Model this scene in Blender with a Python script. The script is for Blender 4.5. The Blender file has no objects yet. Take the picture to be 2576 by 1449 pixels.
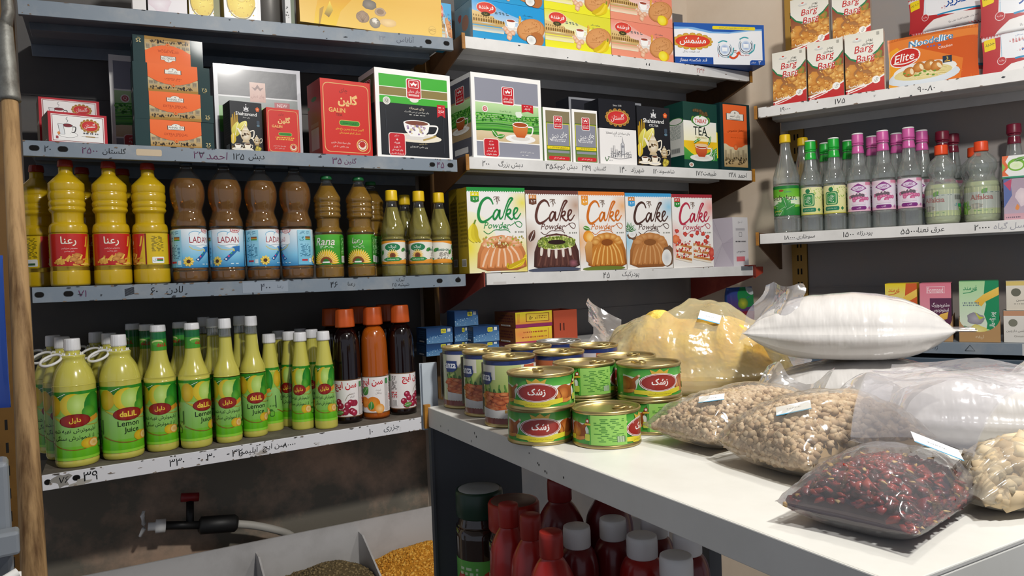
import bpy, math, random, unicodedata, bisect
from math import sin, cos, tan, pi, radians, sqrt, atan2, hypot
from mathutils import Vector, Matrix, noise
from mathutils.geometry import tessellate_polygon

scn = bpy.context.scene
COL = scn.collection

# ------------------------------------------------------------------ camera
FPX, CX, CY, HC = 1850.0, 1288.0, 724.5, 1.3
PITCH, ROLL = radians(1.24), radians(-2.18)
_cp, _sp, _cr, _sr = cos(PITCH), sin(PITCH), cos(ROLL), sin(ROLL)
M3 = Matrix(((_cr, -_sr, 0), (_sr, _cr, 0), (0, 0, 1))) @ Matrix(((1, 0, 0), (0, _cp, -_sp), (0, _sp, _cp)))
def _w(v): return Vector((v[0], v[2], -v[1]))
cam_d = bpy.data.cameras.new('camera')
cam = bpy.data.objects.new('camera', cam_d); COL.objects.link(cam)
cam_d.sensor_width = 36; cam_d.lens = FPX / 2576 * 36; cam_d.clip_start = .02
_r, _d, _f = _w(M3[0]), _w(M3[1]), _w(M3[2])
_m = Matrix((_r, -_d, -_f)).transposed().to_4x4(); _m.translation = (0, 0, HC)
cam.matrix_world = _m
scn.camera = cam

# ------------------------------------------------------------------ light
scn.view_settings.view_transform = 'Standard'; scn.view_settings.look = 'None'
scn.view_settings.exposure = 0.0; scn.view_settings.gamma = 1; scn.view_settings.use_curve_mapping = False
wd = bpy.data.worlds.new('world'); scn.world = wd; wd.use_nodes = True
wd.node_tree.nodes['Background'].inputs[0].default_value = (.80, .86, 1, 1)
wd.node_tree.nodes['Background'].inputs[1].default_value = .40
def lamp(name, loc, size, energy, col, shape='DISK', aim=None):
    l = bpy.data.lights.new(name, 'AREA'); l.shape = shape; l.size = size; l.energy = energy; l.color = col
    o = bpy.data.objects.new(name, l); COL.objects.link(o); o.location = loc
    if aim: o.rotation_euler = (Vector(aim) - Vector(loc)).to_track_quat('-Z', 'Y').to_euler()
    return o
lamp('ceiling_lamp_light', (.62, .15, 2.55), .16, 41, (1, .97, .92), aim=(.1, 2.2, 1.0))
lamp('ceiling_lamp_light', (.95, 1.2, 2.62), .16, 11, (1, .96, .90), aim=(.5, 1.3, 1.0))
cy_ = scn.cycles
cy_.use_denoising = True; cy_.max_bounces = 8; cy_.diffuse_bounces = 3; cy_.glossy_bounces = 3
cy_.transmission_bounces = 6; cy_.transparent_max_bounces = 24; cy_.caustics_reflective = False; cy_.caustics_refractive = False
cy_.sample_clamp_indirect = 4.0

# ------------------------------------------------------------------ frames
def ray(px, py):
    return _w(M3.transposed() @ Vector(((px - CX) / FPX, (py - CY) / FPX, 1)))
def hz(px, py, z):
    d = ray(px, py); return d * ((z - HC) / d.z) + Vector((0, 0, HC))
class Frame:                       # ex runs along the shelf, ey into the wall
    def __init__(s, a, o):
        s.a = a; s.ex = Vector((cos(a), sin(a), 0)); s.ey = Vector((-sin(a), cos(a), 0)); s.o = Vector((o[0], o[1], 0))
    def at(s, px, py, off=0):      # the point of the vertical plane at depth off seen at a pixel: (along, height)
        d = ray(px, py); P = d * ((s.o.dot(s.ey) + off) / d.dot(s.ey))
        return (P - s.o).dot(s.ex), P.z + HC
    def w(s, x, y, z): return s.o + s.ex * x + s.ey * y + Vector((0, 0, z))
    def loc(s, P): P = Vector(P) - s.o; return P.dot(s.ex), P.dot(s.ey), P.z
def _o(px, py, dep):
    d = ray(px, py); return d * (dep / d.y)
FA = Frame(radians(28.66), _o(80, 723, 1.6))
FC = Frame(radians(-32.95), _o(1908, 602, 2.5))
ZD = 1.09
_fd = hz(1075, 1024, ZD)
FD = Frame(radians(28.66 - 90), _fd)          # the table: ex towards the camera, ey to the right

# ------------------------------------------------------------------ materials
def lin(c):
    if not isinstance(c, str): return tuple(c)[:3]
    c = c.lstrip('#')
    if len(c) == 3: c = ''.join(k * 2 for k in c)
    v = [int(c[i:i + 2], 16) / 255 for i in (0, 2, 4)]
    return tuple(k / 12.92 if k <= .04045 else ((k + .055) / 1.055) ** 2.4 for k in v)
MATS = {}
def mat(name, col='#fff', rough=.5, metal=0, spec=.5, trans=0, ior=1.45, coat=0, attr=False, bump=None, var=None, sss=0, alpha=None, sheen=0):
    if name in MATS: return MATS[name]
    m = bpy.data.materials.new(name); m.use_nodes = True; nt = m.node_tree; N, L = nt.nodes, nt.links
    b = N['Principled BSDF']; I = b.inputs
    I['Base Color'].default_value = (*lin(col), 1); I['Roughness'].default_value = rough; I['Metallic'].default_value = metal
    I['Specular IOR Level'].default_value = spec; I['Transmission Weight'].default_value = trans; I['IOR'].default_value = ior
    I['Coat Weight'].default_value = coat; I['Coat Roughness'].default_value = .08
    if sss: I['Subsurface Weight'].default_value = sss; I['Subsurface Radius'].default_value = (.02, .015, .01); I['Subsurface Scale'].default_value = 1
    src = None
    if attr:
        a = N.new('ShaderNodeAttribute'); a.attribute_name = 'Col'; src = a.outputs['Color']
    tc = N.new('ShaderNodeTexCoord')
    if var:                                       # worn / mottled colour: (second colour, scale, low, high[, detail])
        n = N.new('ShaderNodeTexNoise'); n.inputs['Scale'].default_value = var[1]; n.inputs['Detail'].default_value = 8; n.inputs['Roughness'].default_value = .65
        if len(var) > 4:
            mp = N.new('ShaderNodeMapping'); mp.inputs['Scale'].default_value = var[4]; L.new(tc.outputs['Object'], mp.inputs['Vector']); L.new(mp.outputs['Vector'], n.inputs['Vector'])
        else: L.new(tc.outputs['Object'], n.inputs['Vector'])
        r = N.new('ShaderNodeMapRange'); r.inputs['From Min'].default_value = var[2]; r.inputs['From Max'].default_value = var[3]
        L.new(n.outputs['Fac'], r.inputs['Value'])
        x = N.new('ShaderNodeMix'); x.data_type = 'RGBA'
        L.new(r.outputs['Result'], x.inputs['Factor'])
        if src: L.new(src, x.inputs['A'])
        else: x.inputs['A'].default_value = (*lin(col), 1)
        x.inputs['B'].default_value = (*lin(var[0]), 1); src = x.outputs['Result']
    if src: L.new(src, I['Base Color'])
    if bump:                                      # (scale, strength, distance[, stretch])
        n = N.new('ShaderNodeTexNoise'); n.inputs['Scale'].default_value = bump[0]; n.inputs['Detail'].default_value = 4
        if len(bump) > 3:
            mp = N.new('ShaderNodeMapping'); mp.inputs['Scale'].default_value = bump[3]
            L.new(tc.outputs['Object'], mp.inputs['Vector']); L.new(mp.outputs['Vector'], n.inputs['Vector'])
        else: L.new(tc.outputs['Object'], n.inputs['Vector'])
        q = N.new('ShaderNodeBump'); q.inputs['Strength'].default_value = bump[1]; q.inputs['Distance'].default_value = bump[2]
        L.new(n.outputs['Fac'], q.inputs['Height']); L.new(q.outputs['Normal'], I['Normal'])
    MATS[name] = m
    return m
def film(name, tint='#ffffff', gloss=.10, rough=.08, haze=0, bump=None, hazecol='#ffffff', edge=.35):
    """clear plastic sheet: mostly see-through, a sharp sheen, a little milky haze"""
    if name in MATS: return MATS[name]
    m = bpy.data.materials.new(name); m.use_nodes = True; nt = m.node_tree; N, L = nt.nodes, nt.links
    N.remove(N['Principled BSDF']); out = N['Material Output']
    t = N.new('ShaderNodeBsdfTransparent'); t.inputs[0].default_value = (*lin(tint), 1)
    g = N.new('ShaderNodeBsdfGlossy'); g.inputs['Roughness'].default_value = rough; g.inputs['Color'].default_value = (1, 1, 1, 1)
    d = N.new('ShaderNodeBsdfDiffuse'); d.inputs[0].default_value = (*lin(hazecol), 1)
    lw = N.new('ShaderNodeLayerWeight'); lw.inputs['Blend'].default_value = edge
    mr = N.new('ShaderNodeMapRange'); mr.inputs['To Min'].default_value = gloss; mr.inputs['To Max'].default_value = min(1, gloss + .5)
    L.new(lw.outputs['Fresnel'], mr.inputs['Value'])
    a = N.new('ShaderNodeMixShader'); a.inputs[0].default_value = haze; L.new(t.outputs[0], a.inputs[1]); L.new(d.outputs[0], a.inputs[2])
    b = N.new('ShaderNodeMixShader'); L.new(mr.outputs[0], b.inputs[0]); L.new(a.outputs[0], b.inputs[1]); L.new(g.outputs[0], b.inputs[2])
    L.new(b.outputs[0], out.inputs['Surface'])
    if bump:
        tc = N.new('ShaderNodeTexCoord'); n = N.new('ShaderNodeTexNoise'); n.inputs['Scale'].default_value = bump[0]; n.inputs['Detail'].default_value = 3
        mp = N.new('ShaderNodeMapping'); mp.inputs['Scale'].default_value = bump[3] if len(bump) > 3 else (1, 1, 1)
        L.new(tc.outputs['Object'], mp.inputs['Vector']); L.new(mp.outputs['Vector'], n.inputs['Vector'])
        q = N.new('ShaderNodeBump'); q.inputs['Strength'].default_value = bump[1]; q.inputs['Distance'].default_value = bump[2]
        L.new(n.outputs['Fac'], q.inputs['Height'])
        for s in (g, d, lw): L.new(q.outputs['Normal'], s.inputs['Normal'])
    MATS[name] = m
    return m
PRINT = mat('printed_card', rough=.38, spec=.4, attr=True)
PGLOSS = mat('glossy_print', rough=.16, spec=.5, attr=True, coat=.4)
PFILM = mat('shrink_wrapped_print', rough=.5, spec=.2, attr=True, coat=.04, bump=(70, .06, .001))
INK = mat('marker_ink', rough=.7, spec=.2, attr=True)

# ------------------------------------------------------------------ meshes
class MB:
    def __init__(s): s.v = []; s.f = []; s.c = []; s.sm = []
    def add(s, vs, fs, col='#fff', smooth=False):
        o = len(s.v); s.v += [tuple(p) for p in vs]; s.f += [tuple(i + o for i in f) for f in fs]
        c = lin(col); s.c += [c] * len(vs); s.sm += [smooth] * len(fs); return s
    def box(s, a, b, col='#fff'):
        (x0, y0, z0), (x1, y1, z1) = a, b
        return s.add([(x0, y0, z0), (x1, y0, z0), (x1, y1, z0), (x0, y1, z0), (x0, y0, z1), (x1, y0, z1), (x1, y1, z1), (x0, y1, z1)],
                     [(0, 3, 2, 1), (4, 5, 6, 7), (0, 1, 5, 4), (1, 2, 6, 5), (2, 3, 7, 6), (3, 0, 4, 7)], col)
    def prism(s, poly, y0, y1, col='#fff', ax='y'):   # a polygon in (x,z) pushed from y0 to y1; ax='x': a polygon in (y,z) pushed along x
        n = len(poly)
        f = (lambda p, k: (p[0], k, p[1])) if ax == 'y' else ((lambda p, k: (k, p[0], p[1])) if ax == 'x' else (lambda p, k: (p[0], p[1], k)))
        vs = [f(p, y0) for p in poly] + [f(p, y1) for p in poly]
        return s.add(vs, [tuple(range(n)), tuple(range(2 * n - 1, n - 1, -1))] + [(i, i + n, (i + 1) % n + n, (i + 1) % n) for i in range(n)], col)
    def lathe(s, prof, n=36, col='#fff', cap0=True, cap1=True, rfun=None, c=(0, 0)):
        vs = []; m = len(prof)
        for r, z in prof:
            for k in range(n):
                a = 2 * pi * k / n; rr = r * (rfun(a, z) if rfun else 1)
                vs.append((c[0] + rr * cos(a), c[1] + rr * sin(a), z))
        fs = [(i * n + k, i * n + (k + 1) % n, (i + 1) * n + (k + 1) % n, (i + 1) * n + k) for i in range(m - 1) for k in range(n)]
        s.add(vs, fs, col, True)
        o = len(s.v) - m * n
        if cap0: s.f.append(tuple(o + k for k in reversed(range(n)))); s.sm.append(False)
        if cap1: s.f.append(tuple(o + (m - 1) * n + k for k in range(n))); s.sm.append(False)
        return s
    def tube(s, pts, rad, n=10, col='#fff', closed=False, caps=True):
        P = [Vector(p) for p in pts]; m = len(P); R = rad if isinstance(rad, (list, tuple)) else [rad] * m
        vs = []; up = Vector((0, 0, 1))
        for i, p in enumerate(P):
            t = (P[(i + 1) % m] - P[i - 1]) if closed else (P[min(i + 1, m - 1)] - P[max(i - 1, 0)])
            t.normalize(); x = t.cross(up)
            if x.length < .05: x = t.cross(Vector((0, 1, 0)))
            x.normalize(); y = x.cross(t)
            for k in range(n):
                a = 2 * pi * k / n; vs.append(p + x * (R[i] * cos(a)) + y * (R[i] * sin(a)))
        q = m if closed else m - 1
        fs = [(i * n + k, ((i + 1) % m) * n + k, ((i + 1) % m) * n + (k + 1) % n, i * n + (k + 1) % n) for i in range(q) for k in range(n)]
        if caps and not closed: fs += [tuple(range(n)), tuple((m - 1) * n + k for k in reversed(range(n)))]
        return s.add(vs, fs, col, True)
    def mesh(s, name):
        me = bpy.data.meshes.new(name); me.from_pydata(s.v, [], s.f); me.update()
        me.polygons.foreach_set('use_smooth', s.sm)
        at = me.color_attributes.new('Col', 'FLOAT_COLOR', 'POINT')
        at.data.foreach_set('color', [k for c in s.c for k in (*c, 1)])
        return me
def obj(name, me, m, parent=None, loc=None, rot=None, bevel=0, sub=0):
    if isinstance(me, MB): me = me.mesh(name)
    if m and not me.materials: me.materials.append(m)
    o = bpy.data.objects.new(name, me); COL.objects.link(o)
    if parent: o.parent = parent
    if loc is not None: o.location = loc
    if rot is not None: o.rotation_euler = rot if hasattr(rot, '__len__') else (0, 0, rot)
    if bevel:
        b = o.modifiers.new('bevel', 'BEVEL'); b.width = bevel; b.segments = 2; b.limit_method = 'ANGLE'
    if sub:
        b = o.modifiers.new('sub', 'SUBSURF'); b.levels = b.render_levels = sub
    return o
def tag(o, label=None, cat=None, group=None, kind=None):
    for k, v in (('label', label), ('category', cat), ('group', group), ('kind', kind)):
        if v: o[k] = v
    return o
def thing(name, label, cat, loc=(0, 0, 0), rot=0, group=None):
    o = bpy.data.objects.new(name, None); COL.objects.link(o); o.empty_display_size = .05
    o.location = loc; o.rotation_euler = rot if hasattr(rot, '__len__') else (0, 0, rot)
    return tag(o, label, cat, group)

# ------------------------------------------------------------------ lettering
AR = {}
for _c in list(range(0xFB50, 0xFDFF)) + list(range(0xFE70, 0xFEFF)):
    try: _d2 = unicodedata.decomposition(chr(_c)).split()
    except Exception: continue
    if len(_d2) == 2 and _d2[0] in ('<isolated>', '<initial>', '<medial>', '<final>'): AR.setdefault(chr(int(_d2[1], 16)), {})[_d2[0][1:4]] = chr(_c)
def fa(s):
    """joins Persian letters and lays them out from right to left"""
    out = []; n = len(s)
    for i, ch in enumerate(s):
        f = AR.get(ch)
        if not f: out.append(ch); continue
        p = AR.get(s[i - 1]) if i else None; q = AR.get(s[i + 1]) if i + 1 < n else None
        jp = bool(p and 'ini' in p and 'fin' in f); jn = bool(q and 'ini' in f and 'fin' in q)
        out.append(f.get('med' if jp and jn else 'fin' if jp else 'ini' if jn else 'iso', ch))
    r = []; k = 0; out = out[::-1]
    while k < len(out):                                  # digit runs keep their order
        j = k
        while j < len(out) and out[j] in '۰۱۲۳۴۵۶۷۸۹0123456789': j += 1
        if j > k: r += out[k:j][::-1]; k = j
        else: r.append(out[k]); k += 1
    return ''.join(r)
TXT, GLY = {}, {}
def _curve_mesh(t, bold, res, fill=True):
    c = bpy.data.curves.new('lettering', 'FONT'); c.body = t; c.size = 1; c.resolution_u = res; c.offset = bold
    if not fill: c.fill_mode = 'NONE'
    o = bpy.data.objects.new('lettering', c); me = bpy.data.meshes.new_from_object(o); me.calc_loop_triangles()
    r = [(v.co.x, v.co.y) for v in me.vertices], [tuple(q.vertices) for q in me.loop_triangles], [tuple(e.vertices) for e in me.edges]
    bpy.data.objects.remove(o); bpy.data.curves.remove(c); bpy.data.meshes.remove(me); return r
def glyph(ch, bold, res):
    """one letter: outline filled, and how far it moves the pen; the fill whose area agrees with the outline is kept"""
    k = (ch, bold, res)
    if k in GLY: return GLY[k]
    L = lambda t: max(v[0] for v in _curve_mesh(t, 0, 2)[0])
    adv = L(ch + '|') - L('|')
    V, _, E = _curve_mesh(ch, bold, res, False)
    if not V: GLY[k] = ([], [], adv); return GLY[k]
    ar = abs(sum(V[a][0] * V[b][1] - V[b][0] * V[a][1] for a, b in E) / 2); best = None
    for db, dr in ((0, 0), (.0007, 0), (-.0007, 0), (.0015, 1), (0, 1), (.002, 0), (-.0013, 1), (0, 2), (.003, 1), (.0025, 2), (.004, 0)):
        v, tr, _e = _curve_mesh(ch, bold + db, res + dr)
        a = sum(abs((v[q][0] - v[p][0]) * (v[r][1] - v[p][1]) - (v[q][1] - v[p][1]) * (v[r][0] - v[p][0])) / 2 for p, q, r in tr); d = abs(a - ar)
        if best is None or d < best[0]: best = (d, v, tr)
        if d < .04 * ar + .0008: break
    GLY[k] = (best[1], best[2], adv); return GLY[k]
def glyphs(s, bold=0, res=2):
    key = (s, bold, res)
    if key in TXT: return TXT[key]
    t = fa(s) if any('\u0600' <= ch <= '\u06ff' for ch in s) else s
    vs, tr, x = [], [], 0
    for ch in t:
        v, q, adv = glyph(ch, bold, res); o = len(vs); vs += [(a + x, b) for a, b in v]; tr += [tuple(i + o for i in f) for f in q]; x += adv
    if not vs: vs = [(0, 0), (1, 1)]
    x0, x1 = min(v[0] for v in vs), max(v[0] for v in vs); y0, y1 = min(v[1] for v in vs), max(v[1] for v in vs)
    TXT[key] = ([(x - x0, y - y0) for x, y in vs], tr, x1 - x0, y1 - y0)
    return TXT[key]
def spline(pts, k=6, closed=False):
    out = []; n = len(pts)
    for i in range(n if closed else n - 1):
        g = (lambda j: pts[j % n]) if closed else (lambda j: pts[max(0, min(n - 1, j))])
        p0, p1, p2, p3 = g(i - 1), g(i), g(i + 1), g(i + 2)
        for j in range(k):
            t = j / k
            out.append(tuple(.5 * (2 * b + (c - a) * t + (2 * a - 5 * b + 4 * c - d) * t * t + (3 * b - a - 3 * c + d) * t ** 3) for a, b, c, d in zip(p0, p1, p2, p3)))
    if not closed: out.append(tuple(pts[-1]))
    return out
class Art:
    """a print W x H metres, drawn in fractions of its width and height; every shape is a thin layer of ink"""
    STEP = .00002
    def __init__(s, W, H, bg=None, bg2=None, seed=1):
        s.W, s.H = W, H; s.T = []; s.k = 0; s.R = random.Random(seed)
        if bg: s.r(0, 0, 1, 1, bg, bg2)
    def tri(s, P, C): s.T.append((P, C, s.k))
    def poly(s, P, c, c2=None):                        # metric points; c2: colour at the top of the shape
        s.k += 1
        c = lin(c); c2 = lin(c2) if c2 else None
        if c2:
            y0 = min(p[1] for p in P); y1 = max(p[1] for p in P); d = (y1 - y0) or 1
            cl = [tuple(a + (b - a) * (p[1] - y0) / d for a, b in zip(c, c2)) for p in P]
        else: cl = [c] * len(P)
        if len(P) == 3: s.tri(P, cl); return
        for t in tessellate_polygon([[Vector((x, y, 0)) for x, y in P]]): s.tri([P[i] for i in t], [cl[i] for i in t])
    def r(s, x0, y0, x1, y1, c, c2=None, cx=None):
        W, H = s.W, s.H
        if cx:                                         # left to right gradient
            s.k += 1; a, b = lin(c), lin(cx)
            s.tri([(x0 * W, y0 * H), (x1 * W, y0 * H), (x1 * W, y1 * H)], [a, b, b]); s.tri([(x0 * W, y0 * H), (x1 * W, y1 * H), (x0 * W, y1 * H)], [a, b, a]); return
        s.poly([(x0 * W, y0 * H), (x1 * W, y0 * H), (x1 * W, y1 * H), (x0 * W, y1 * H)], c, c2)
    def p(s, pts, c, c2=None, sm=0):
        if sm: pts = spline(pts, sm, True)
        s.poly([(x * s.W, y * s.H) for x, y in pts], c, c2)
    def e(s, x, y, rx, ry, c, ci=None, rot=0, n=22, a0=0, a1=360):   # ci: colour in the centre
        s.k += 1; X, Y, A, B = x * s.W, y * s.H, rx * s.W, ry * s.H; ca, sa = cos(rot), sin(rot)
        q = [(X + A * cos(t) * ca - B * sin(t) * sa, Y + A * cos(t) * sa + B * sin(t) * ca) for t in (radians(a0 + (a1 - a0) * i / n) for i in range(n + 1))]
        c = lin(c); ci = lin(ci) if ci else c
        for i in range(n): s.tri([(X, Y), q[i], q[i + 1]], [ci, c, c])
    def c(s, x, y, r, c, ci=None, n=20): s.e(x, y, r / s.W * s.H, r, c, ci, 0, n)     # a true circle, radius in heights
    def rr(s, x0, y0, x1, y1, r, c, c2=None):          # rounded rectangle, r in heights
        a = r * s.H / s.W; P = []
        for cx, cy, t in ((x1 - a, y1 - r, 0), (x0 + a, y1 - r, 90), (x0 + a, y0 + r, 180), (x1 - a, y0 + r, 270)):
            P += [(cx + a * cos(radians(t + q)), cy + r * sin(radians(t + q))) for q in (0, 30, 60, 90)]
        s.p(P, c, c2)
    def st(s, pts, w, c, sm=5, closed=False, w1=None):
        P = [(x * s.W, y * s.H) for x, y in pts]
        if sm: P = spline(P, sm, closed)
        if closed: P = P + [P[0]]
        s.k += 1; c = lin(c); n = len(P); L = []; Rr = []
        for i, p in enumerate(P):
            a = P[i - 1] if i else (P[-2] if closed else p); b = P[i + 1] if i < n - 1 else (P[1] if closed else p)
            dx, dy = b[0] - a[0], b[1] - a[1]; d = hypot(dx, dy) or 1
            f = i / (n - 1) if n > 1 else 0
            ww = (w if w1 is None else w + (w1 - w) * sin(pi * f)) * s.H / 2
            L.append((p[0] - dy / d * ww, p[1] + dx / d * ww)); Rr.append((p[0] + dy / d * ww, p[1] - dx / d * ww))
        for i in range(n - 1): s.tri([L[i], Rr[i], Rr[i + 1]], [c] * 3); s.tri([L[i], Rr[i + 1], L[i + 1]], [c] * 3)
    def t(s, x, y, h, txt, c, al='c', fit=None, sh=0, b=0, rot=0, res=2, wid=None, out=None, ow=.012):
        """lettering centred on (x,y), h high (in heights), at most fit wide (in widths); out: outline colour"""
        if out: s.t(x, y, h, txt, out, al, fit, sh, b + ow, rot, res, wid)
        vs, tr, w, hh = glyphs(txt, 0 if out is None and b == 0 else b, res)
        k = h * s.H / (hh or 1); kx = k
        if wid: kx = wid * s.W / w
        elif fit and w * k > fit * s.W: kx = fit * s.W / w
        X, Y = x * s.W, y * s.H; ca, sa = cos(rot), sin(rot)
        ox = {'c': -w / 2, 'l': 0, 'r': -w}[al]
        P = []
        for a, q in vs:
            u = (a + ox) * kx; v = (q - hh / 2) * k; u += v * sh
            P.append((X + u * ca - v * sa, Y + u * sa + v * ca))
        s.k += 1; cc = lin(c)
        for q in tr: s.T.append(([P[i] for i in q], [cc] * 3, s.k))
    def l(s, x0, y0, x1, y1, n, c, fill=.55, rag=.25):   # lines of print too small to read
        s.k += 1; cc = lin(c); hh = (y1 - y0) / n
        for i in range(n):
            y = y0 + hh * (i + .5); x = x0 + s.R.random() * rag * (x1 - x0)
            while x < x1 - .01:
                q = min(x1, x + (.03 + .07 * s.R.random()) * max(.4, (x1 - x0)))
                P = [(x * s.W, (y - hh * fill / 2) * s.H), (q * s.W, (y - hh * fill / 2) * s.H), (q * s.W, (y + hh * fill / 2) * s.H), (x * s.W, (y + hh * fill / 2) * s.H)]
                s.tri([P[0], P[1], P[2]], [cc] * 3); s.tri([P[0], P[2], P[3]], [cc] * 3)
                x = q + .012 + .02 * s.R.random()
    def f(s, x, y, rx, ry, c, ci=None, j=.18, n=14):      # an uneven blob
        s.k += 1; c = lin(c); ci = lin(ci) if ci else c; q = []
        for i in range(n):
            t = 2 * pi * i / n; k = 1 + (s.R.random() - .5) * 2 * j; q.append(((x + rx * k * cos(t)) * s.W, (y + ry * k * sin(t)) * s.H))
        for i in range(n): s.tri([(x * s.W, y * s.H), q[i], q[(i + 1) % n]], [ci, c, c])
    def sp(s, x0, y0, x1, y1, n, r, cols, inside=None, el=1.0):    # scattered flecks
        s.k += 1; i = 0; g = 0
        while i < n and g < n * 20:
            g += 1; x = x0 + s.R.random() * (x1 - x0); y = y0 + s.R.random() * (y1 - y0)
            if inside and not inside(x, y): continue
            i += 1; c = lin(s.R.choice(cols)); t0 = s.R.random() * 6; k = r * (.6 + .8 * s.R.random()) * s.H
            q = [(x * s.W + k * el * cos(t0 + a), y * s.H + k * sin(t0 + a)) for a in (0, 1.3, 2.5, 3.7, 5)]
            for j in (1, 2, 3): s.tri([q[0], q[j], q[j + 1]], [c] * 3)
    def clip(s, tris, ax, cuts):
        if not len(cuts): return tris
        res = []
        for T in tris:
            P = T[0]; lo = min(p[ax] for p in P); hi = max(p[ax] for p in P); todo = [T]
            for cut in cuts[bisect.bisect_left(cuts, lo + 1e-9):bisect.bisect_right(cuts, hi - 1e-9)]:
                nxt = []
                for P, C, k in todo:
                    if max(p[ax] for p in P) <= cut + 1e-9: res.append((P, C, k)); continue
                    if min(p[ax] for p in P) >= cut - 1e-9: nxt.append((P, C, k)); continue
                    for sgn in (1, -1):
                        Q = []; D = []
                        for i in range(3):
                            a, b = P[i], P[(i + 1) % 3]; da, db = sgn * (a[ax] - cut), sgn * (b[ax] - cut)
                            if da >= 0: Q.append(a); D.append(C[i])
                            if da * db < 0:
                                t = da / (da - db); Q.append((a[0] + (b[0] - a[0]) * t, a[1] + (b[1] - a[1]) * t)); D.append(tuple(m + (n - m) * t for m, n in zip(C[i], C[(i + 1) % 3])))
                        (nxt if sgn > 0 else res).extend(([Q[0], Q[i], Q[i + 1]], [D[0], D[i], D[i + 1]], k) for i in range(1, len(Q) - 1))
                todo = nxt
            res += todo
        return res
    def trim(s):
        """nothing is printed beyond the edge of the sheet"""
        e = 1e-7; W, H = s.W, s.H; T = []
        inn, oth = [], []
        for t in s.T:
            P = t[0]; ok = all(-e <= p[0] <= W + e and -e <= p[1] <= H + e for p in P)
            (inn if ok else oth).append(t)
        oth = s.clip(s.clip(oth, 0, (0, W)), 1, (0, H))
        for t in oth:
            x = sum(p[0] for p in t[0]) / 3; y = sum(p[1] for p in t[0]) / 3
            if -e <= x <= W + e and -e <= y <= H + e: inn.append(t)
        return inn
    def mesh(s, name, fn, cutx=(), cuty=()):
        tris = s.clip(s.clip(s.trim(), 0, cutx), 1, cuty); V = []; F = []; C = []; NR = []; f0 = fn
        if cutx:                                       # bent sheets: every layer follows the same facets
            X = [0, *cutx, s.W]; Y = [0, *cuty, s.H]; D0 = {}
            def node(i, j):
                if (i, j) not in D0:
                    a = Vector(f0(X[i], Y[j], 0)); D0[i, j] = (a, (Vector(f0(X[i], Y[j], .001)) - a) * 1000)
                return D0[i, j]
            def fn(u, v, d):
                i = min(len(X) - 2, max(0, bisect.bisect_right(X, u) - 1)); j = min(len(Y) - 2, max(0, bisect.bisect_right(Y, v) - 1))
                a = (u - X[i]) / (X[i + 1] - X[i]); b = (v - Y[j]) / (Y[j + 1] - Y[j]); P = Vector((0, 0, 0)); Q = Vector((0, 0, 0))
                for ii, jj, w in ((i, j, (1 - a) * (1 - b)), (i + 1, j, a * (1 - b)), (i, j + 1, (1 - a) * b), (i + 1, j + 1, a * b)): p, q = node(ii, jj); P += p * w; Q += q * w
                NR.append(Q.normalized()); return tuple(P + Q * d)
        for P, cl, k in tris:
            a = (P[1][0] - P[0][0]) * (P[2][1] - P[0][1]) - (P[1][1] - P[0][1]) * (P[2][0] - P[0][0])
            if abs(a) < 1e-12: continue
            o = len(V); V += [fn(p[0], p[1], (k + 1) * s.STEP) for p in P]; C += cl
            F.append((o, o + 1, o + 2) if a > 0 else (o, o + 2, o + 1))
        me = bpy.data.meshes.new(name); me.from_pydata(V, [], F); me.update()
        if NR: me.polygons.foreach_set('use_smooth', [True] * len(F)); me.normals_split_custom_set_from_vertices(NR)
        at = me.color_attributes.new('Col', 'FLOAT_COLOR', 'POINT'); at.data.foreach_set('color', [k for c in C for k in (*c, 1)])
        return me
    def flat(s, name, face='front', at=(0, 0, 0)):
        """sheet on a box face; at = its lower left corner as one looks at it"""
        x, y, z = at
        fn = {'front': lambda u, v, d: (x + u, y - d, z + v), 'left': lambda u, v, d: (x - d, y - u, z + v), 'right': lambda u, v, d: (x + d, y + u, z + v), 'top': lambda u, v, d: (x + u, y + v, z + d)}[face]
        return s.mesh(name, fn)
    def wrap(s, name, rf, z0, smooth=True, step=.2):
        """label round a bottle: rf(z) its radius; the middle of the sheet faces -y"""
        r0 = rf(z0 + s.H / 2) if callable(rf) else rf
        g = rf if callable(rf) else (lambda z: rf)
        n = max(4, int(s.W / r0 / step)); m = 10 if callable(rf) else 1
        def fn(u, v, d):
            a = (u - s.W / 2) / r0; r = g(z0 + v) + d + .0002; return (r * sin(a), -r * cos(a), z0 + v)
        return s.mesh(name, fn, [s.W * i / n for i in range(1, n)], [s.H * i / m for i in range(1, m)])

# ================================================================== the room
M_TILE = mat('wall_tile', '#ead9c4', .55, var=('#dcc8b0', 2.2, .4, .7), bump=(9, .12, .004))
M_DIRT = mat('stained_plaster', '#7a7468', .85, var=('#b89c86', 3.2, .45, .60), bump=(14, .5, .006))
M_FLOOR = mat('floor_tile', '#6f675e', .5, var=('#4d463f', 3, .4, .65))
M_CEIL = mat('ceiling_paint', '#c9c5bd', .8)
def struct(name, mb, m, fr=None, **k):
    o = obj(name, mb, m, None, fr.o if fr else None, fr.a if fr else None, **k); o['kind'] = 'structure'; return o
WOFF = .37
def corner():
    p, q = FA.w(0, WOFF, 0), FC.w(0, WOFF, 0); d = q - p; e, g = FA.ex, FC.ex
    det = e.x * -g.y + g.x * e.y
    return (d.x * -g.y + g.x * d.y) / det, (e.x * d.y - e.y * d.x) / det
SA, SC = corner()
m = MB(); m.box((-1.2, WOFF, 0), (SA + .02, WOFF + .1, 2.9)); wl = struct('wall_left', m, M_TILE, FA)
m = MB(); m.box((SC - .02, WOFF, 0), (2.6, WOFF + .1, 2.9)); struct('wall_right', m, M_TILE, FC)
m = MB(); m.box((-3, -2.5, -.05), (3.5, 4, 0)); struct('floor', m, M_FLOOR)
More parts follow.
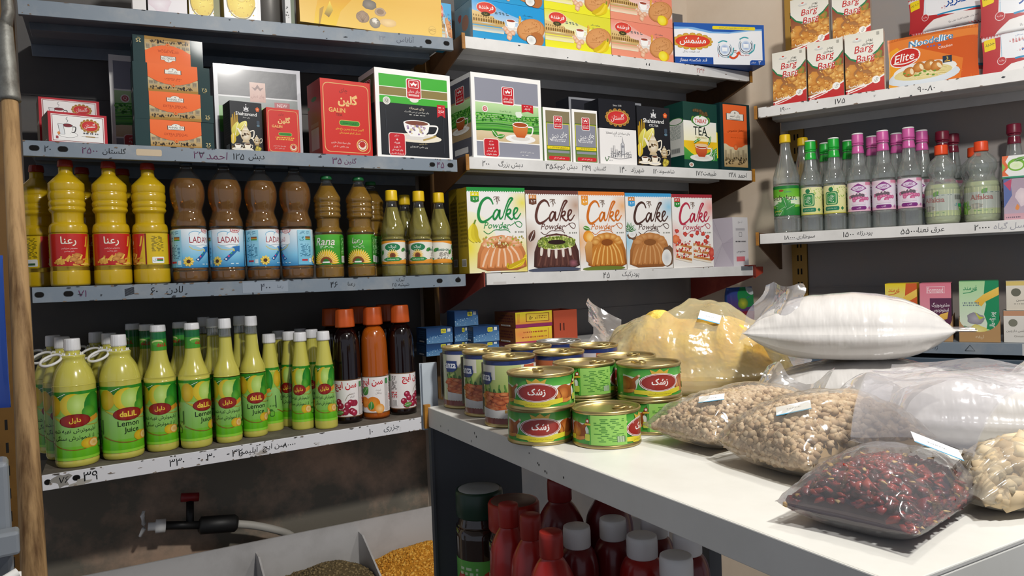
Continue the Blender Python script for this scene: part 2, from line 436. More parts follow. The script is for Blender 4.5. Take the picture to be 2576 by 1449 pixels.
m = MB(); m.box((-3, -2.5, 2.9), (3.5, 4, 2.95)); struct('ceiling', m, M_CEIL)
# grout lines of the tiled wall beside the shelves
a = Art(.6, 2.9)
for z in (.35, .67, .99, 1.31, 1.63, 1.95, 2.27): a.r(0, z / 2.9, 1, (z + .003) / 2.9, '#a99a86')
for x in (.22, .78): a.r(x, 0, x + .005, 1, '#ad9e8a')
obj('grout_line', a.flat('grout_line', at=(SA - .6, WOFF, 0)), mat('grout', rough=.8, attr=True), wl)

# ------------------------------------------------------------------ steel shelving
M_GREY = mat('grey_painted_steel', '#76828e', .45, .0, var=('#8f9498', 7, .5, .72), bump=(30, .15, .001))
M_WHITE = mat('white_painted_steel', '#dddcda', .42, var=('#cfcecb', 6, .45, .7))
M_WORN = mat('worn_white_steel', '#dcdce0', .5, var=('#a8a29b', 12, .62, .70))
M_ORNG = mat('orange_painted_steel', '#b07a28', .5, var=('#7a4c1c', 9, .48, .66))
M_BRWN = mat('brown_bracket', '#6d4a2c', .55, var=('#4f3622', 6, .4, .7))
M_RED = mat('red_bracket', '#7d2f27', .5, var=('#9c4a3a', 8, .5, .7))
M_BACK = mat('dark_back_panel', '#5a5653', .55, var=('#4c4c4d', 2.5, .4, .65))
M_SLOT = mat('slot_dark', '#0e0c0b', .9)
M_DARK = mat('dark_steel', '#4a4d52', .5)
LIP = .034
class Shelf:
    def __init__(s, name, fr, s0, s1, z0, z1, m, label, ul=None, lip=LIP, dep=.33, top=None):
        s.fr, s.s0, s.z0, s.k = fr, s0, z0, (z1 - z0) / (s1 - s0); s.L = s1 - s0; s.lip = lip
        s.root = thing(name, label, 'shelf', fr.w(s0, 0, z0), (0, -math.atan(s.k), fr.a), 'steel wall shelves')
        b = MB(); b.box((0, .0015, -.003), (s.L, dep, 0)); b.box((0, 0, -lip), (s.L, .0015, .0)); b.box((0, .0015, -lip), (s.L, .014, -lip + .0015))
        b.box((0, dep - .002, -lip), (s.L, dep, -.003)); b.prism([(.01, -.003), (s.L - .01, -.003), (s.L - .01, -.02), (.01, -.02)], .15, .21)
        obj('shelf_board', b, top or m, s.root, bevel=.0008)
        s.art = Art(s.L, lip)
    def z(s, x): return s.z0 + s.k * (x - s.s0)
    def u(s, px, py): return (s.fr.at(px, py)[0] - s.s0) / s.L
    def write(s, py, items):
        for it in items:
            px, txt, h = it[:3]; c = it[3] if len(it) > 3 else '#0e1016'; y = it[4] if len(it) > 4 else .5
            s.art.t(s.u(px, py), y, h, txt, c, sh=.12, b=.002)
    def slot(s, py, xs, c='#0d0b0a'):
        for x0, x1 in xs:
            u0, u1 = s.u(x0, py), s.u(x1, py); r = .19 * s.lip / s.L
            s.art.rr(u0, .33, u1, .71, .19, '#4b5258'); s.art.rr(u0 + .001, .35, u1 - .001, .69, .17, c)
    def marks(s, n, seed, cols=('#3c4046', '#7a6a5c')):
        R = random.Random(seed)
        for i in range(n):
            x = R.random(); y = R.choice((.03, .97, R.random())); s.art.f(x, y, .002 + .004 * R.random() ** 2, .02 + .05 * R.random(), R.choice(cols), j=.5, n=8)
    def done(s):
        if s.art.T: obj('lettering', s.art.flat('lettering', at=(0, 0, -s.lip)), INK, s.root)
    def bracket(s, x, m, tip=True, h=.125, th=.004, tm=None, dep=.33):
        b = MB(); b.prism([(-.006, .004), (dep, .004), (dep, -h), (dep - .03, -h), (.0, -LIP - .004), (-.006, -LIP - .004)], x, x + th, ax='x')
        o = obj('bracket', b, m, s.root)
        if tip:
            t = MB(); t.box((x - .004, -.008, -LIP - .005), (x + th + .002, -.004, .006)); obj('bracket_tip', t, tm or M_ORNG, o)
P_ = '#5a3050'
A1 = Shelf('wall_shelf', FA, 0, 1.03, 1.931, 1.967, M_GREY, 'topmost grey slotted steel shelf on the left, carrying the gold chocolate box')
A1.slot(104, [(1069, 1086), (1115, 1131)]); A1.write(104, [(1020, 'آناناس', .62, '#555a66'), (962, '۲۳', .35, '#777c88')]); A1.marks(30, 3); A1.done()
A2 = Shelf('wall_shelf', FA, -.003, 1.028, 1.626, 1.624, M_GREY, 'grey slotted steel shelf on the left holding the tea boxes')
A2.slot(372, [(72, 100), (144, 172)]); A2.slot(415, [(1080, 1095), (1125, 1141)])
A2.write(385, [(120, '۲۰', .4), (226, '۲۵۰۰', .42, P_), (288, 'گلستان', .5), (500, '۲۷', .5, P_), (546, 'احمد', .55, P_), (600, '۱۲۵', .45), (645, 'دبش', .5)])
A2.write(412, [(848, '۳۵', .5, P_), (882, 'گلین', .55, P_), (1108, '۴۵', .5, P_)])
_u = A2.u(375, 383); A2.art.rr(_u - .026, .3, _u + .026, .75, .1, '#c9b79c'); A2.marks(40, 5); A2.done()
A3 = Shelf('wall_shelf', FA, 0, 1.04, 1.306, 1.299, M_GREY, 'grey slotted steel shelf on the left holding the cooking oil bottles')
A3.slot(742, [(86, 112), (159, 186)]); A3.slot(708, [(1098, 1114), (1145, 1160)])
A3.write(735, [(207, '۷۱', .45, P_), (388, '۶۰', .5), (440, 'لادن', .6)]); A3.write(710, [(840, '۴۶', .45), (884, 'رعنا', .4), (1008, 'تبرک', .34, '#22252c', .7), (1008, 'شیشه ۲۵', .34, '#22252c', .3)])
for i in range(7): A3.art.st([(A3.u(314, 735), .25 + .07 * i), (A3.u(338, 735), .4 + .07 * i)], .05, '#20222a', sm=0)
_u = A3.u(660, 720); A3.art.r(_u - .045, .12, _u + .06, .9, '#8d97a3'); A3.write(720, [(668, '۴۰۰', .5, '#3a3f4a'), (705, 'رعنا', .3, '#59606c')]); A3.marks(60, 8); A3.done()
A4 = Shelf('wall_shelf', FA, 0, 1.04, .894, .9105, M_WORN, 'chipped white steel shelf on the left holding the lemon juice bottles', top=M_WORN)
A4.slot(1215, [(110, 129), (182, 203)]); A4.art.f(.035, .5, .018, .4, '#8d8a84', j=.4); A4.art.f(.07, .15, .02, .2, '#a7a39a', j=.4)
A4.write(1208, [(160, '۷۶', .42, '#15161a'), (228, '۳۹', .62, '#15161a')]); A4.write(1150, [(444, '۳۳۰', .5), (500, '-', .06), (530, '۳۰', .5), (574, '-', .07), (597, '۳۲', .5), (628, 'آبلیمو', .6)])
A4.write(1130, [(690, 'سن ایچ', .6), (728, '۸۰۰۰۰', .38)]); A4.write(1080, [(933, '۱۰', .45), (985, 'جزری', .5, '#555a60')]); A4.marks(70, 11, ('#4a453f', '#8a7f74')); A4.done()
b = MB(); b.box((0, .004, .0004), (A4.L, .325, .0012)); obj('shelf_liner', b, mat('grimy_shelf_top', '#5d564e', .8, var=('#7a7268', 14, .45, .7)), A4.root)
B1 = Shelf('wall_shelf', FA, 1.064, 2.19, 1.978, 1.984, M_WHITE, 'topmost white steel shelf in the middle, carrying the biscuit boxes')
B1.bracket(-.006, M_BRWN); B1.bracket(B1.L + .002, M_BRWN); B1.write(165, [(1762, '۲۳۴', .5, '#a0524e'), (1630, '،،', .25)]); B1.marks(20, 2); B1.done()
B2 = Shelf('wall_shelf', FA, 1.062, 2.188, 1.634, 1.630, M_WHITE, 'white steel shelf in the middle holding the row of tea boxes')
B2.bracket(-.006, M_BRWN); B2.bracket(B2.L + .002, M_BRWN)
B2.write(410, [(1222, '۲۰۰', .5), (1285, 'دبش بزرگ', .62), (1381, '۳۵', .5), (1420, 'دبش کوچک', .6), (1475, '۲۴۹', .5), (1509, 'گلستان', .5)])
B2.write(425, [(1567, '۱۴۰', .6), (1604, 'شهرزاد', .55), (1649, '۱۲۰', .45), (1677, 'شاهسوند', .5), (1759, '۱۷۲', .5), (1785, 'طبیعت', .55), (1842, '۲۴۸', .5), (1867, 'احمد', .5)]); B2.done()
B3 = Shelf('wall_shelf', FA, 1.107, 2.18, 1.299, 1.289, M_WHITE, 'white steel shelf in the middle holding the cake powder boxes')
B3.bracket(-.012, M_RED, tip=False); B3.bracket(B3.L + .004, M_RED, tip=False)
B3.write(695, [(1526, '۴۵', .55), (1587, 'پودرکیک', .62)]); B3.art.r(.945, .55, .998, 1, '#6f7378'); B3.art.r(.02, 0, .06, .25, '#c6c3c0'); B3.marks(10, 4); B3.done()
b = MB(); b.prism([(-.02, -.003), (.24, -.003), (.24, -.05), (0.05, -.055), (-.02, -.03)], B3.L + .008, B3.L + .075); b2 = MB()
b2.prism([(B3.L + .006, -.003), (B3.L + .05, -.003), (B3.L + .05, -.026), (B3.L + .006, -.045)], .0, .003)
o = obj('bracket_wing', b2, mat('red_oxide_paint', '#b3452f', .5), B3.root)
B4 = Shelf('wall_shelf', FA, 1.07, 2.18, 1.06, 1.06, M_WHITE, 'white steel shelf in the middle, low behind the table, holding tins and blue boxes')
C1 = Shelf('wall_shelf', FC, .012, 1.15, 1.822, 1.821, M_WHITE, 'upper white steel shelf on the right holding breading boxes and tissue packs')
C1.bracket(-.008, M_BRWN)
C1.write(255, [(1975, '۱۹۰۰۰', .42)]); C1.write(225, [(2112, '۱۷۵', .5), (2330, '۸۰-۹۰', .5), (2200, '۱۲', .2)]); C1.marks(40, 21); C1.done()
C2 = Shelf('wall_shelf', FC, .005, 1.15, 1.397, 1.394, M_WHITE, 'middle white steel shelf on the right holding the clear flower water bottles')
C2.bracket(-.008, M_BRWN)
C2.write(590, [(1986, '۱۸۰۰۰', .42), (2027, 'سوخاری', .5), (2134, '۱۵۰۰', .5), (2175, 'پودرژله', .5)]); C2.write(570, [(2287, '۵۵۰۰۰', .5), (2342, 'عرق نعنا', .6), (2470, '۲۰۰۰۰', .5), (2545, 'عسل گیاه', .7, '#9a9aa2')])
C2.art.r(.08, .3, .14, .36, '#b9b9bb'); C2.done()
C3 = Shelf('wall_shelf', FC, .1, 1.15, 1.039, 1.039, M_GREY, 'low grey steel shelf on the right holding jelly powder and snack packs', dep=.3)
C3.write(872, [(2340, 'ژله ۷۰۰', .45, '#3a3f48')]); _u = C3.u(2440, 872)
C3.art.st([(_u - .012, .3), (_u + .012, .3), (_u, .8), (_u - .012, .3)], .08, '#3a4048', sm=0); C3.art.r(.60, 0, .9, 1, '#c3c4c3'); C3.done()

def upright(label, fr, s0, s1, y0, y1, z1, m, slots=True):
    o = thing('shelf_upright', label, 'upright', fr.w(s0, y0, 0), fr.a, 'slotted shelving uprights')
    w, d = s1 - s0, y1 - y0; b = MB(); b.box((0, 0, 0), (w, .003, z1)); b.box((0, .003, 0), (.003, d, z1)); b.box((w - .003, .003, 0), (w, d, z1)); obj('post', b, m, o)
    if slots:
        b = MB(); z = .1
        while z < z1 - .05:
            for x in (.36, .58): b.box((w * x, -.0006, z), (w * x + .005, 0, z + .022))
            z += .05
        obj('slot_pattern', b, M_SLOT, o)
M_POST = mat('ochre_upright', '#6a4a18', .5, var=('#4c3212', 5, .45, .65))
upright('ochre slotted upright behind the wooden shovel at the left edge', FA, -.135, -.012, .02, .07, 2.3, M_POST)
upright('ochre slotted upright between the grey and the white shelves', FA, 1.042, 1.058, .24, .334, 2.3, M_POST, False)
upright('ochre slotted upright at the left end of the right-hand shelves', FC, .035, .088, .335, .365, 2.3, mat('yellow_upright', '#b58a38', .5))
def panel(label, fr, s0, s1, y, z0, z1, m, seams=()):
    b = MB(); b.box((s0, y, z0), (s1, y + .004, z1))
    for z in seams: b.box((s0, y - .003, z), (s1, y, z + .004))
    return tag(obj('back_panel', b, m, None, fr.o, fr.a), label, 'panel', 'shelving back panels')
panel('dark grey back panel behind the grey left shelves', FA, -.03, 1.035, .345, .86, 2.25, M_BACK, (1.1, 1.42, 1.80))
panel('dark grey back panel behind the white middle shelves', FA, 1.065, 2.2, .345, .0, 2.3, mat('grey_back_panel', '#77716d', .55, var=('#666668', 2.5, .4, .65)), (1.15, 1.5, 1.86))
panel('dark grey back panel behind the right-hand shelves', FC, .09, 1.2, .345, 0.0, 2.25, mat('brown_grey_panel', '#9a9089', .55, var=('#8a8c90', 2, .4, .65)), (1.2, 1.6))
b = MB(); b.box((-.03, .345, 0), (1.035, .36, .86)); tag(obj('plaster_panel', b, M_DIRT, None, FA.o, FA.a), 'stained brown plaster board low behind the grain bin', 'panel')
b = MB(); b.box((.13, .02, 0), (1.15, .3, .99)); tag(obj('base_cabinet', b, mat('slate_blue_steel', '#4f6070', .5, var=('#45525f', 3, .4, .7)), None, FC.o, FC.a, bevel=.004), 'slate blue closed base below the right-hand shelves', 'cabinet')

# ------------------------------------------------------------------ the display table
TL, TD, TLIP = .80, .62, .0315
tb = thing('display_table', 'white steel display table in front with bags and tins on it', 'table', FD.w(0, 0, 0), FD.a)
M_TOP = mat('white_table_enamel', '#deddd7', .35, var=('#d3d2cb', 5, .45, .7))
b = MB(); b.box((0, .002, ZD - .004), (TL, TD, ZD)); b.box((0, 0, ZD - TLIP), (TL, .002, ZD)); b.box((TL - .002, .002, ZD - TLIP), (TL, TD, ZD - .004))
b.box((0, .002, ZD - TLIP), (TL - .002, .016, ZD - TLIP + .002)); obj('table_top', b, M_TOP, tb, bevel=.0022)
a = Art(TL, TLIP)
for x, y in ((.065, .3), (.1, .25), (.2, .2), (.405, .7), (.43, .45), (.433, .4), (.45, .25), (.455, .22), (.5, .3), (.215, .62), (.222, .5)): a.f(x, y, .0014, .05, '#3d3a36', j=.4, n=8)
obj('paint_chip', a.flat('paint_chip', at=(0, 0, ZD - TLIP)), INK, tb)
b = MB(); b.box((-.004, -.006, ZD - TLIP - .002), (.003, .004, ZD + .004)); obj('corner_bracket', b, M_ORNG, tb)
b = MB(); b.box((0.0, .004, .02), (.004, .165, ZD - .004)); b.box((0, .0, .02), (.01, .004, ZD - TLIP)); obj('end_panel', b, M_DARK, tb)
b = MB(); b.box((-.022, .0, ZD - .04), (-.017, .026, ZD + .068)); b.box((-.024, -.002, ZD - .04), (-.022, .002, ZD + .068)); b.box((-.017, .004, ZD - .03), (-.003, .02, ZD - .02)); obj('end_plate', b, mat('pale_blue_steel', '#b3bcc4', .4), tb)
b = MB(); b.box((.004, .02, .70), (TL, .5, .72)); b.box((.004, .018, .69), (TL, .022, .72)); obj('lower_shelf', b, M_WHITE, tb)
for x in (.03, TL - .04):
    b = MB(); b.box((x, .53, 0), (x + .03, .56, ZD - .004)); obj('leg', b, M_DARK, tb)
for x in (.012, TL - .04):
    b = MB(); b.box((x, .03, 0), (x + .025, .05, .70)); obj('leg', b, M_DARK, tb)

# ================================================================== printed cartons
GOLD, RED_, WHT, BLK = '#c9a25a', '#c3202b', '#f4f3f0', '#15161a'
def cup(a, x, y, w, h, body=WHT, tea='#8a3a1c', line=None, sauc=True, sc=None, handle=1):
    """a tea cup on its saucer, w wide and h high, standing on (x, y)"""
    if sauc:
        if line: a.e(x, y, w * .95 + .006, h * .26 + .008, line)
        a.e(x, y, w * .95, h * .26, sc or (body if isinstance(body, str) else '#efede8')); a.e(x, y + h * .03, w * .6, h * .15, '#dcd8d2' if not line else body)
    X = x + handle * w * .58
    a.st([(X - .1 * w * handle, y + h * .75), (X + .22 * w * handle, y + h * .72), (X + .12 * w * handle, y + h * .3), (X - .16 * w * handle, y + h * .22)], h * .09, line or (body if isinstance(body, str) else '#f2efe8'))
    P = [(x - w * .5, y + h * .85), (x - w * .44, y + h * .4), (x - w * .25, y + h * .08), (x + w * .25, y + h * .08), (x + w * .44, y + h * .4), (x + w * .5, y + h * .85)]
    if line: a.p([(x + (p - x) * 1.07, y + (q - y) * 1.03) for p, q in P], line)
    a.p(P, body if not isinstance(body, tuple) else body[0], None if not isinstance(body, tuple) else body[1])
    a.e(x, y + h * .85, w * .5, h * .17, line or body if not isinstance(body, tuple) else WHT); a.e(x, y + h * .85, w * .44, h * .13, tea)
def debsh_logo(a, x, y, w, h):
    a.rr(x - w / 2, y - h / 2, x + w / 2, y + h / 2, h * .1, WHT); a.rr(x - w * .45, y - h * .47, x + w * .45, y + h * .47, h * .09, RED_)
    a.rr(x - w * .33, y + h * .04, x + w * .33, y + h * .42, h * .05, WHT); a.rr(x - w * .29, y + h * .06, x + w * .29, y + h * .40, h * .04, RED_)
    a.p([(x - w * .24, y + h * .28), (x - w * .12, y + h * .12), (x, y + h * .22), (x + w * .12, y + h * .12), (x + w * .24, y + h * .28), (x + w * .1, y + h * .25), (x, y + h * .35), (x - w * .1, y + h * .25)], WHT)
    a.t(x, y - h * .14, h * .2, 'چای دبش', WHT, fit=w * .78); a.r(x - w * .35, y - h * .36, x + w * .35, y - h * .27, '#e8c9c4'); a.t(x, y - h * .315, h * .06, 'DEBSH TEA', RED_, fit=w * .6)
def ribbon(a, x, y, w, h, t1='جدید'):
    a.p([(x - w / 2, y + h / 2), (x - w / 2, y - h / 2), (x, y - h * .3), (x + w / 2, y - h / 2), (x + w / 2, y + h / 2)], RED_); a.t(x, y - h * .02, h * .3, t1, WHT, fit=w * .8); a.l(x - w * .35, y + h * .22, x + w * .35, y + h * .36, 1, '#f2c4c0')
def leaf(a, x, y, l, w, rot, c, c2=None):
    q = [(0, 0), (.25, .42), (.6, .42), (1, 0), (.6, -.42), (.25, -.42)]; ca, sa = cos(rot), sin(rot); k = a.W / a.H
    P = [(x + (p * l * ca - r * w * sa), y + (p * l * sa + r * w * ca) * k) for p, r in spline(q, 3, True)]
    a.p(P, c, c2); a.st([(x, y), (x + .9 * l * ca, y + .9 * l * sa * k)], .006, '#ffffff' if c2 else c, sm=0)
def golestan_oval(a, x, y, w, h, dark=False):
    for i in range(14):
        t = 2 * pi * i / 14; a.e(x + w * .46 * cos(t), y + h * .42 * sin(t), w * .09, h * .13, '#b98a3c', '#7b4a1e', n=8)
    a.e(x, y, w * .47, h * .42, '#caa04e'); a.e(x, y, w * .43, h * .38, '#c3272c', '#d8423e'); a.t(x, y, h * .42, 'گلستان', WHT, fit=w * .6, rot=.12)
def d_golestan(a):
    a.r(0, 0, 1, 1, '#b51f2e'); a.r(.05, .07, .95, .93, '#f1e6e2'); a.r(.065, .095, .935, .905, '#7a1c26'); a.r(.075, .11, .925, .89, '#efedeb')
    cup(a, .32, .3, .17, .34, WHT, '#7d2430', '#3c3a3c'); a.p([(.16, .62), (.19, .3), (.27, .3), (.25, .62)], '#dfe2e4'); a.st([(.16, .62), (.19, .3), (.27, .3), (.25, .62), (.16, .62)], .012, '#4a4a4e', sm=0)
    a.f(.17, .33, .025, .05, '#d98a4a'); a.st([(.31, .68), (.33, .74), (.3, .79), (.325, .86)], .012, '#55565c')
    golestan_oval(a, .7, .62, .32, .42); a.l(.55, .34, .84, .42, 1, '#5a5a60'); a.r(.62, .26, .78, .29, '#b08d4c'); a.r(.55, .272, .84, .278, '#7a6a50'); a.r(.12, .16, .16, .24, '#a2434b')
def d_ahmad(a, lat=True, n25='25'):
    a.r(0, 0, 1, 1, '#123537'); x0, x1 = .185, .835
    a.r(x0, 0, x1, .5, '#b08a4a', '#cdb98e')
    for i in range(9):
        x = x0 + .01 + i * .07 + .012 * sin(i * 5); h = .1 + .09 * abs(sin(i * 2.3)); a.r(x, .24, x + .055, .28 + h, '#b6a482', '#8f8470')
        for k in range(3): a.r(x + .01 + k * .015, .28, x + .016 + k * .015, .31 + h * .5, '#6c6353')
    a.r(x0, 0, x1, .1, '#a67c33')
    a.sp(x0 + .02, .1, x1 - .02, .2, 46, .035, ('#3a3026', '#5b4a35', '#2c2620'), el=.6)
    a.p([(x0, 1), (x0, .52), (.3, .37), (.42, .29), (.51, .27), (.6, .29), (.72, .37), (x1, .52), (x1, 1)], '#ef6a2c', '#f2733a'); a.c(.51, .27, .07, '#e0702f', '#f09a5c'); a.c(.51, .27, .03, '#c4561f')
    logo_ahmad(a, .51, .76, .22, .24, lat); a.t(.51, .5, .085, 'EXTRA SPECIAL' if lat else 'معطر مخصوص', '#b23c17', fit=.3)
    a.l(.42, .42, .6, .45, 1, '#c0501f'); a.t(.92, .19, .13, n25, '#d9c78e'); a.l(.88, .08, .96, .11, 1, '#b7a56c')
def logo_ahmad(a, x, y, w, h, lat=True):
    for k, c in ((1.0, '#3b3a36'), (.92, '#efece2')):
        a.r(x - w / 2 * k, y - h * .42 * k, x + w / 2 * k, y + h * .2 * k, c); a.e(x, y + h * .18, w * .27 * k, h * .32 * k, c, a0=0, a1=180)
    a.c(x, y + h * .26, h * .09, '#8d8d84'); a.t(x, y - h * .06, h * .28 if lat else h * .34, 'AHMAD TEA' if lat else 'چای احمد', '#22282a', fit=w * .86); a.r(x - w * .3, y - h * .33, x + w * .3, y - h * .29, '#3a3a38')
def d_debsh_silver(a):
    a.r(0, 0, 1, 1, '#c9c9cf'); a.r(.045, .03, .955, .96, '#4b4d55', '#2d2e36'); a.r(.045, .03, .955, .66, '#5e6a60', '#8d9492'); a.r(.045, .3, .955, .56, '#3f8a2c', '#6fae4c'); a.r(.045, .66, .955, .675, '#d8d8da'); a.sp(.05, .3, .95, .52, 90, .02, ('#2f7a22', '#4f9a38', '#7fbf58'))
    a.r(.4, .62, .58, .83, '#b98a7c', '#c9a596'); a.p([(.42, .78), (.46, .74), (.49, .77), (.52, .74), (.56, .78), (.52, .77), (.49, .81), (.46, .77)], '#6a3c34'); a.t(.49, .68, .05, 'چای دبش', '#8d4a42', fit=.15)
    a.p([(.68, .63), (.68, .545), (.77, .53), (.86, .545), (.86, .63)], '#a8414a'); a.t(.77, .598, .034, 'NEW', '#f0e6e2', fit=.12); a.l(.71, .555, .83, .57, 1, '#e2c4c0')
    a.t(.5, .525, .03, 'Green Elegance', '#8e9a90', fit=.4)
def teapot(a, x, y, w, h, c='#f2ead9', cs='#c9b48e', dk='#4a3418'):
    a.e(x, y + h * .42, w * .36, h * .34, cs, c); a.p([(x - w * .2, y + h * .12), (x - w * .26, y), (x + w * .26, y), (x + w * .2, y + h * .12)], cs)
    a.p([(x - w * .22, y + h * .68), (x - w * .08, y + h * .9), (x + w * .08, y + h * .9), (x + w * .22, y + h * .68)], c, cs); a.e(x, y + h * .95, w * .05, h * .06, c)
    a.p([(x - w * .33, y + h * .35), (x - w * .6, y + h * .75), (x - w * .5, y + h * .78), (x - w * .28, y + h * .55)], c); a.st([(x + w * .3, y + h * .62), (x + w * .56, y + h * .68), (x + w * .52, y + h * .35), (x + w * .32, y + h * .24)], h * .06, c)
    a.sp(x - w * .28, y + h * .36, x + w * .28, y + h * .5, 14, h * .04, (dk, '#7a5a2c'))
def d_shahsavand(a, ctc=False):
    a.r(0, 0, 1, 1, '#121318', '#1d2026'); a.sp(0, 0, .6, .12, 40, .02, ('#3a2c12', '#6b4f1e', '#2c2214'))
    for i, (x, y, r) in enumerate(((.08, .62, 1.75), (.14, .66, 1.6), (.2, .64, 1.3), (.05, .55, 2.0))): a.st([(x, y - .3), (x + .04 * cos(r), y + .12)], .02, '#b08a1e', w1=.035)
    leaf(a, .12, .3, .5, .3, 1.35, '#b9b02a', '#e6dc6a'); leaf(a, .3, .44, .36, .26, 1.0, '#d2c33a', '#f0e88a'); leaf(a, .05, .16, .36, .2, 1.5, '#c9a81e', '#e0c83c')
    a.p([(.44, .83), (.42, .9), (.47, .875), (.5, .93), (.53, .875), (.58, .9), (.56, .83)], '#d8d8da'); a.c(.5, .945, .012, '#d8d8da'); a.e(.5, .83, .085, .018, '#d8d8da'); a.e(.5, .83, .05, .01, '#3a3a40')
    a.t(.5, .765, .07, 'Shahsavand', '#f2f2f0', fit=.66, b=.012); a.t(.5, .69, .036, 'CTC TEA' if ctc else 'چای ممتاز', '#e6e6e4', fit=.4, b=.02 if ctc else 0)
    a.p([(.86 + .07 * cos(t), .87 + .05 * sin(t)) for t in (1.57, 2.83, 4.08, 5.34, 6.6)], '#e0602a'); a.c(.86, .87, .018, '#f4a06a')
    a.rr(.82, .57, .91, .65, .015, '#3a4a5a'); a.e(.865, .55, .05, .02, '#5c7a8c')
    teapot(a, .46, .2, .46, .36); teapot(a, .8, .16, .3, .2, '#efe6cf', '#a98c58'); cup(a, .2, .07, .2, .1, '#f4efe2', '#5c3416', sc='#efe6d2'); cup(a, .5, .06, .2, .13, '#f1e8d4', '#5c3416')
    for i in range(9): a.f(.82 + .07 * cos(i * 2.4) * (i / 9), .08 + .05 * sin(i * 2.4) * (i / 9), .06, .035, '#8a7a1e', '#e6d45a')
def d_galin(a, small=False):
    a.r(0, 0, 1, 1, '#c92a22', '#d0352a')
    for k, c in ((0, '#d9b071'), (.014, '#cc2c23')): a.rr(.045 + k, .045 + k * .7, .955 - k, .955 - k * .7, .07 - k * .5, c)
    a.t(.45, .862, .075, 'چای', '#6b1a14', fit=.25); a.t(.53, .735, .165, 'گلین', '#e8c074', fit=.68, b=.02, out='#fff0c0', ow=.012); a.t(.31, .60, .06, 'GALIN', '#e6b86a', fit=.36, b=.025); a.t(.35, .54, .036, 'TEA', '#7c1d16', fit=.14, b=.02)
    a.rr(.34, .40, .76, .475, .036, '#dcb25c'); a.rr(.35, .406, .75, .468, .031, '#2f8a30'); a.t(.55, .437, .036, 'کیفیت ممتاز', '#123812', fit=.34, b=.01)
    if not small: a.t(.55, .355, .042, 'گلچین شده از بهترین باغ های', '#ecc94e', fit=.62); a.t(.55, .305, .042, 'شمال آسام هندوستان', '#ecc94e', fit=.48)
    else: a.l(.25, .3, .82, .38, 2, '#ecc94e')
    a.t(.36, .17, .034, 'چای سیاه ممتاز خارجی', '#f0dcd2', fit=.38); a.t(.36, .12, .034, 'وزن خالص: ۵۰۰ گرم', '#f0dcd2', fit=.38)
    a.c(.79, .155, .082, '#e9c879'); a.c(.79, .155, .07, '#b3201c'); a.c(.79, .155, .06, '#e9d9c8'); a.c(.79, .165, .04, '#b3201c')
    for i in range(7): t = pi * i / 6; a.st([(.79 + .05 * cos(t), .165 + .04 * sin(t)), (.79 + .072 * cos(t), .165 + .056 * sin(t))], .01, '#b3201c', sm=0)
def d_debsh_green(a):
    a.r(0, 0, 1, 1, WHT); a.r(.05, .03, .955, .94, '#181b22'); a.r(.05, .62, .955, .94, '#3fae33'); a.r(.05, .70, .955, .80, '#8a7a45'); a.r(.05, .795, .955, .803, '#f0f0e8'); a.r(.05, .697, .955, .705, '#f0f0e8')
    a.e(.5, .675, .06, .03, '#e8e4dc'); debsh_logo(a, .5, .8, .2, .23); a.c(.14, .64, .045, '#f0efe8'); a.c(.14, .64, .038, '#c9c8c0'); a.t(.14, .64, .04, 'Q', '#5a5a55'); ribbon(a, .86, .57, .11, .15)
    a.t(.53, .575, .04, 'چای صبحانه', '#e9dcc0', fit=.25); a.t(.53, .535, .026, 'چای سیاه سی تی سی کلاسیک', '#e0dfda', fit=.33); a.l(.4, .495, .65, .51, 1, '#c8c7c2')
    cup(a, .52, .24, .35, .2, WHT, '#7a4433', sc='#e9e2cf'); a.sp(.38, .28, .66, .38, 26, .014, ('#8a6f9a', '#b7a0c0', '#d9c9a0')); a.st([(.6, .22), (.72, .255), (.78, .28)], .02, '#b59a55')
    a.rr(.145, .03, .365, .285, .03, '#f2dcd8'); a.rr(.155, .03, .355, .278, .027, RED_)
    for i, t in enumerate(('۵۰۰ گرم', '+', 'هدیه', '۱۰ عدد', 'چای کیسه ای', 'دارجیلینگ کلاسیک')): a.t(.255, .25 - i * .04, .026, t, WHT, fit=.17)
    a.t(.54, .135, .03, 'وزن خالص: ۳±۵۵۰ گرم', '#e6e5e0', fit=.3); a.t(.6, .175, .024, '۱۰۰٪ خارجی', '#c9b88a', fit=.2)
    for x in (.12, .88): a.r(x, .08, x + .004, .55, '#3a3f48')
def field(a, y0, y1, x0=.05, x1=.955):
    a.r(x0, y0, x1, y1, '#2f8a1e', '#bfe0a6')
    for i in range(9):
        y = y0 + (y1 - y0) * (i / 14); a.st([(x0, y + .012 * sin(i)), (.35, y + .02), (.7, y + .008), (x1, y + .025)], .012, ('#1f6d18', '#5fb53a', '#3f9a28')[i % 3])
    a.sp(x0, y0 + (y1 - y0) * .35, x1, y0 + (y1 - y0) * .62, 120, .012, ('#1f6d18', '#3f9a28', '#79c44e', '#2f7d22'))
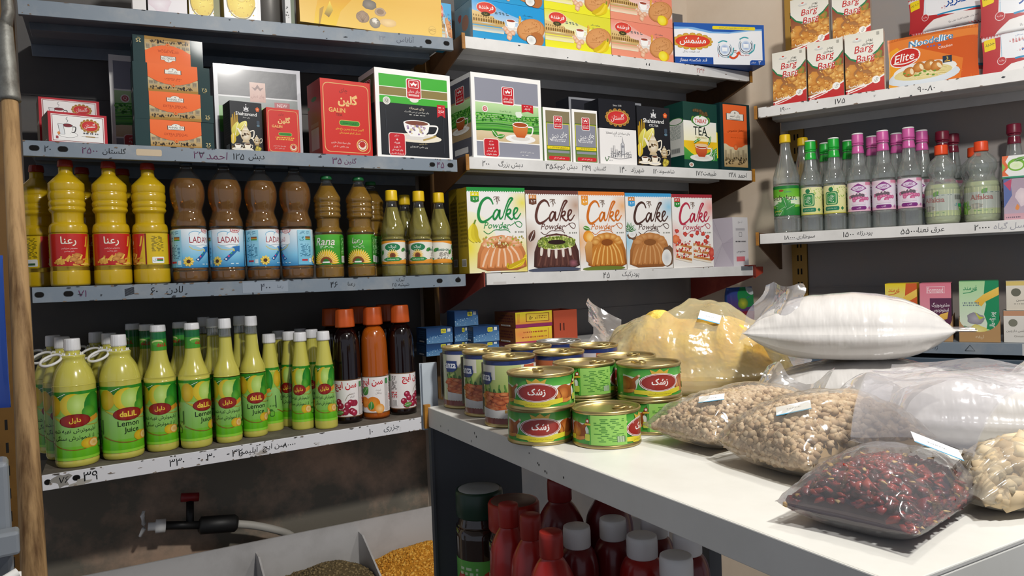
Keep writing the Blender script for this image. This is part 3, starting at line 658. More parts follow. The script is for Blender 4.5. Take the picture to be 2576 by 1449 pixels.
def d_debsh_grey(a):
    a.r(0, 0, 1, 1, WHT); a.r(.05, .03, .955, .945, '#8d8f9c'); a.r(.05, .215, .955, .675, '#d8c6a0', '#d8c6a0'); field(a, .33, .66); a.r(.05, .21, .955, .325, '#cdb489', '#d9c7a4'); a.r(.05, .66, .955, .675, WHT); a.r(.05, .2, .955, .213, WHT)
    debsh_logo(a, .51, .76, .18, .22); a.c(.18, .585, .04, '#f1eeea'); a.c(.18, .585, .03, '#c35a62'); a.t(.18, .585, .036, 'Q', '#f6efe8'); ribbon(a, .79, .63, .17, .1)
    a.t(.47, .575, .025, 'چای سیاه تمیز به', '#5f8a55', fit=.26); a.f(.66, .55, .05, .04, '#dfe9d8'); cup(a, .675, .26, .23, .2, ('#c1561e', '#d98a44'), '#a5481c', sc='#f0efec')
    for r in (.5, 2.6): leaf(a, .34, .265, .11, .06, r - .3, '#2f7a24', '#5aa83c')
    a.rr(.14, .03, .36, .24, .03, '#f2dcd8'); a.rr(.15, .03, .35, .232, .027, RED_)
    for i, t in enumerate(('۵۰۰ گرم', 'هدیه', '۲۰ عدد', 'چای کیسه ای', 'معطر خانواده')): a.t(.25, .205 - i * .038, .026, t, WHT, fit=.17)
    a.t(.76, .1, .028, 'وزن خالص: ۳±۵۲۰ گرم', '#eeeeee', fit=.26); a.l(.68, .055, .8, .07, 1, '#d8d8da')
def d_debsh_greyside(a):
    a.r(0, 0, 1, 1, WHT); a.r(.05, .03, .95, .945, '#5c5d68'); a.r(.05, .25, .95, .72, '#b49a74'); field(a, .42, .7, .05, .95); debsh_logo(a, .5, .78, .4, .2); cup(a, .5, .36, .4, .16, ('#9c4418', '#b86a34'), '#8a3a14'); a.rr(.2, .08, .8, .15, .01, '#d9d9da')
def d_debsh_small(a):
    a.r(0, 0, 1, 1, WHT); a.r(.09, .03, .96, .95, '#857a5c'); a.r(.09, .1, .96, .74, '#4d6b2a'); a.r(.11, .12, .94, .72, '#d7cf3a'); a.r(.13, .13, .92, .71, '#898b97'); debsh_logo(a, .53, .74, .32, .24)
    a.t(.53, .49, .12, 'چای دبش', '#f2f2f2', fit=.66, rot=.2, b=.005); a.l(.25, .38, .8, .44, 2, '#dcdce0'); a.r(.09, .235, .96, .31, '#4d6b2a'); a.r(.12, .245, .93, .3, '#e8d21e'); a.l(.2, .255, .85, .29, 2, '#8a7a1e')
    a.r(.09, .16, .96, .235, '#5a7a36'); a.r(.14, .175, .92, .22, '#8d8f9a'); a.r(.09, .03, .96, .16, '#6d7a44'); a.rr(.16, .045, .92, .115, .03, '#c8262e'); a.t(.54, .08, .035, 'وزن خالص: ۲±۱۰۰ گرم', WHT, fit=.66)
def d_golestan_bw(a):
    a.r(0, 0, 1, 1, '#eceae8'); a.r(0, .555, 1, 1, '#14161d'); a.t(.5, .915, .026, 'Since 1330', '#d8d8d8', fit=.28); golestan_oval(a, .5, .73, .62, .26); a.t(.5, .49, .05, 'چای سیاه ارل گری (معطر)', '#3a3a40', fit=.78); a.l(.38, .44, .6, .455, 1, '#8a8a90')
    c = '#5c5e66'
    a.p([(.57, .16), (.57, .33), (.6, .35), (.615, .43), (.63, .35), (.66, .33), (.66, .16)], '#c9cacd'); a.st([(.57, .12), (.57, .33), (.6, .35), (.615, .44), (.63, .35), (.66, .33), (.66, .12)], .008, c, sm=0); a.c(.615, .29, .022, '#8a8c94')
    for x, h in ((.3, .26), (.36, .3), (.42, .24), (.5, .22), (.72, .2), (.8, .18)): a.st([(x, .12), (x, h), (x + .04, h), (x + .04, .12)], .006, c, sm=0)
    for i in range(7): a.st([(.28 + i * .08, .17 + .02 * (i % 2)), (.36 + i * .08, .17)], .005, c, sm=0)
    a.st([(.2, .13), (.5, .1), (.85, .13)], .006, c); a.sp(.28, .13, .84, .22, 60, .006, (c, '#8a8c94')); a.st([(.13, .12), (.17, .06), (.24, .13)], .012, '#3f6a3a'); a.l(.22, .065, .32, .08, 1, '#8a8a90')
def d_tabiat(a):
    a.r(0, 0, 1, 1, '#134038'); a.r(.0, .135, .97, .72, '#e8d52a', '#f2f0ea'); a.e(.5, .38, .75, .26, '#f0da1e', '#e8a024'); a.r(0, .42, .97, .72, '#f4efc8', '#efeeea'); a.p([(0, .135), (0, .33), (.2, .24), (.4, .17), (.6, .22), (.97, .34), (.97, .135)], '#2f8a3a', '#57a844')
    for i in range(10): leaf(a, .7 + .02 * i, .14 + .02 * (i % 4), .22, .06, .6 + .2 * (i % 5), '#1f6d2e', '#48a040')
    for i in range(40): a.f(.5 + .26 * cos(i * 1.7) * ((i % 7) / 7), .83 + .055 * sin(i * 2.3), .04, .022, '#4a3a26', '#7a6038')
    a.e(.28, .74, .06, .05, '#6a9a3a'); a.e(.72, .74, .06, .05, '#6a9a3a'); a.e(.5, .73, .25, .085, '#2f7a34'); a.e(.5, .73, .225, .075, '#f2f0ec'); a.t(.5, .725, .062, 'TABIAT', '#c3342c', fit=.36, b=.02); leaf(a, .46, .78, .1, .04, .8, '#3f8a2c')
    a.t(.48, .575, .13, 'TEA', '#1c2a26', fit=.4, b=.0); a.st([(.62, .52), (.68, .5), (.74, .485), (.8, .49)], .012, '#1c2a26'); a.t(.5, .475, .032, 'Ceylon Delivery', '#b0a02a', fit=.34)
    cup(a, .5, .17, .36, .2, ('#b33f22', '#d86a3a'), '#a53a1e', sc='#e4e6de'); a.e(.5, .36, .2, .025, '#e8c9a0')
    for x, y, r in ((.35, .43, .2), (.28, .39, .5), (.7, .37, 1.0), (.74, .42, 1.2)): leaf(a, x, y, .14, .06, r, '#2f7a24', '#5aa83c')
    a.e(.19, .06, .07, .035, '#dfe4dc'); a.e(.19, .06, .04, .02, '#b98a7a')
def d_tabiat_side(a):
    a.r(0, 0, 1, 1, '#134038'); a.r(.02, .2, 1, .72, '#dcdcd4'); a.e(.6, .72, .4, .055, '#2f7a34'); a.e(.6, .72, .34, .045, '#efe9e4'); a.l(.2, .45, .85, .66, 12, '#7c8a84'); a.r(.3, .24, .8, .32, '#b8bab4'); [a.r(.34 + i * .05, .25, .36 + i * .05, .31, '#4a4a4a') for i in range(9)]
def d_ahmad_tall(a):
    a.r(0, 0, 1, 1, '#123033'); x0, x1 = .1, .9; a.r(x0, .06, x1, .98, '#e8622a', '#ee6c34'); a.r(x0, .06, x1, .4, '#a6895a', '#d8cba8')
    a.p([(x0, .55), (x0, .42), (.3, .36), (.5, .345), (.7, .36), (x1, .42), (x1, .55)], '#e8622a'); a.c(.5, .355, .045, '#d4541f', '#e88a52')
    for i in range(9): h = .05 + .09 * abs(sin(i * 1.9 + 1)); a.r(.12 + i * .085, .16, .19 + i * .085, .18 + h, '#8d7c5a', '#a8987a')
    a.sp(.12, .1, .88, .2, 60, .012, ('#4a3c28', '#6b5838', '#352c20')); logo_ahmad(a, .5, .82, .6, .16, False); a.t(.5, .6, .05, 'معطر مخصوص', '#7c2c12', fit=.6, rot=.06); a.l(.2, .49, .8, .505, 1, '#c4541f')
def d_biscuit(a, c1, c2, fruit, lit='#fff'):
    a.r(0, 0, 1, 1, '#f0f4f4', c1); a.r(0, .0, 1, .22, c2, c2); a.r(0, .22, 1, .38, c2, '#f2efe2'); a.p([(.2, 1), (1, 1), (1, .45), (.75, .6), (.45, .75)], c1)
    a.p([(0, .72), (0, .42), (.2, .44), (.44, .40), (.44, .5), (.3, .56), (.28, .62), (.2, .62), (.17, .66)], '#c9a25c', '#e0c48a'); a.r(0, .36, .44, .42, '#b79a62', '#cbb07a')
    for i in range(13): a.rr(.012 + i * .033, .45, .032 + i * .033, .53, .02, '#7a5a2c'); a.rr(.012 + i * .033, .57 - i * .004, .026 + i * .033, .62 - i * .005, .014, '#8a6a38') if i < 9 else 0
    a.r(0, .2, .42, .36, '#e9e0c4', c2); a.r(0, .3, .4, .33, '#cdb98a')
    a.e(.19, .8, .135, .155, '#e8d8c0'); a.e(.19, .8, .128, .145, '#d23a30', '#dc5a4a'); a.t(.19, .81, .15, 'فرخنده', WHT, fit=.21, b=.015); a.e(.18, .65, .06, .055, '#3f3a1e'); a.t(.18, .65, .05, 'شیبا', '#d8c86a', fit=.09)
    a.l(.3, .68, .5, .75, 2, '#55666a'); a.t(.76, .76, .05, 'بیسکویت رنگین', '#3a5a6a', fit=.16); a.t(.78, .68, .05, 'با آرد سبوس دار', '#3a5a6a', fit=.14)
    cup(a, .52, .36, .13, .24, WHT, '#9c4632', sc='#ece4da')
    for x, y in ((.44, .34), (.47, .27), (.54, .26), (.5, .2), (.49, .13)): a.f(x, y, .035, .07, '#d9a07a', '#eed2bb')
    for k in range(7): a.f(.635 + .008 * (k % 2) + k * .002, .45 + k * .04, .016, .035, '#d99a2c', '#eac06a', j=.1)
    a.e(.8, .4, .205, .29, '#c08048', rot=.28); a.e(.8, .41, .185, .265, '#d2935a', '#daa068', rot=.28); a.st([(.67, .28), (.78, .3), (.92, .42), (.93, .6), (.85, .66)], .012, '#b87a42'); a.t(.8, .44, .07, 'Farkhonde', '#b67840', fit=.22, rot=.4)
    a.sp(.66, .2, .94, .64, 24, .012, ('#a8683a',), lambda x, y: ((x - .8) / .15) ** 2 + ((y - .42) / .2) ** 2 < 1)
    if fruit == 'coconut': a.e(.88, .18, .1, .19, '#b5703c'); a.e(.8, .14, .075, .13, '#6a5040'); a.e(.8, .14, .065, .115, '#f2f2ee', '#cfd2d0')
    elif fruit == 'banana':
        for k in range(3): a.st([(.95 - k * .02, .38), (.93 - k * .05, .2), (.85 - k * .05, .1), (.76 - k * .02, .05 + k * .03)], .05, ('#e0c41e', '#ead23a', '#d2b21a')[k], w1=.11)
        a.st([(.95, .45), (.94, .36)], .04, '#7a8a2a', sm=0)
    else: a.e(.84, .17, .085, .14, '#e3a41e'); a.e(.82, .17, .075, .14, '#ecd81e', '#f4e65a')
def d_sugar(a):
    a.r(0, 0, 1, 1, '#e9ecf2', '#f3f4f6'); a.p([(0, 1), (0, .84), (.15, .86), (.4, .76), (.6, .76), (.85, .84), (1, .86), (1, 1)], '#7fb2e4'); a.p([(0, 1), (0, .9), (.2, .9), (.42, .8), (.62, .8), (.85, .88), (1, .9), (1, 1)], '#2a5cae'); a.r(.975, 0, 1, 1, '#2a5cae')
    a.rr(.42, .86, .9, .94, .03, '#ecd62a'); a.t(.66, .9, .05, 'شاخص رعایت و سطح مصرف دانش هستیم', '#2a3a6a', fit=.44)
    for i in range(16):
        t = 2 * pi * i / 16; a.e(.2 + .19 * cos(t), .55 + .17 * sin(t), .035, .045, '#c0902c', '#e2bc5a', n=8)
    a.e(.2, .55, .2, .17, '#d9a83c'); a.e(.2, .55, .19, .15, '#d8402c', '#e05a40'); a.t(.2, .55, .2, 'مشمش', WHT, fit=.3, b=.02); a.t(.18, .3, .06, 'قند، طبیعت، زندگی', '#55606c', fit=.2)
    a.r(0, 0, .42, .17, '#2450a0'); a.t(.2, .09, .1, 'قند شکسته ممتاز', WHT, fit=.36, b=.012)
    for x, y in ((.55, .37), (.79, .47)):
        for r, c in ((.2, '#8fa8b8'), (.182, '#eef0f4'), (.165, '#3a4658'), (.145, '#eef0f4')): a.c(x, y, r, c)
        a.e(x, y + .13, .06, .1, '#eef0f4'); a.st([(x - .07, y + .16), (x - .02, y + .21), (x + .03, y + .19)], .03, '#3fa0a8'); a.st([(x + .03, y - .2), (x + .085, y - .1), (x + .1, y + .05)], .03, '#3fa0a8'); a.c(x, y, .13, '#dbe8f6', '#2a62b8')
        a.r(x - .03, y - .05, x + .03, y + .05, '#e9f0f4', '#ffffff'); a.t(x - .07, y - .15, .08, '۱', '#d05a4a')
    a.t(.665, .33, .05, '=', '#8a5a52'); a.st([(.6, .2), (.64, .16), (.68, .2), (.7, .28)], .05, '#d8502a'); a.p([(.67, .27), (.71, .34), (.73, .25)], '#d8502a'); a.t(.77, .24, .05, 'نشاط جمعه', '#c0402a', fit=.13)
    a.rr(.83, -.08, 1.05, .12, .06, '#2450a0'); a.t(.94, .06, .09, '۳', WHT); a.t(.87, .055, .05, 'کیلوگرم', WHT, fit=.07)
def d_choc(a):
    a.r(0, 0, 1, 1, '#e6c05a', '#dcae3e', None); a.p([(.09, 0), (.1, .35), (.13, 1), (.36, 1), (.27, .5), (.235, 0)], '#e8c41e', '#d89a18'); a.p([(.16, .35), (.19, .25), (.22, .5), (.2, .8)], '#7a5a1e', '#f4d84a'); a.p([(.13, .5), (.12, 0), (.13, 0), (.16, .6)], '#b08a2a')
    K = 6
    for x, y, rx, ry, c, ci in ((.47, .86, .05, .17, '#6a6258', '#8a8278'), (.545, .66, .042, .15, '#a58c72', '#c2a78c'), (.42, .42, .045, .2, '#8d7560', '#b49a80'), (.505, .27, .04, .18, '#7c7468', '#a29a8c'), (.6, .33, .06, .14, '#d8b478', '#e8cc94')): a.f(x, y, rx, ry, c, ci, j=.06, n=18)
    for i in range(7): a.st([(.42, .24), (.385 + i * .011, .52)], .012, '#7c6450', sm=0)
    a.e(.545, .67, .026, .09, '#8d745c'); a.f(.505, .33, .02, .08, '#c9c2b4', '#efeae0', j=.4); a.c(.925, .28, .15, '#d2ac4e'); a.c(.925, .28, .125, '#e2bc58'); a.st([(.9, .22), (.925, .32), (.95, .3)], .03, '#c09a40'); a.st([(.9, .3), (.93, .26), (.95, .24)], .03, '#c09a40')
def bundt(a, x, y, w, h, dk, md, lt, n=9, ice=None):
    a.p([(x - w * .5, y + h * .1), (x - w * .48, y + h * .5), (x - w * .4, y + h * .78), (x - w * .22, y + h * .95), (x, y + h), (x + w * .22, y + h * .95), (x + w * .4, y + h * .78), (x + w * .48, y + h * .5), (x + w * .5, y + h * .1), (x + w * .3, y), (x - w * .3, y)], dk, md)
    for i in range(n):
        t = (i + .5) / n * 2 - 1; xx = x + t * w * .46; d = 1 - abs(t)
        a.st([(x + t * w * .2, y + h * (.62 + .1 * abs(t))), (x + t * w * .38, y + h * .5), (xx, y + h * .04 + .02)], w / n * .75 * a.W / a.H, md, w1=w / n * 1.0 * a.W / a.H); a.st([(x + t * w * .22, y + h * (.6 + .1 * abs(t))), (x + t * w * .37, y + h * .45), (xx - .01, y + h * .12)], w / n * .22 * a.W / a.H, lt)
    for i in range(7):
        t = i / 6 * pi; a.e(x + w * .3 * cos(t), y + h * (.74 + .16 * sin(t)), w * .11, h * .09, md, lt, n=10)
    a.e(x, y + h * .72, w * .15, h * .09, dk, dk)
    if ice:
        a.e(x, y + h * .74, w * .38, h * .2, ice); a.e(x, y + h * .74, w * .16, h * .08, dk)
        for t in (-.75, -.4, -.05, .3, .65): a.st([(x + t * w * .42, y + h * .68), (x + t * w * .46, y + h * (.42 - .12 * (1 - abs(t))))], .024, ice, w1=.04)
def d_cake(a, top, word, wash, base, kind):
    a.r(0, 0, 1, 1, '#ece9e4', '#efedea'); a.e(.95, .82, .28, .2, '#ece9e5', wash); a.e(0, .36, .3, .3, '#ece9e4', wash)
    if kind == 'banana': a.e(0, .3, .5, .42, '#f0edd2', '#ead92a'); a.e(1, .1, .5, .3, '#efe9c8', '#e6d024')
    a.r(0, .945, 1, 1, top); [a.c(.02 + i * .04, .945, .012, '#efedea', n=8) for i in range(26)]
    c1, c2 = base; a.r(.06, .895, .2, .945, c1); a.p([(.06, .895), (.06, .835), (.13, .82), (.2, .835), (.2, .895)], c2); a.l(.08, .905, .18, .935, 2, WHT); a.l(.08, .85, .18, .88, 2, WHT)
    for i in range(5): a.st([(.47 + .03 * cos(i * 2.1), .86 + .03 * sin(i * 1.7)), (.5 + .05 * sin(i), .89), (.53 + .03 * cos(i * 1.3), .84 + .05 * sin(i * 2))], .008, '#8a7a70')
    w = word
    a.st([(.44, .8), (.40, .86), (.33, .875), (.24, .82), (.185, .70), (.20, .62), (.26, .595), (.36, .63), (.44, .68)], .014, w, w1=.036)
    a.st([(.54, .715), (.50, .74), (.45, .70), (.435, .65), (.46, .625), (.51, .67), (.55, .735), (.54, .66), (.56, .63), (.6, .66)], .016, w, w1=.026)
    a.st([(.6, .66), (.67, .79), (.73, .87), (.78, .87), (.74, .83), (.68, .75), (.63, .62)], .012, w, w1=.024); a.st([(.65, .69), (.7, .74), (.74, .735), (.72, .695), (.67, .685), (.72, .64), (.755, .625), (.79, .65)], .014, w, w1=.024)
    a.st([(.78, .67), (.85, .72), (.86, .755), (.82, .755), (.79, .70), (.80, .645), (.85, .635), (.92, .70)], .014, w, w1=.024)
    a.t(.5, .555, .075, 'Powder', w, fit=.5, sh=.3); a.st([(.72, .55), (.86, .6), (.93, .57), (.9, .53), (.84, .55), (.8, .6)], .008, w); a.st([(.26, .49), (.34, .455), (.45, .5), (.55, .5), (.66, .5), (.72, .47)], .008, w); a.st([(.52, .505), (.6, .54), (.7, .505)], .007, w)
    a.l(.8, .46, .97, .49, 1, '#8a8a80')
    if kind == 'banana':
        bundt(a, .56, .02, .86, .42, '#a5602f', '#d88c54', '#f0c9a8', 6); a.sp(.25, .3, .95, .43, 60, .013, ('#f4e3cf', '#e8d8a0', '#c9a24a', '#9cab3a'))
        for k in range(4): a.st([(.98, .2 - k * .015), (.9 - k * .03, .1), (.75 - k * .03, .06), (.66, .045 + .02 * k)], .02, ('#e6cd22', '#d8bb1c', '#efdb46', '#c9aa18')[k], w1=.045)
        for k in range(3): a.st([(.1, .58), (.03 + k * .05, .5), (.02 + k * .06, .42), (.1 + k * .05, .36)], .02, ('#e6d43a', '#d6c22a', '#c9b424')[k], w1=.05)
        a.st([(.1, .57), (.13, .62)], .02, '#6a8a2a', sm=0)
    elif kind == 'choco':
        bundt(a, .55, .02, .88, .45, '#3a211b', '#5c362b', '#7d5344', 7); bundt(a, .55, .02, .88, .45, '#3a211b', '#54312a', '#6f473c', 7, '#e6dcd2'); a.e(.55, .355, .36, .075, '#7a8a3a'); a.sp(.2, .28, .9, .43, 170, .014, ('#b9c95a', '#8fa53a', '#d2dc86', '#6d8a2c'), lambda x, y: .35 < ((x - .55) / .36) ** 2 + ((y - .355) / .075) ** 2 < 1.1); a.e(.55, .36, .17, .03, '#2c1814'); a.f(.86, .1, .09, .05, '#5c3a3c', '#a0606c'); a.e(.5, .02, .5, .03, '#4a5064'); leaf(a, .05, .38, .2, .12, 1.1, '#4a2c26', '#6a463a')
    elif kind == 'orange':
        a.c(.18, .43, .075, '#e08a1c', '#f0b04a'); a.c(.22, .42, .06, '#efb04a', '#f4d088'); leaf(a, .08, .55, .16, .08, -.3, '#3f7a24', '#5a9a34'); bundt(a, .58, .02, .84, .46, '#8a4a14', '#c47c2c', '#eab96a', 7); a.p([(.12, .12), (.1, .3), (.16, .38), (.26, .36), (.24, .06)], '#a8642a', '#d9a45c'); a.e(.5, .02, .46, .03, '#6a7a2c')
    elif kind == 'coconut':
        bundt(a, .5, .02, .9, .46, '#8a5426', '#b97a40', '#d09a62', 7); a.f(.12, .45, .1, .06, '#6a4c38', '#8a6a52'); a.e(.12, .46, .08, .045, '#f0efec', '#d2d4d6'); a.f(.9, .16, .13, .13, '#6a4c38', '#8a6848'); a.e(.86, .14, .11, .11, '#ecece8', '#c9ccce')
        for i in range(6): leaf(a, .05, .5, .16, .05, .2 + i * .5, '#2f6a3a', '#4f8a4a')
    else:
        for x0, dy, w in ((.05, .0, .42), (.48, -.01, .48)):
            P = [(x0, .12 + dy), (x0 + w * .95, .06 + dy), (x0 + w, .3 + dy), (x0 + .03, .36 + dy)]; a.p(P, '#e9dcc8', '#f2ead8')
            for k in range(3): y = .09 + k * .085 + dy; a.p([(x0 + .01, y + .05), (x0 + w * .95, y), (x0 + w * .96, y + .03), (x0 + .015, y + .085)], '#b9763a', '#cc8e50'); a.sp(x0 + .02, y + .05, x0 + w * .92, y + .1, 26, .014, ('#c22a24', '#dc4a3a', '#efe0d8'))
        for i, (x, y) in enumerate(((.3, .46), (.46, .44), (.6, .47), (.75, .46), (.86, .42), (.15, .36), (.62, .33), (.8, .36), (.95, .12), (.1, .5))): a.f(x, y, .05, .028, '#b8262a', '#e0604a', j=.25)
        a.f(.06, .4, .09, .06, '#d86a3a', '#e88a5a'); a.f(.95, .2, .08, .06, '#c23a34', '#dc6a54')
def d_barg(a):
    a.r(0, 0, 1, 1, '#8a3a2c', '#a5483a'); a.r(0, .1, 1, .62, '#b98a4a', '#8a4a34')
    for x, y, r in ((.85, .6, .12), (.72, .56, .1), (.95, .5, .1)): a.f(x, y, r, r * .6, '#6a8a3a', '#c9763c')
    a.p([(0, .68), (.12, .58), (.35, .5), (.6, .54), (.85, .64), (1, .76), (1, 1), (0, 1)], '#2c7a4a'); a.p([(0, .72), (.15, .6), (.38, .54), (.6, .57), (.85, .68), (1, .79), (1, 1), (0, 1)], '#e9e7df', '#dfdccf'); a.p([(.28, .53), (.5, .5), (.75, .58), (.5, .58)], '#efece6')
    for i in range(26):
        x, y = a.R.random(), .14 + .34 * a.R.random() ** 1.2; a.f(x, y, .13, .075, a.R.choice(('#b9742c', '#c9863a', '#a8642a')), a.R.choice(('#e0a854', '#d99a48', '#e6b868')), j=.3)
    a.sp(0, .14, 1, .5, 70, .014, ('#e6b45c', '#a8642a', '#efc67a', '#c98a3c')); a.p([(0, 0), (0, .07), (.3, .11), (.6, .14), (1, .27), (1, 0)], '#efece6'); a.p([(0, 0), (0, .055), (.3, .09), (.6, .12), (1, .24), (1, 0)], '#b8262a', '#c23a34')
    a.st([(.05, .05), (.3, .1), (.5, .14)], .02, '#f2efe9'); a.st([(.04, .02), (.3, .06), (.55, .11)], .014, '#f2efe9'); a.t(.28, .13, .07, 'سیب', '#f2efe9', fit=.4, b=.01); a.c(.79, .19, .062, '#f3f1ec'); a.t(.79, .19, .06, 'ویژه', '#2c5a4a', fit=.12, rot=1.2)
    a.t(.5, .715, .15, 'Barg', '#f4f1ea', fit=.62, sh=.25, b=.05, rot=.08); a.t(.54, .56, .15, 'Barg', '#f4f1ea', fit=.62, sh=.25, b=.05, rot=.08); a.t(.5, .715, .15, 'Barg', '#bf2a2a', fit=.6, sh=.25, b=.008, rot=.08); a.t(.54, .56, .15, 'Barg', '#bf2a2a', fit=.6, sh=.25, b=.008, rot=.08)
    a.e(.33, .875, .12, .02, '#cfd0cc'); a.e(.33, .89, .06, .02, '#e4e4e0'); a.e(.33, .905, .035, .012, '#c0402a'); a.t(.64, .85, .05, 'پودر', '#3a3a36', fit=.2); a.t(.6, .8, .05, 'سوخاری', '#3a3a36', fit=.28); a.r(.83, .92, .9, .97, '#a8a69c')
def d_pine(a):
    a.r(0, 0, 1, 1, '#efeff0'); a.e(.5, .5, .45, .46, '#d9b81e', '#f0dc5a'); a.sp(.1, .05, .9, .95, 60, .02, ('#f4e67a', '#d2ac1a', '#e6cc3a', '#c49a1e')); a.e(.5, .62, .17, .14, '#d8b824', '#f6ec9a'); a.st([(.05, .7), (.08, .3), (.3, .05), (.7, .06), (.95, .4)], .03, '#8a7a2c')
class Sub:
    """part of a sheet drawn on as if it were a sheet of its own"""
    def __new__(cls, a, x0, y0, x1, y1):
        b = Art.__new__(Art); b.W, b.H, b.T, b.k, b.R = a.W * (x1 - x0), a.H * (y1 - y0), _Shift(a, x0 * a.W, y0 * a.H), a.k, a.R
        return b
class _Shift(list):
    def __init__(s, a, dx, dy): s.a, s.dx, s.dy = a, dx, dy
    def append(s, t): P, C, k = t; s.a.T.append(([(x + s.dx, y + s.dy) for x, y in P], C, k)); s.a.k = max(s.a.k, k)
# ---- carton builder: front edges measured on the shelf plane, everything stands on its shelf
def box(name, label, cat, fr, zf, x0, x1, ytop, off=.02, dep=.09, rot=0, body='#eee', front=None, left=None, right=None, top=None, group=None, z=None, pm=None, h=None, bv=.0012, flip=False, seed=1, gloss=None):
    ca, sa = cos(rot), sin(rot)
    s0 = fr.at(x0, ytop, off)[0]
    q = fr.loc(ray(x1, ytop).xy.to_3d()); c = fr.loc((0, 0, 0))             # the sight line of the far edge, in the shelf's frame
    dx, dy = q[0] - c[0], q[1] - c[1]                                      # c + t*d = (s0,off) + W*(ca,sa)
    det = dx * -sa + ca * dy; ex, ey = s0 - c[0], off - c[1]
    W = (dx * ey - dy * ex) / -det if abs(det) > 1e-9 else .1
    W = abs(W)
    zb = z if z is not None else (zf.z(s0 + W / 2) if isinstance(zf, Shelf) else zf)
    if isinstance(zf, Shelf) and z is None: zb = max(zf.z(s0), zf.z(s0 + W * ca)) 
    H = h or fr.at(x0, ytop, off)[1] - zb
    m = MB().box((0, 0, 0), (W, dep, H), body)
    o = obj(name, m, gloss or mat('card_' + body.strip('#'), body, .45), None, fr.w(s0, off, zb), fr.a + rot, bevel=bv)
    tag(o, label, cat, group); o['dims'] = (W, dep, H)
    def put(fn, nm, w, face, at):
        a = Art(w, H if face != 'top' else dep, seed=seed); fn(a)
        if flip: a.T = [([(w - x, H - y) for x, y in P], C, k) for P, C, k in a.T]
        obj(nm, a.flat(nm, face, at), pm or PRINT, o)
    if front: put(front, 'front_print', W, 'front', (0, 0, 0))
    if left: put(left, 'side_print', dep, 'left', (0, dep, 0))
    if right: put(right, 'side_print', dep, 'right', (W, 0, 0))
    if top: put(top, 'top_print', W, 'top', (0, 0, H))
    return o
plain = lambda *cs: (lambda a: a.r(0, 0, 1, 1, *cs))
def lines(bg, c, n=12):
    def f(a): a.r(0, 0, 1, 1, bg); a.l(.12, .3, .88, .85, n, c); a.r(.3, .08, .75, .17, WHT); [a.r(.33 + i * .04, .09, .345 + i * .04, .16, '#222') for i in range(10)]
    return f
# ---- A2
G = 'tea boxes on the grey shelf'
box('tea_box', 'red-bordered white tea box with a cup picture, in front of its stacked pair', 'tea box', FA, A2, 119, 267, 278, .02, .085, .2, '#a81f2c', d_golestan, lines('#4a3f3c', '#2c2624'), group=G, pm=PFILM)
for i, t in enumerate(('lower red-bordered white tea box of the stack of two, behind the front one', 'upper red-bordered white tea box lying on top of its stack of two')):
    box('tea_box', t, 'tea box', FA, A2, 83, 236, 0, .13, .085, .12, '#a81f2c', d_golestan, lines('#4a3f3c', '#2c2624'), group=G, pm=PFILM, h=.0625, z=A2.z(.1) + i * .063)
box('tea_box', 'silver-framed tea box standing half hidden behind the orange tea stack', 'tea box', FA, A2, 272, 470, 136, .215, .09, 0, '#b9b9be', d_debsh_grey, group=G)
for i, (x0, x1, yt, o_, r_, t) in enumerate(((338, 536, 294, .02, .03, 'dark green tea box with orange panel at the bottom of the stack of four'), (335, 534, 219, .02, .02, 'dark green tea box with orange panel, second from the bottom of the stack'), (332, 525, 144, .022, .03, 'dark green tea box with orange panel and Persian wording, third in the stack'), (332, 507, 75, .035, .03, 'upside-down dark green tea box with orange panel topping the stack of four'))):
    zb = A2.z(.3) + i * .0665
    box('tea_box', t, 'tea box', FA, A2, x0, x1, yt, o_, .09, r_, '#10292c', (lambda a, i=i: d_ahmad(a, i != 2, '۲۵' if i == 2 else '25')), lines('#15383a', '#3a5a58', 6), group=G, pm=PFILM, z=zb, h=.0663, flip=i == 3)
silv = mat('foil_card', '#4a4c54', .32, .0, attr=True, coat=.35, bump=(18, .15, .002))
box('tea_box', 'large silver-grey tea box with a bright lamp reflection and NEW ribbon', 'tea box', FA, A2, 535, 753, 158, .14, .09, .0, '#c4c4ca', d_debsh_silver, group=G, pm=silv)
box('tea_box', 'small black tea box with white teapot and gold leaf, left of the small red one', 'tea box', FA, A2, 577, 657, 252, .035, .06, .14, '#17181c', d_shahsavand, lines('#3a3a3c', '#5c5c5e'), group=G)
box('tea_box', 'small red tea box with gold border beside the small black one', 'tea box', FA, A2, 669, 751, 269, .03, .06, .1, '#b8251e', lambda a: d_galin(a, True), group=G)
def galside(a): a.r(0, 0, 1, 1, '#a8231c'); a.e(.5, .77, .2, .03, '#2c6a2c'); a.e(.05, .68, .1, .02, '#2c6a2c'); a.r(.2, .1, .78, .38, '#c9a09a'); a.r(.2, .4, .78, .45, '#b0605a')
box('tea_box', 'large red tea box with gold border and green pill-shaped label', 'tea box', FA, A2, 804, 930, 195, .015, .1, .1, '#b8251e', d_galin, galside, group=G)
def dgside(a): a.r(0, 0, 1, 1, '#d8d4cc'); a.r(.05, .03, .95, .94, '#2a2c30'); a.r(.05, .62, .95, .94, '#6a6a50'); debsh_logo(a, .55, .8, .4, .2)
box('tea_box', 'white-framed green and black tea box with a flowered cup', 'tea box', FA, A2, 941, 1130, 168, .012, .12, .06, '#e8e6e2', d_debsh_green, dgside, group=G)
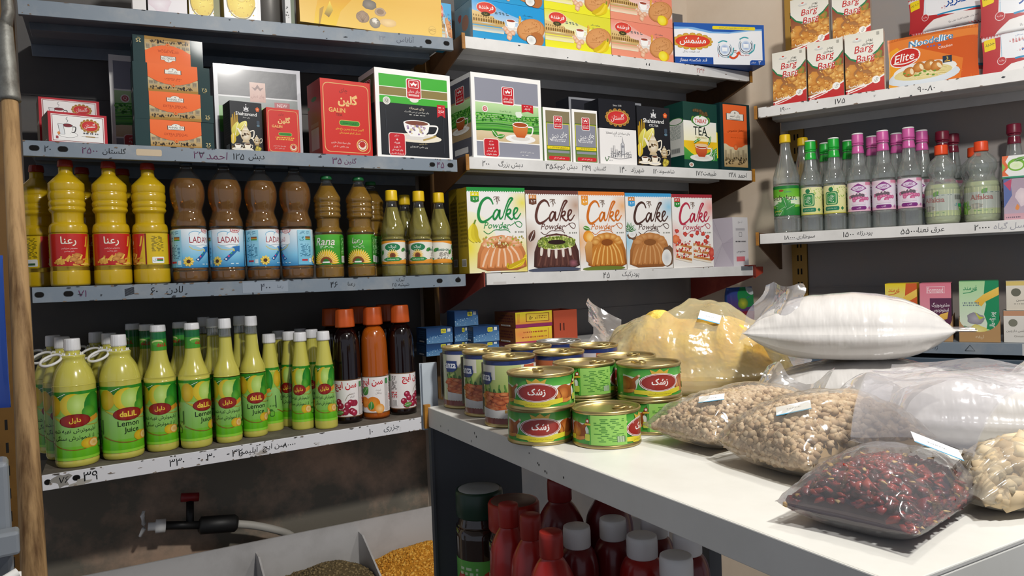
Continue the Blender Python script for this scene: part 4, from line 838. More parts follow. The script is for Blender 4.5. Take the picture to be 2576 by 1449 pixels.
# ---- B2
G = 'tea boxes on the white shelf'
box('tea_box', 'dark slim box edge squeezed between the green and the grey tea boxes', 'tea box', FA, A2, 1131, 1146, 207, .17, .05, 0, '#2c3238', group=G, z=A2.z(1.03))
box('tea_box', 'large white-framed grey tea box with green tea field picture', 'tea box', FA, B2, 1183, 1358, 180, .012, .14, .06, '#ecebe9', d_debsh_grey, d_debsh_greyside, group=G)
box('tea_box', 'small grey tea box with yellow stripe, the left one of the pair', 'tea box', FA, B2, 1365, 1434, 269, .02, .06, .02, '#eceae4', d_debsh_small, plain('#5c7a3a'), group=G)
box('tea_box', 'small grey tea box with yellow stripe, right one touching the black and white box', 'tea box', FA, B2, 1438, 1501, 274, .02, .06, .0, '#eceae4', d_debsh_small, group=G)
box('tea_box', 'half black half white tea box with red oval and clock tower sketch', 'tea box', FA, B2, 1505, 1597, 247, .02, .08, 0, '#e6e4e2', d_golestan_bw, lambda a: (a.r(0, 0, 1, 1, '#dedcda'), a.r(0, .555, 1, 1, '#1c1e25')), group=G)
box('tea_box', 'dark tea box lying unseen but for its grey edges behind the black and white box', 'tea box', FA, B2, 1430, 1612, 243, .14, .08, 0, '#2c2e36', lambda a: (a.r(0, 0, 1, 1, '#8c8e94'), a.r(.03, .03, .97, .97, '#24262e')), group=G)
box('tea_box', 'black tea box lettered CTC TEA with white teapot and gold leaf', 'tea box', FA, B2, 1601, 1683, 265, .02, .06, 0, '#17181c', lambda a: d_shahsavand(a, True), group=G)
box('tea_box', 'dark green and yellow box lettered TEA with a red glass cup', 'tea box', FA, B2, 1717, 1802, 254, .012, .09, .04, '#134038', d_tabiat, d_tabiat_side, group=G)
box('tea_box', 'tall dark green tea box with orange panel at the right end of the white shelf', 'tea box', FA, B2, 1810, 1884, 257, .02, .08, .0, '#10292c', d_ahmad_tall, plain('#143638'), group=G)
# ---- B3
G = 'cake powder boxes'
for x0, x1, yt, top, wd_, wash, base, kd, t in ((1173, 1319, 470, '#1f8a3a', '#1f8a44', '#e6dc5a', ('#d8d01e', '#2f8a3a'), 'banana', 'white cake powder box with green band and iced banana cake'), (1321, 1453, 478, '#6a3f38', '#5c342c', '#b99a86', ('#d08a4a', '#6a3f2c'), 'choco', 'white cake powder box with brown band and dark chocolate cake'), (1454, 1570, 481, '#d8762a', '#d0701e', '#e9b27a', ('#e08a2a', '#e8a03a'), 'orange', 'white cake powder box with orange band and orange cake'), (1572, 1687, 485, '#3f9ad0', '#4a3028', '#8fc6e0', ('#d08a4a', '#3f9ad0'), 'coconut', 'white cake powder box with blue band and halved coconut'), (1689, 1790, 488, '#a02c38', '#b8304a', '#e8a09a', ('#c23a34', '#2f8a3a'), 'berry', 'white cake powder box with red band and strawberry layer cake')):
    o = box('cake_powder_box', t, 'cake mix box', FA, B3, x0, x1, yt, .008, .075, -.03, '#e6e2dc' if kd != 'banana' else '#c9b02c', lambda a, q=(top, wd_, wash, base, kd): d_cake(a, *q), lines('#c4a92c', '#8a7a1e') if kd == 'banana' else plain('#d8d2c8'), group=G, z=B3.z(1.05) + .001 if kd == 'banana' else None)
box('cake_powder_box', 'yellow box side showing behind the green-banded cake powder box', 'cake mix box', FA, B3, 1150, 1275, 474, .098, .07, -.03, '#b89c28', None, lines('#b89c28', '#7a6a1c'), group=G, z=B3.z(1.05) + .001)
def d_paper(a):
    a.r(0, 0, 1, 1, '#d9d5da', '#e2dfe2'); a.t(.5, .9, .06, 'آرد برنج', '#55525a', fit=.7); [a.r(.2, .72 + k * .025, .8, .728 + k * .025, '#8a8890') for k in range(3)]; a.rr(.4, .6, .6, .7, .02, '#77757c'); a.rr(.42, .61, .58, .69, .015, '#dcd9dc'); a.l(.15, .48, .85, .53, 1, '#3a383e'); a.t(.5, .3, .06, 'مخصوص', '#55525a', fit=.6); a.r(.2, .1, .75, .2, '#d8707a')
def d_fold(a): a.r(0, 0, 1, 1, '#cfc6d2'); a.p([(0, .2), (.5, .5), (0, .8)], '#d9d0da'); a.p([(1, .0), (.45, .45), (1, .6)], '#c4bac8'); a.st([(.05, 0), (.5, .48), (.05, 1)], .006, '#b3a8b8', sm=0); a.st([(.5, .48), (1, .5)], .006, '#b3a8b8', sm=0)
box('paper_pack', 'small white paper flour pack at the right end of the cake powder row', 'paper pack', FA, B3, 1842, 1880, 546, .035, .09, .15, '#d6cfd8', d_paper, d_fold, bv=.004)
# ---- B1
G = 'biscuit boxes on the top shelf'
for x0, x1, yt, cs, fr_, nm, r_ in ((1186, 1367, -6, ('#2a9ad8', '#2f9ad0'), 'coconut', 'blue', .0), (1369, 1534, 20, ('#dcd83a', '#e6e22c'), 'banana', 'yellow', .0), (1536, 1691, 46, ('#e88a72', '#e89478'), 'lemon', 'salmon pink', .0)):
    s0 = FA.at(x0, yt, .01)[0]; zb = B1.z(s0 + .1) + .0008; hh = FA.at(x0, yt, .01)[1] - zb
    for k in (0, 1):
        box('biscuit_box', '%s biscuit carton, %s of its pair on the top shelf' % (nm, ('the lower', 'the upper')[k]), 'biscuit box', FA, B1, x0, x1, yt, .012, .12, r_, cs[0], lambda a, q=(*cs, fr_): d_biscuit(a, *q), (lambda a: (a.r(0, 0, 1, 1, '#6f9ab0', '#8ab4c8'), a.e(.6, .5, .2, .2, '#b98a72'), a.f(.3, .7, .1, .1, '#c0504a'))) if nm == 'blue' else None, group=G, z=zb + k * (hh + .0008), h=hh, pm=PGLOSS if nm == 'blue' else PRINT)
box('biscuit_box', 'blue biscuit carton peeping out between the gold box and the wrapped one', 'biscuit box', FA, A1, 1104, 1134, 6, .09, .05, 0, '#3a9ac8', lambda a: d_biscuit(a, '#3fa4d8', '#9cc4d0', 'coconut'), group=G, z=A1.z(1.03))
box('sugar_box', 'white and blue sugar cube carton hanging over the right end of the top shelf', 'sugar box', FA, B1, 1695, 1921, 56, .018, .11, -.3, '#2c58a8', d_sugar, plain('#24488c'), pm=PGLOSS, z=B1.z(1.9) + .003)
# ---- A1
box('chocolate_box', 'big gold chocolate gift box on the top left shelf', 'chocolate box', FA, A1, 746, 1103, -150, .02, .04, .0, '#c9962e', lambda a: (a.r(0, 0, 1, 1, '#dcae3e'), d_choc(Sub(a, 0, 0, 1, .42))), plain('#b3842a'), h=.19)

# ================================================================== bottles
def facing(P, turn=0):
    return atan2(-P[0], P[1]) + radians(turn)
def prof(pts, R, H, k=3):
    q = [(r * R, z * H) for z, r in pts]
    return spline(q, k) if k else q
def rf(pts, R, H):
    P = [(z * H, r * R) for z, r in pts]
    def f(z):
        for (a, r), (b, s) in zip(P, P[1:]):
            if a <= z <= b: return r + (s - r) * (z - a) / ((b - a) or 1)
        return P[-1][1]
    return f
def lath(pr, n=36, **k): return MB().lathe(pr, n, **k)
def mesh_of(mb, m, nm):
    me = mb.mesh(nm) if isinstance(mb, MB) else mb; me.materials.append(m); return me
PET = film('clear_plastic', '#f6f8f6', .05, .05, .015, edge=.22)
PETW = film('clear_plastic_faint', '#e6ebe8', .07, .05, .13, edge=.25, hazecol='#eef2f0')
def oil_mat(nm, col, ior=1.36, tr=.82): return mat(nm, col, .04, trans=tr, ior=ior)
LABEL = mat('bottle_label', rough=.28, spec=.5, attr=True, coat=.25)
CAPM = lambda c: mat('cap_' + c.strip('#'), c, .35, spec=.5)
def capmesh(r0, r1, z0, z1, col, ribs=0):
    f = (lambda a, z: 1 + .018 * (1 if int(a / (2 * pi) * ribs * 2) % 2 else -1)) if ribs else None
    return lath([(r0 * .9, z0), (r0, z0 + .001), (r0, z0 + .004), (r1, z1 - .003), (r1 * .96, z1 - .0008), (r1 * .9, z1), (r1 * .4, z1 + .0001)], 48 if ribs else 28, col=col, rfun=f)
KIND = {}; RAD = {'oil_y': .0402}
def define(kind, name, cat, parts): KIND[kind] = (name, cat, parts)     # parts: (name, mesh, [sub-parts])
def inst(kind, label, group, P, turn=0, tilt=None):
    name, cat, parts = KIND[kind]
    t = thing(name, label, cat, P, facing(P, turn) if tilt is None else tilt, group)
    def put(lst, par):
        for nm, me, *sub in lst:
            o = bpy.data.objects.new(nm, me); COL.objects.link(o); o.parent = par
            if sub: put(sub[0], o)
    put(parts, t); return t
# ---- labels
def d_rana_y(a):
    a.r(0, 0, 1, 1, '#d8b81a'); a.p([(.31, 0), (.31, 1), (.69, 1), (.66, .5), (.62, 0)], '#b8221e', '#c42a22'); a.r(.69, 0, .705, 1, '#7a1c14')
    a.st([(.665, .92), (.65, .66), (.64, .6)], .05, '#e8c23a'); a.t(.495, .76, .30, 'رعنا', '#f4efe4', fit=.28, out='#c9b48a', ow=.02)
    a.t(.5, .535, .06, 'مخصوص سرخ کردن', '#f2dcd4', fit=.2); a.t(.5, .45, .05, 'حاوی ویتامین', '#f2dcd4', fit=.12)
    for i in range(26):
        x = .36 + .26 * a.R.random(); y = .03 + .2 * a.R.random() * (1 - abs(x - .5) * 2); t = a.R.random() * 2.4 - .4; a.st([(x, y), (x + .06 * cos(t), y + .16 * sin(t))], .055, a.R.choice(('#e8b84a', '#f0c85c', '#d99a34', '#e2a840')), sm=0)
    for x, y in ((.56, .32), (.53, .2), (.58, .12)): a.f(x, y, .035, .08, '#b5702c', '#d99a4a')
    a.l(.745, .42, .86, .93, 13, '#8a7a1e'); a.rr(.75, .03, .86, .24, .03, '#eef0ee'); a.t(.772, .14, .1, 'گ', '#2a7aa0'); a.r(.79, .15, .85, .19, '#c0392c'); a.r(.79, .1, .85, .15, '#2f8a3a')
    a.l(.13, .3, .28, .95, 15, '#8a7a1e'); a.rr(.16, .03, .28, .26, .03, '#d8dad8'); a.r(.18, .07, .26, .14, '#3a5a3a'); a.r(.0, .0, .1, 1, '#b8221e'); a.r(.93, 0, 1, 1, '#b8221e'); a.r(.1, 0, .12, 1, '#7a1c14')
def d_ladan(a):
    a.r(0, 0, 1, 1, '#1f7ab0', '#e4eef4'); a.r(0, .3, 1, 1, '#7ec3e4', '#eaf2f6'); a.r(0, 0, 1, .3, '#2a80b8', '#7ec3e4')
    for k, (x, word) in enumerate(((.25, 'LADAN'), (.75, 'لادن'))):
        for t in (.0, .09): a.e(x - .05 + t, .86, .06, .09, '#7ab6d8'); a.e(x - .05 + t, .855, .054, .078, '#eef4f6')
        a.st([(x - .11, .55), (x - .07, .47), (x, .45), (x + .06, .52), (x + .08, .6)], .02, '#d8c86a'); a.p([(x - .11, .62), (x - .1, .84), (x + .1, .84), (x + .1, .62), (x, .5)], '#eef3f6')
        a.t(x - .005, .72, .16, word, '#9c2234', fit=.2, b=.005); a.st([(x - .08, .56), (x + .02, .59), (x + .08, .58)], .012, '#9ab0bc')
        a.e(x + .06, .98, .05, .085, '#b8202c'); a.e(x + .06, .98, .044, .072, '#e8dede'); a.t(x + .06, .96, .055, 'new' if k == 0 else 'جدید', '#b8202c', fit=.06, b=.02)
        s = 1 if k == 0 else -1
        a.p([(x - .06 * s, .2), (x - .03 * s, .15), (x + .075 * s, .42), (x + .1 * s, .39), (x + .105 * s, .56), (x + .02 * s, .53), (x + .05 * s, .47)], '#1c4f8c', '#2f7ac0'); [a.c(x + (-.035 + .025 * i) * s, .21 + .075 * i, .024, ('#e8e8e8', '#d8407a', '#3fae6a', '#d8c83a')[i]) for i in range(4)]
        for i in range(9): leaf(a, x - .12, .16, .05, .035, i * .7, '#d8b21e', '#ecd04a')
        a.c(x - .12, .16, .05, '#4a2c1a'); a.l(x, .06, x + .1, .11, 1, '#bfe0ee')
    for x in (0.0, .5, 1.0):
        a.r(x - .075, .02, x + .075, .98, '#6ab8da', '#a5d8ea'); a.l(x - .06, .86, x + .06, .95, 4, '#3a7a9a'); a.l(x - .06, .24, x + .06, .6, 10, '#2f6f90'); a.rr(x - .07, .65, x + .07, .82, .03, '#8ecae0'); a.t(x - .035, .74, .12, 'گ', '#2a7a8a', b=.02); a.r(x, .7, x + .06, .8, '#3f8a3a'); a.r(x, .735, x + .06, .765, '#c08a2a'); a.r(x, .765, x + .06, .8, '#7a4a2a'); a.r(x - .04, .12, x + .02, .17, '#b8303a'); a.r(x + .035, .08, x + .065, .19, '#d6e6ee')
def sunfl(a, x, y, r, up=False):
    for i in range(18):
        t = pi * i / 17 if up else 2 * pi * i / 18; leaf(a, x + r * .3 * cos(t) * a.H / a.W, y + r * .3 * sin(t), r * .8 * a.H / a.W, r * .22 * a.H / a.W, t, '#e0a81a', '#f2cf2a')
    a.e(x, y, r * .48 * a.H / a.W, r * .48, '#8a4a1e', '#5a2c14', a0=0, a1=180 if up else 360)
def d_rana_g(a):
    a.r(0, 0, 1, 1, '#2f8a24', '#4fae34'); a.r(0, .55, 1, .8, '#3a9a2a', '#56b43c')
    for x, t in ((.25, 'Rana'), (.75, 'رعنا')):
        a.t(x, .77, .26, t, '#e6e2d4', fit=.23, sh=.25, b=.012, out='#1f5a1c', ow=.02); a.l(x - .08, .54, x + .1, .62, 2, '#c8e6b8'); sunfl(a, x, .06, .42, True); a.e(x, .06, .035, .13, '#2f7a2a', a0=0, a1=180); a.r(x - .04, .05, x + .04, .1, '#eef0e8')
    for x in (.0, .5, 1.): a.r(x - .07, .03, x + .05, .97, '#2a7a22'); a.l(x - .06, .35, x + .04, .9, 11, '#9ac88a'); a.rr(x - .06, .06, x + .03, .28, .03, '#d8dad6'); [a.r(x - .05 + .012 * i, .08, x - .046 + .012 * i, .26, '#3a3a3a') for i in range(6)]
def d_tabarok(a):
    a.r(0, 0, 1, 1, '#e8e6da'); a.p([(0, 1), (0, .8), (.15, .9), (.3, .95), (.5, .93), (.7, .82), (.85, .92), (1, .85), (1, 1)], '#e8952a'); a.p([(0, 0), (0, .17), (.15, .1), (.3, .14), (.5, .2), (.7, .12), (.85, .1), (1, .16), (1, 0)], '#d98a1e', '#e8a03a')
    for x in (.25, .75):
        a.e(x, .7, .115, .2, '#e6e4da'); a.e(x, .72, .105, .17, '#1f7a4a'); a.t(x, .74, .17, 'تبرک', WHT, fit=.15, b=.015); a.l(x - .05, .6, x + .05, .63, 1, '#cfe6d4'); sunfl(a, x, .36, .26); a.p([(x - .13, .2), (x - .08, .28), (x + .08, .28), (x + .13, .2), (x + .08, .12), (x - .08, .12)], '#2f8a44'); a.t(x, .2, .07, 'Sunflower Oil', '#e6efe0', fit=.15)
        leaf(a, x - .16, .4, .07, .05, 1.2, '#3f8a3a'); leaf(a, x + .12, .55, .08, .05, .5, '#3f8a3a')
    for x in (0., .5, 1.): a.t(x, .6, .09, 'MIXED OIL', '#1f6a5a', fit=.2, b=.015); a.l(x - .08, .3, x + .08, .5, 5, '#b0a8a0'); a.l(x - .08, .2, x + .06, .25, 1, '#5a5a5a')
def d_lemon(a):
    a.r(0, 0, 1, 1, '#62b41e', '#9ccb52'); a.r(0, .2, 1, .64, '#7fba4e', '#98c874'); a.r(0, .64, 1, .955, '#8fbf4a', '#a9c844'); a.r(0, .955, 1, 1, '#2f8a24')
    a.p([(0, .0), (0, .2), (.12, .13), (.25, .14), (.38, .22), (.5, .2), (.62, .13), (.75, .14), (.88, .22), (1, .2), (1, 0)], '#58ab16', '#72c428'); a.r(0, 0, 1, .04, '#8fd23a')
    for k, x in enumerate((.25, .75)):
        leaf(a, x - .15, .9, .12, .07, .4, '#1f6a1c', '#3f8a2c'); a.e(x - .16, .8, .07, .15, '#c9a416', '#dfc03a'); a.e(x + .0, .8, .1, .17, '#d2b61c', '#e6d84e'); a.e(x + .035, .8, .078, .155, '#a9cc52', '#c8e486'); a.e(x + .17, .77, .09, .2, '#1c7a20', '#3f9c2e'); a.e(x + .12, .68, .06, .1, '#3a8a24', '#62ae34')
        a.p([(x - .2, .66), (x - .06, .58), (x + .02, .5), (x - .06, .52)], '#c2b83c'); a.p([(x + .09, .58), (x + .2, .64), (x + .23, .58), (x + .11, .52)], '#d8942a'); a.st([(x + .09, .5), (x + .2, .49), (x + .24, .54)], .012, '#a8922c')
        a.e(x + .01, .575, .118, .098, '#7a1a14'); a.e(x + .01, .575, .11, .086, '#8c2018', '#a42c22'); a.t(x + .01, .575, .085, ('دلیل', 'daLiL')[k], '#ecd048', fit=.15, b=.03)
        if k: a.t(x + .01, .435, .08, 'Lemon', '#12280e', fit=.24, b=.006); a.t(x + .03, .325, .1, 'Juice', '#12280e', fit=.2, b=.006)
        else: a.t(x, .43, .085, 'آبلیموترش تهیه شده', '#10260e', fit=.36, b=.006); a.t(x, .325, .085, 'از لیموترش سنگی', '#10260e', fit=.32, b=.006)
        a.st([(x - .2, .25), (x - .06, .165), (x + .07, .155), (x + .2, .24)], .014, '#8a6a1e'); a.e(x + .10, .23, .055, .075, '#c9a416', '#e2c430'); a.e(x + .15, .225, .052, .07, '#d8922c', '#ecc066'); a.e(x + .15, .225, .038, .052, '#ecd090', '#dca64a'); leaf(a, x + .19, .24, .05, .04, 0, '#2f6a1c')
    for x in (.0, .5, 1.): a.rr(x - .05, .13, x + .01, .23, .02, '#2c5a1a'); a.rr(x - .045, .14, x + .005, .22, .015, '#6cb434'); a.l(x - .06, .3, x + .05, .34, 1, '#4a7a2c'); a.r(x + .03, .28, x + .045, .5, '#3a5a2c')
def d_syrup(a, fr='cherry'):
    a.r(0, 0, 1, 1, '#ebe4e2', '#f0ecea'); a.r(0, 0, 1, .025, '#6a4a2c'); a.r(0, .975, 1, 1, '#6a4a2c')
    c = ('#8a1430', '#b8284a', '#e8a0b4') if fr == 'cherry' else ('#d87a1e', '#e89a2e', '#f4d09a')
    for k, x in enumerate((.25, .75)):
        a.t(x + .02, .82, .27, 'سن ایچ', '#c8202c', fit=.27, b=.025); a.t(x + .1, .62, .07, 'شربت', '#6a5a5a', fit=.06); a.t(x + .1, .54, .07, 'آلبالو' if fr == 'cherry' else 'پرتقال', '#6a5a5a', fit=.07)
        if fr == 'cherry':
            for i in range(15): xx, yy = x - .12 + .27 * a.R.random(), .08 + .36 * a.R.random(); a.c(xx, yy, .085, c[0], c[1]); a.e(xx - .008, yy + .03, .012, .022, c[2])
            leaf(a, x - .1, .1, .1, .06, .2, '#3f7a34', '#6aa04a'); a.st([(x + .02, .45), (x + .05, .58), (x + .1, .62)], .012, '#7a6a4a')
        else:
            a.c(x + .03, .25, .2, c[0], c[1]); a.c(x - .08, .3, .15, c[0], c[1]); a.c(x + .11, .12, .13, c[1], c[2]); leaf(a, x - .1, .5, .12, .1, .9, '#2f7a2c', '#5aa044'); leaf(a, x, .1, .1, .08, 1.4, '#2f7a2c', '#5aa044')
    for x in (.0, .5, 1.):
        a.r(x - .07, .06, x - .02, .9, '#c9c2c0'); a.t(x - .045, .5, .07, 'گ', '#8ab0b0'); a.r(x - .06, .78, x - .02, .93, '#3f8a4a'); a.l(x - .01, .55, x + .07, .93, 9, '#8a8484'); a.rr(x + .01, .1, x + .08, .28, .01, '#f2f0ee'); [a.r(x + .015 + .009 * i, .11, x + .019 + .009 * i, .26, '#3a2a2a') for i in range(6)]; a.l(x - .01, .32, x + .07, .5, 3, '#c8404a')
def d_mint(a):
    a.r(0, 0, 1, 1, '#8fce4a', '#5fb02c'); a.r(0, .9, 1, 1, '#1f7a34'); a.p([(0, .0), (0, .3), (.25, .22), (.5, .3), (.75, .24), (1, .3), (1, 0)], '#1f7a34', '#2f8a3a'); a.r(0, .36, 1, .62, '#dfe6d4', '#cfe6b0')
    for x in (.25, .75):
        a.e(x - .02, .84, .03, .04, '#9a4a2c'); a.t(x + .06, .8, .06, 'Classic', '#2a6a7a', fit=.1); a.t(x - .02, .6, .17, 'Polchekan', '#3a2a24', fit=.36, b=.01); a.l(x + .1, .5, x + .2, .55, 1, '#5a9ab0')
        for i in range(9): leaf(a, x + .02 + .02 * cos(i * 2), .2 + .03 * (i % 4), .13, .09, .5 + .45 * i, '#1f7a34', '#4aa048')
        a.t(x - .07, .15, .08, 'عرق نعناع', '#e8d83a', fit=.2, b=.01); a.t(x - .07, .06, .05, 'گلستان زیبای', '#e6e8d8', fit=.16)
def d_green(a):
    a.r(0, 0, 1, 1, '#d8d890', '#e6e2b0'); a.r(0, 0, 1, .03, '#c9c24a')
    for x in (.25, .75):
        a.sp(x - .05, .5, x + .2, .95, 46, .02, ('#9ac04a', '#b4d06a', '#7fb03a')); a.e(x - .04, .86, .035, .08, '#1f7a4a'); a.rr(x - .13, .3, x + .06, .78, .08, '#1f7a4a'); a.rr(x - .115, .33, x + .045, .75, .07, '#a8c88a'); a.rr(x - .1, .36, x + .03, .72, .06, '#2f8a4a'); a.t(x - .035, .54, .26, 'بهارنارنج', '#eef2e4', fit=.1, rot=1.2)
        a.rr(x - .14, .1, x + .08, .25, .06, '#1f7a5a'); a.t(x - .03, .175, .07, 'عرق بهارنارنج', '#cfe6c0', fit=.17); a.p([(x + .1, .17), (x + .13, .24), (x + .16, .17), (x + .13, .1)], '#2f7a4a')
    for x in (.0, .5, 1.): a.l(x - .04, .3, x + .06, .8, 9, '#a8a86a')
def d_pink(a):
    a.r(0, 0, 1, 1, '#e6b8cc', '#e4d2de'); a.r(0, .1, 1, .85, '#e4dce6')
    for x in (.25, .75):
        a.r(x + .1, .9, x + .25, 1, '#d88aa4'); a.p([(x - .12, .78), (x - .05, .9), (x, .96), (x + .05, .9), (x + .12, .78), (x + .05, .7), (x, .63), (x - .05, .7)], '#8a3a84'); a.e(x, .79, .1, .1, '#8a3a84'); a.e(x, .79, .088, .08, '#d8c6dc'); a.t(x, .79, .12, 'گلاب', '#8a3a84', fit=.13, b=.02)
        for i in range(12): a.c(x - .13 + .26 * a.R.random(), .33 + .2 * a.R.random(), .062, '#b8467c', '#e290b4')
        for i in range(5): leaf(a, x - .12 + .05 * i, .5, .06, .05, .4 + i * .5, '#6a5a64'); a.c(x - .1 + .05 * i, .6, .035, '#eec6d8', '#f6e6ee')
        a.rr(x - .1, .22, x + .1, .32, .02, '#e0d0de'); a.rr(x - .11, .05, x + .11, .17, .06, '#7a2a78'); a.t(x, .11, .07, 'گلاب', '#eedcec', fit=.1); a.p([(x + .14, .11), (x + .165, .16), (x + .19, .11), (x + .165, .06)], '#b878a8')
    for x in (.0, .5, 1.): a.l(x - .05, .3, x + .05, .34, 1, '#8a3a5a'); a.l(x - .05, .5, x + .05, .7, 5, '#c0a8bc')
def d_faksa(a):
    a.r(0, 0, 1, 1, '#dde6a0', '#e6e8b4'); a.r(0, .2, 1, .82, '#e6e6dc')
    for x in (.25, .75):
        a.t(x, .62, .2, 'Alfaksa', '#c0442c', fit=.36, b=.03); leaf(a, x, .76, .07, .05, .7, '#6aa83a'); a.l(x + .02, .76, x + .17, .8, 1, '#3a6a5a'); a.f(x - .05, .3, .06, .1, '#a8a090', '#c9c4b8'); a.l(x - .1, .1, x + .1, .14, 1, '#5a9a4a')
        for i in range(6): leaf(a, x - .17, .25, .08, .06, i, '#5f8a3a', '#86b04a')
    for x in (.0, .5, 1.): [a.r(x - .05 + .012 * i, .6, x - .045 + .012 * i, .78, '#4a4a48') for i in range(8)]; a.t(x - .04, .42, .1, 'گ', '#3a9ab0'); a.r(x - .01, .33, x + .06, .45, '#2f9a5a')
# ---- shapes
def label(fn, R, z0, z1, seed=3):
    a = Art(2 * pi * (R if not callable(R) else R((z0 + z1) / 2)), z1 - z0, seed=seed); fn(a)
    return mesh_of(a.wrap('label', R, z0), LABEL, 'label')
YO = [(0, .86), (.006, .96), (.02, 1), (.115, 1), (.122, .965), (.15, .965), (.157, .965), (.41, .965), (.418, .965), (.43, .985), (.455, .97), (.48, .94), (.495, .85), (.505, .80), (.57, .80), (.585, .86), (.6, .93), (.612, .925), (.625, .885), (.637, .925), (.66, .935), (.675, .885), (.69, .925), (.73, .935), (.747, .885), (.762, .925), (.80, .92), (.815, .9), (.845, .70), (.885, .42), (.9, .37), (.945, .36)]
R, H = .0398, .288
dim = lambda a, z: 1 + (.012 * sin(a * 26) * (1 if .5 * H < z < .575 * H else 0))
b = lath(prof(YO, R, H, 2), 64, rfun=dim); gm = lath(prof([(.1215, .99), (.13, .985), (.145, .985), (.152, .99)], R, H, 0), 40, cap0=False, cap1=False)
define('oil_y', 'cooking_oil_bottle', 'oil bottle', [('bottle_body', mesh_of(b, mat('yellow_oil_in_plastic', '#c4a318', .22, coat=.5, sss=.15), 'bottle_body')), ('label', label(d_rana_y, .99 * R, .158 * H, .41 * H)), ('gold_band', mesh_of(gm, mat('gold_foil', '#b89a3a', .25, .8), 'gold_band')), ('cap', mesh_of(capmesh(.4 * R, .37 * R, .943 * H, H, '#8a2a1c', 30), CAPM('#93281c'), 'cap'))])
def clear(kind, name, P, R, H, fill, oil, lab, lz, cap, capz, capr, pet=PET, twist=0, cat='oil bottle', cap1=None, extra=(), ribs=24, lr=1.0, seed=3):
    RAD[kind] = R * max(1, lr) + .0018
    tw = (lambda a, z: 1 + twist * sin(8 * (a + z * 14)) * max(0, min(1, (z / H - .5) * 9)) * max(0, min(1, (.86 - z / H) * 9))) if twist else None
    zt = capz + .02
    PB = [p for p in P if p[0] <= zt]
    parts = [('bottle_body', mesh_of(lath(prof(PB, R, H, 3), 56, rfun=tw), pet, 'bottle_body'))]
    if oil:
        f = rf(P, R, H); q = [(r * R * .965, max(z * H, .002)) for z, r in P if z < fill] + [(f(fill * H) * .965, fill * H)]
        q = spline(q, 3); parts.append(('contents', mesh_of(lath(q, 56, rfun=tw), oil, 'contents')))
    parts.append(('label', label(lab, lr * R, lz[0] * H, lz[1] * H, seed)))
    parts.append(('cap', mesh_of(capmesh(capr * R, (cap1 or capr * .96) * R, capz * H, H, cap, ribs), CAPM(cap), 'cap'))); parts += list(extra)
    define(kind, name, cat, parts)
clear('ladan', 'cooking_oil_bottle', [(0, .80), (.01, .93), (.04, .99), (.1, 1), (.115, .985), (.43, .985), (.445, 1), (.5, .98), (.545, .87), (.575, .81), (.6, .83), (.66, .95), (.73, 1), (.79, .95), (.85, .76), (.9, .5), (.93, .35), (.96, .33)], .0408, .30, .84, oil_mat('amber_oil', '#f0a02c'), d_ladan, (.118, .428), '#2c3a44', .945, .36)
clear('rana', 'cooking_oil_bottle', [(0, .86), (.01, .97), (.03, 1), (.12, 1), (.13, .97), (.425, .97), (.435, 1), (.46, .97), (.49, .84), (.51, .81), (.575, .81), (.59, .9), (.61, .95), (.635, .9), (.66, .95), (.685, .9), (.71, .95), (.735, .9), (.76, .95), (.79, .94), (.85, .7), (.92, .42), (.935, .36), (.955, .36), (.96, .42), (.965, .36)], .0375, .272, .90, oil_mat('golden_oil', '#f4b214', 1.3, .74), d_rana_g, (.132, .422), '#1f6a3a', .962, .40, lr=.975)
clear('tabarok', 'cooking_oil_bottle', [(0, .9), (.015, 1), (.13, 1), (.14, .985), (.41, .985), (.42, 1), (.445, .93), (.46, .93), (.49, 1), (.55, .98), (.62, .85), (.74, .6), (.84, .43), (.88, .42)], .0335, .238, .80, oil_mat('pale_oil', '#f2e06a', 1.12, .72), d_tabarok, (.142, .408), '#e2bc1c', .875, .5, twist=.035)
LEM = mat('lemon_juice', '#c9c258', .2, coat=.6, sss=.1)
def solid(kind, name, P, R, H, col, lab, lz, cap, capz, capr, cap1=None, extra=(), lr=1.0, cat='juice bottle', ribs=30, clearneck=None, seed=4, lrot=0):
    f = rf(P, R, H); parts = []; RAD[kind] = R + .0016
    PB = [p for p in P if p[0] <= (clearneck or 2)]
    if clearneck: PB = PB + [(clearneck, f(clearneck * H) / R)]; parts.append(('bottle_neck', mesh_of(lath(prof([(clearneck, f(clearneck * H) / R)] + [p for p in P if p[0] > clearneck], R, H, 3), 40), PETW, 'bottle_neck')))
    parts.append(('bottle_body', mesh_of(lath(prof(PB, R, H, 3), 56), col, 'bottle_body'))); lm = label(lab, f if lr is None else lr * R, lz[0] * H, lz[1] * H, seed); lm.transform(Matrix.Rotation(radians(lrot), 4, 'Z')); parts.append(('label', lm))
    parts.append(('cap', mesh_of(capmesh(capr * R, (cap1 or capr * .96) * R, capz * H, H, cap, ribs), CAPM(cap), 'cap'))); parts += list(extra); define(kind, name, cat, parts)
R, H = .0442, .29
hb = MB(); cz = .875 * H
hb.lathe([(.37 * R, cz), (.52 * R, cz - .001), (.56 * R, cz - .004), (.52 * R, cz - .006), (.37 * R, cz - .004)], 32, cap0=False, cap1=False)
for k in range(10): t = 2 * pi * k / 10; hb.box((.44 * R * cos(t) - .0015, .44 * R * sin(t) - .0015, cz - .005), (.44 * R * cos(t) + .0015, .44 * R * sin(t) + .0015, cz + .004))
hb.tube([(-.56 * R - .018 + .021 * cos(t), -.008 + .018 * sin(t), cz - .006 + .006 * cos(t) + .5 * (-.008 + .018 * sin(t))) for t in [2 * pi * i / 28 for i in range(28)]], .0032, 8, closed=True)
HANDLE = ('carrying_ring', mesh_of(hb, mat('white_plastic', '#e6e6e4', .4), 'carrying_ring'))
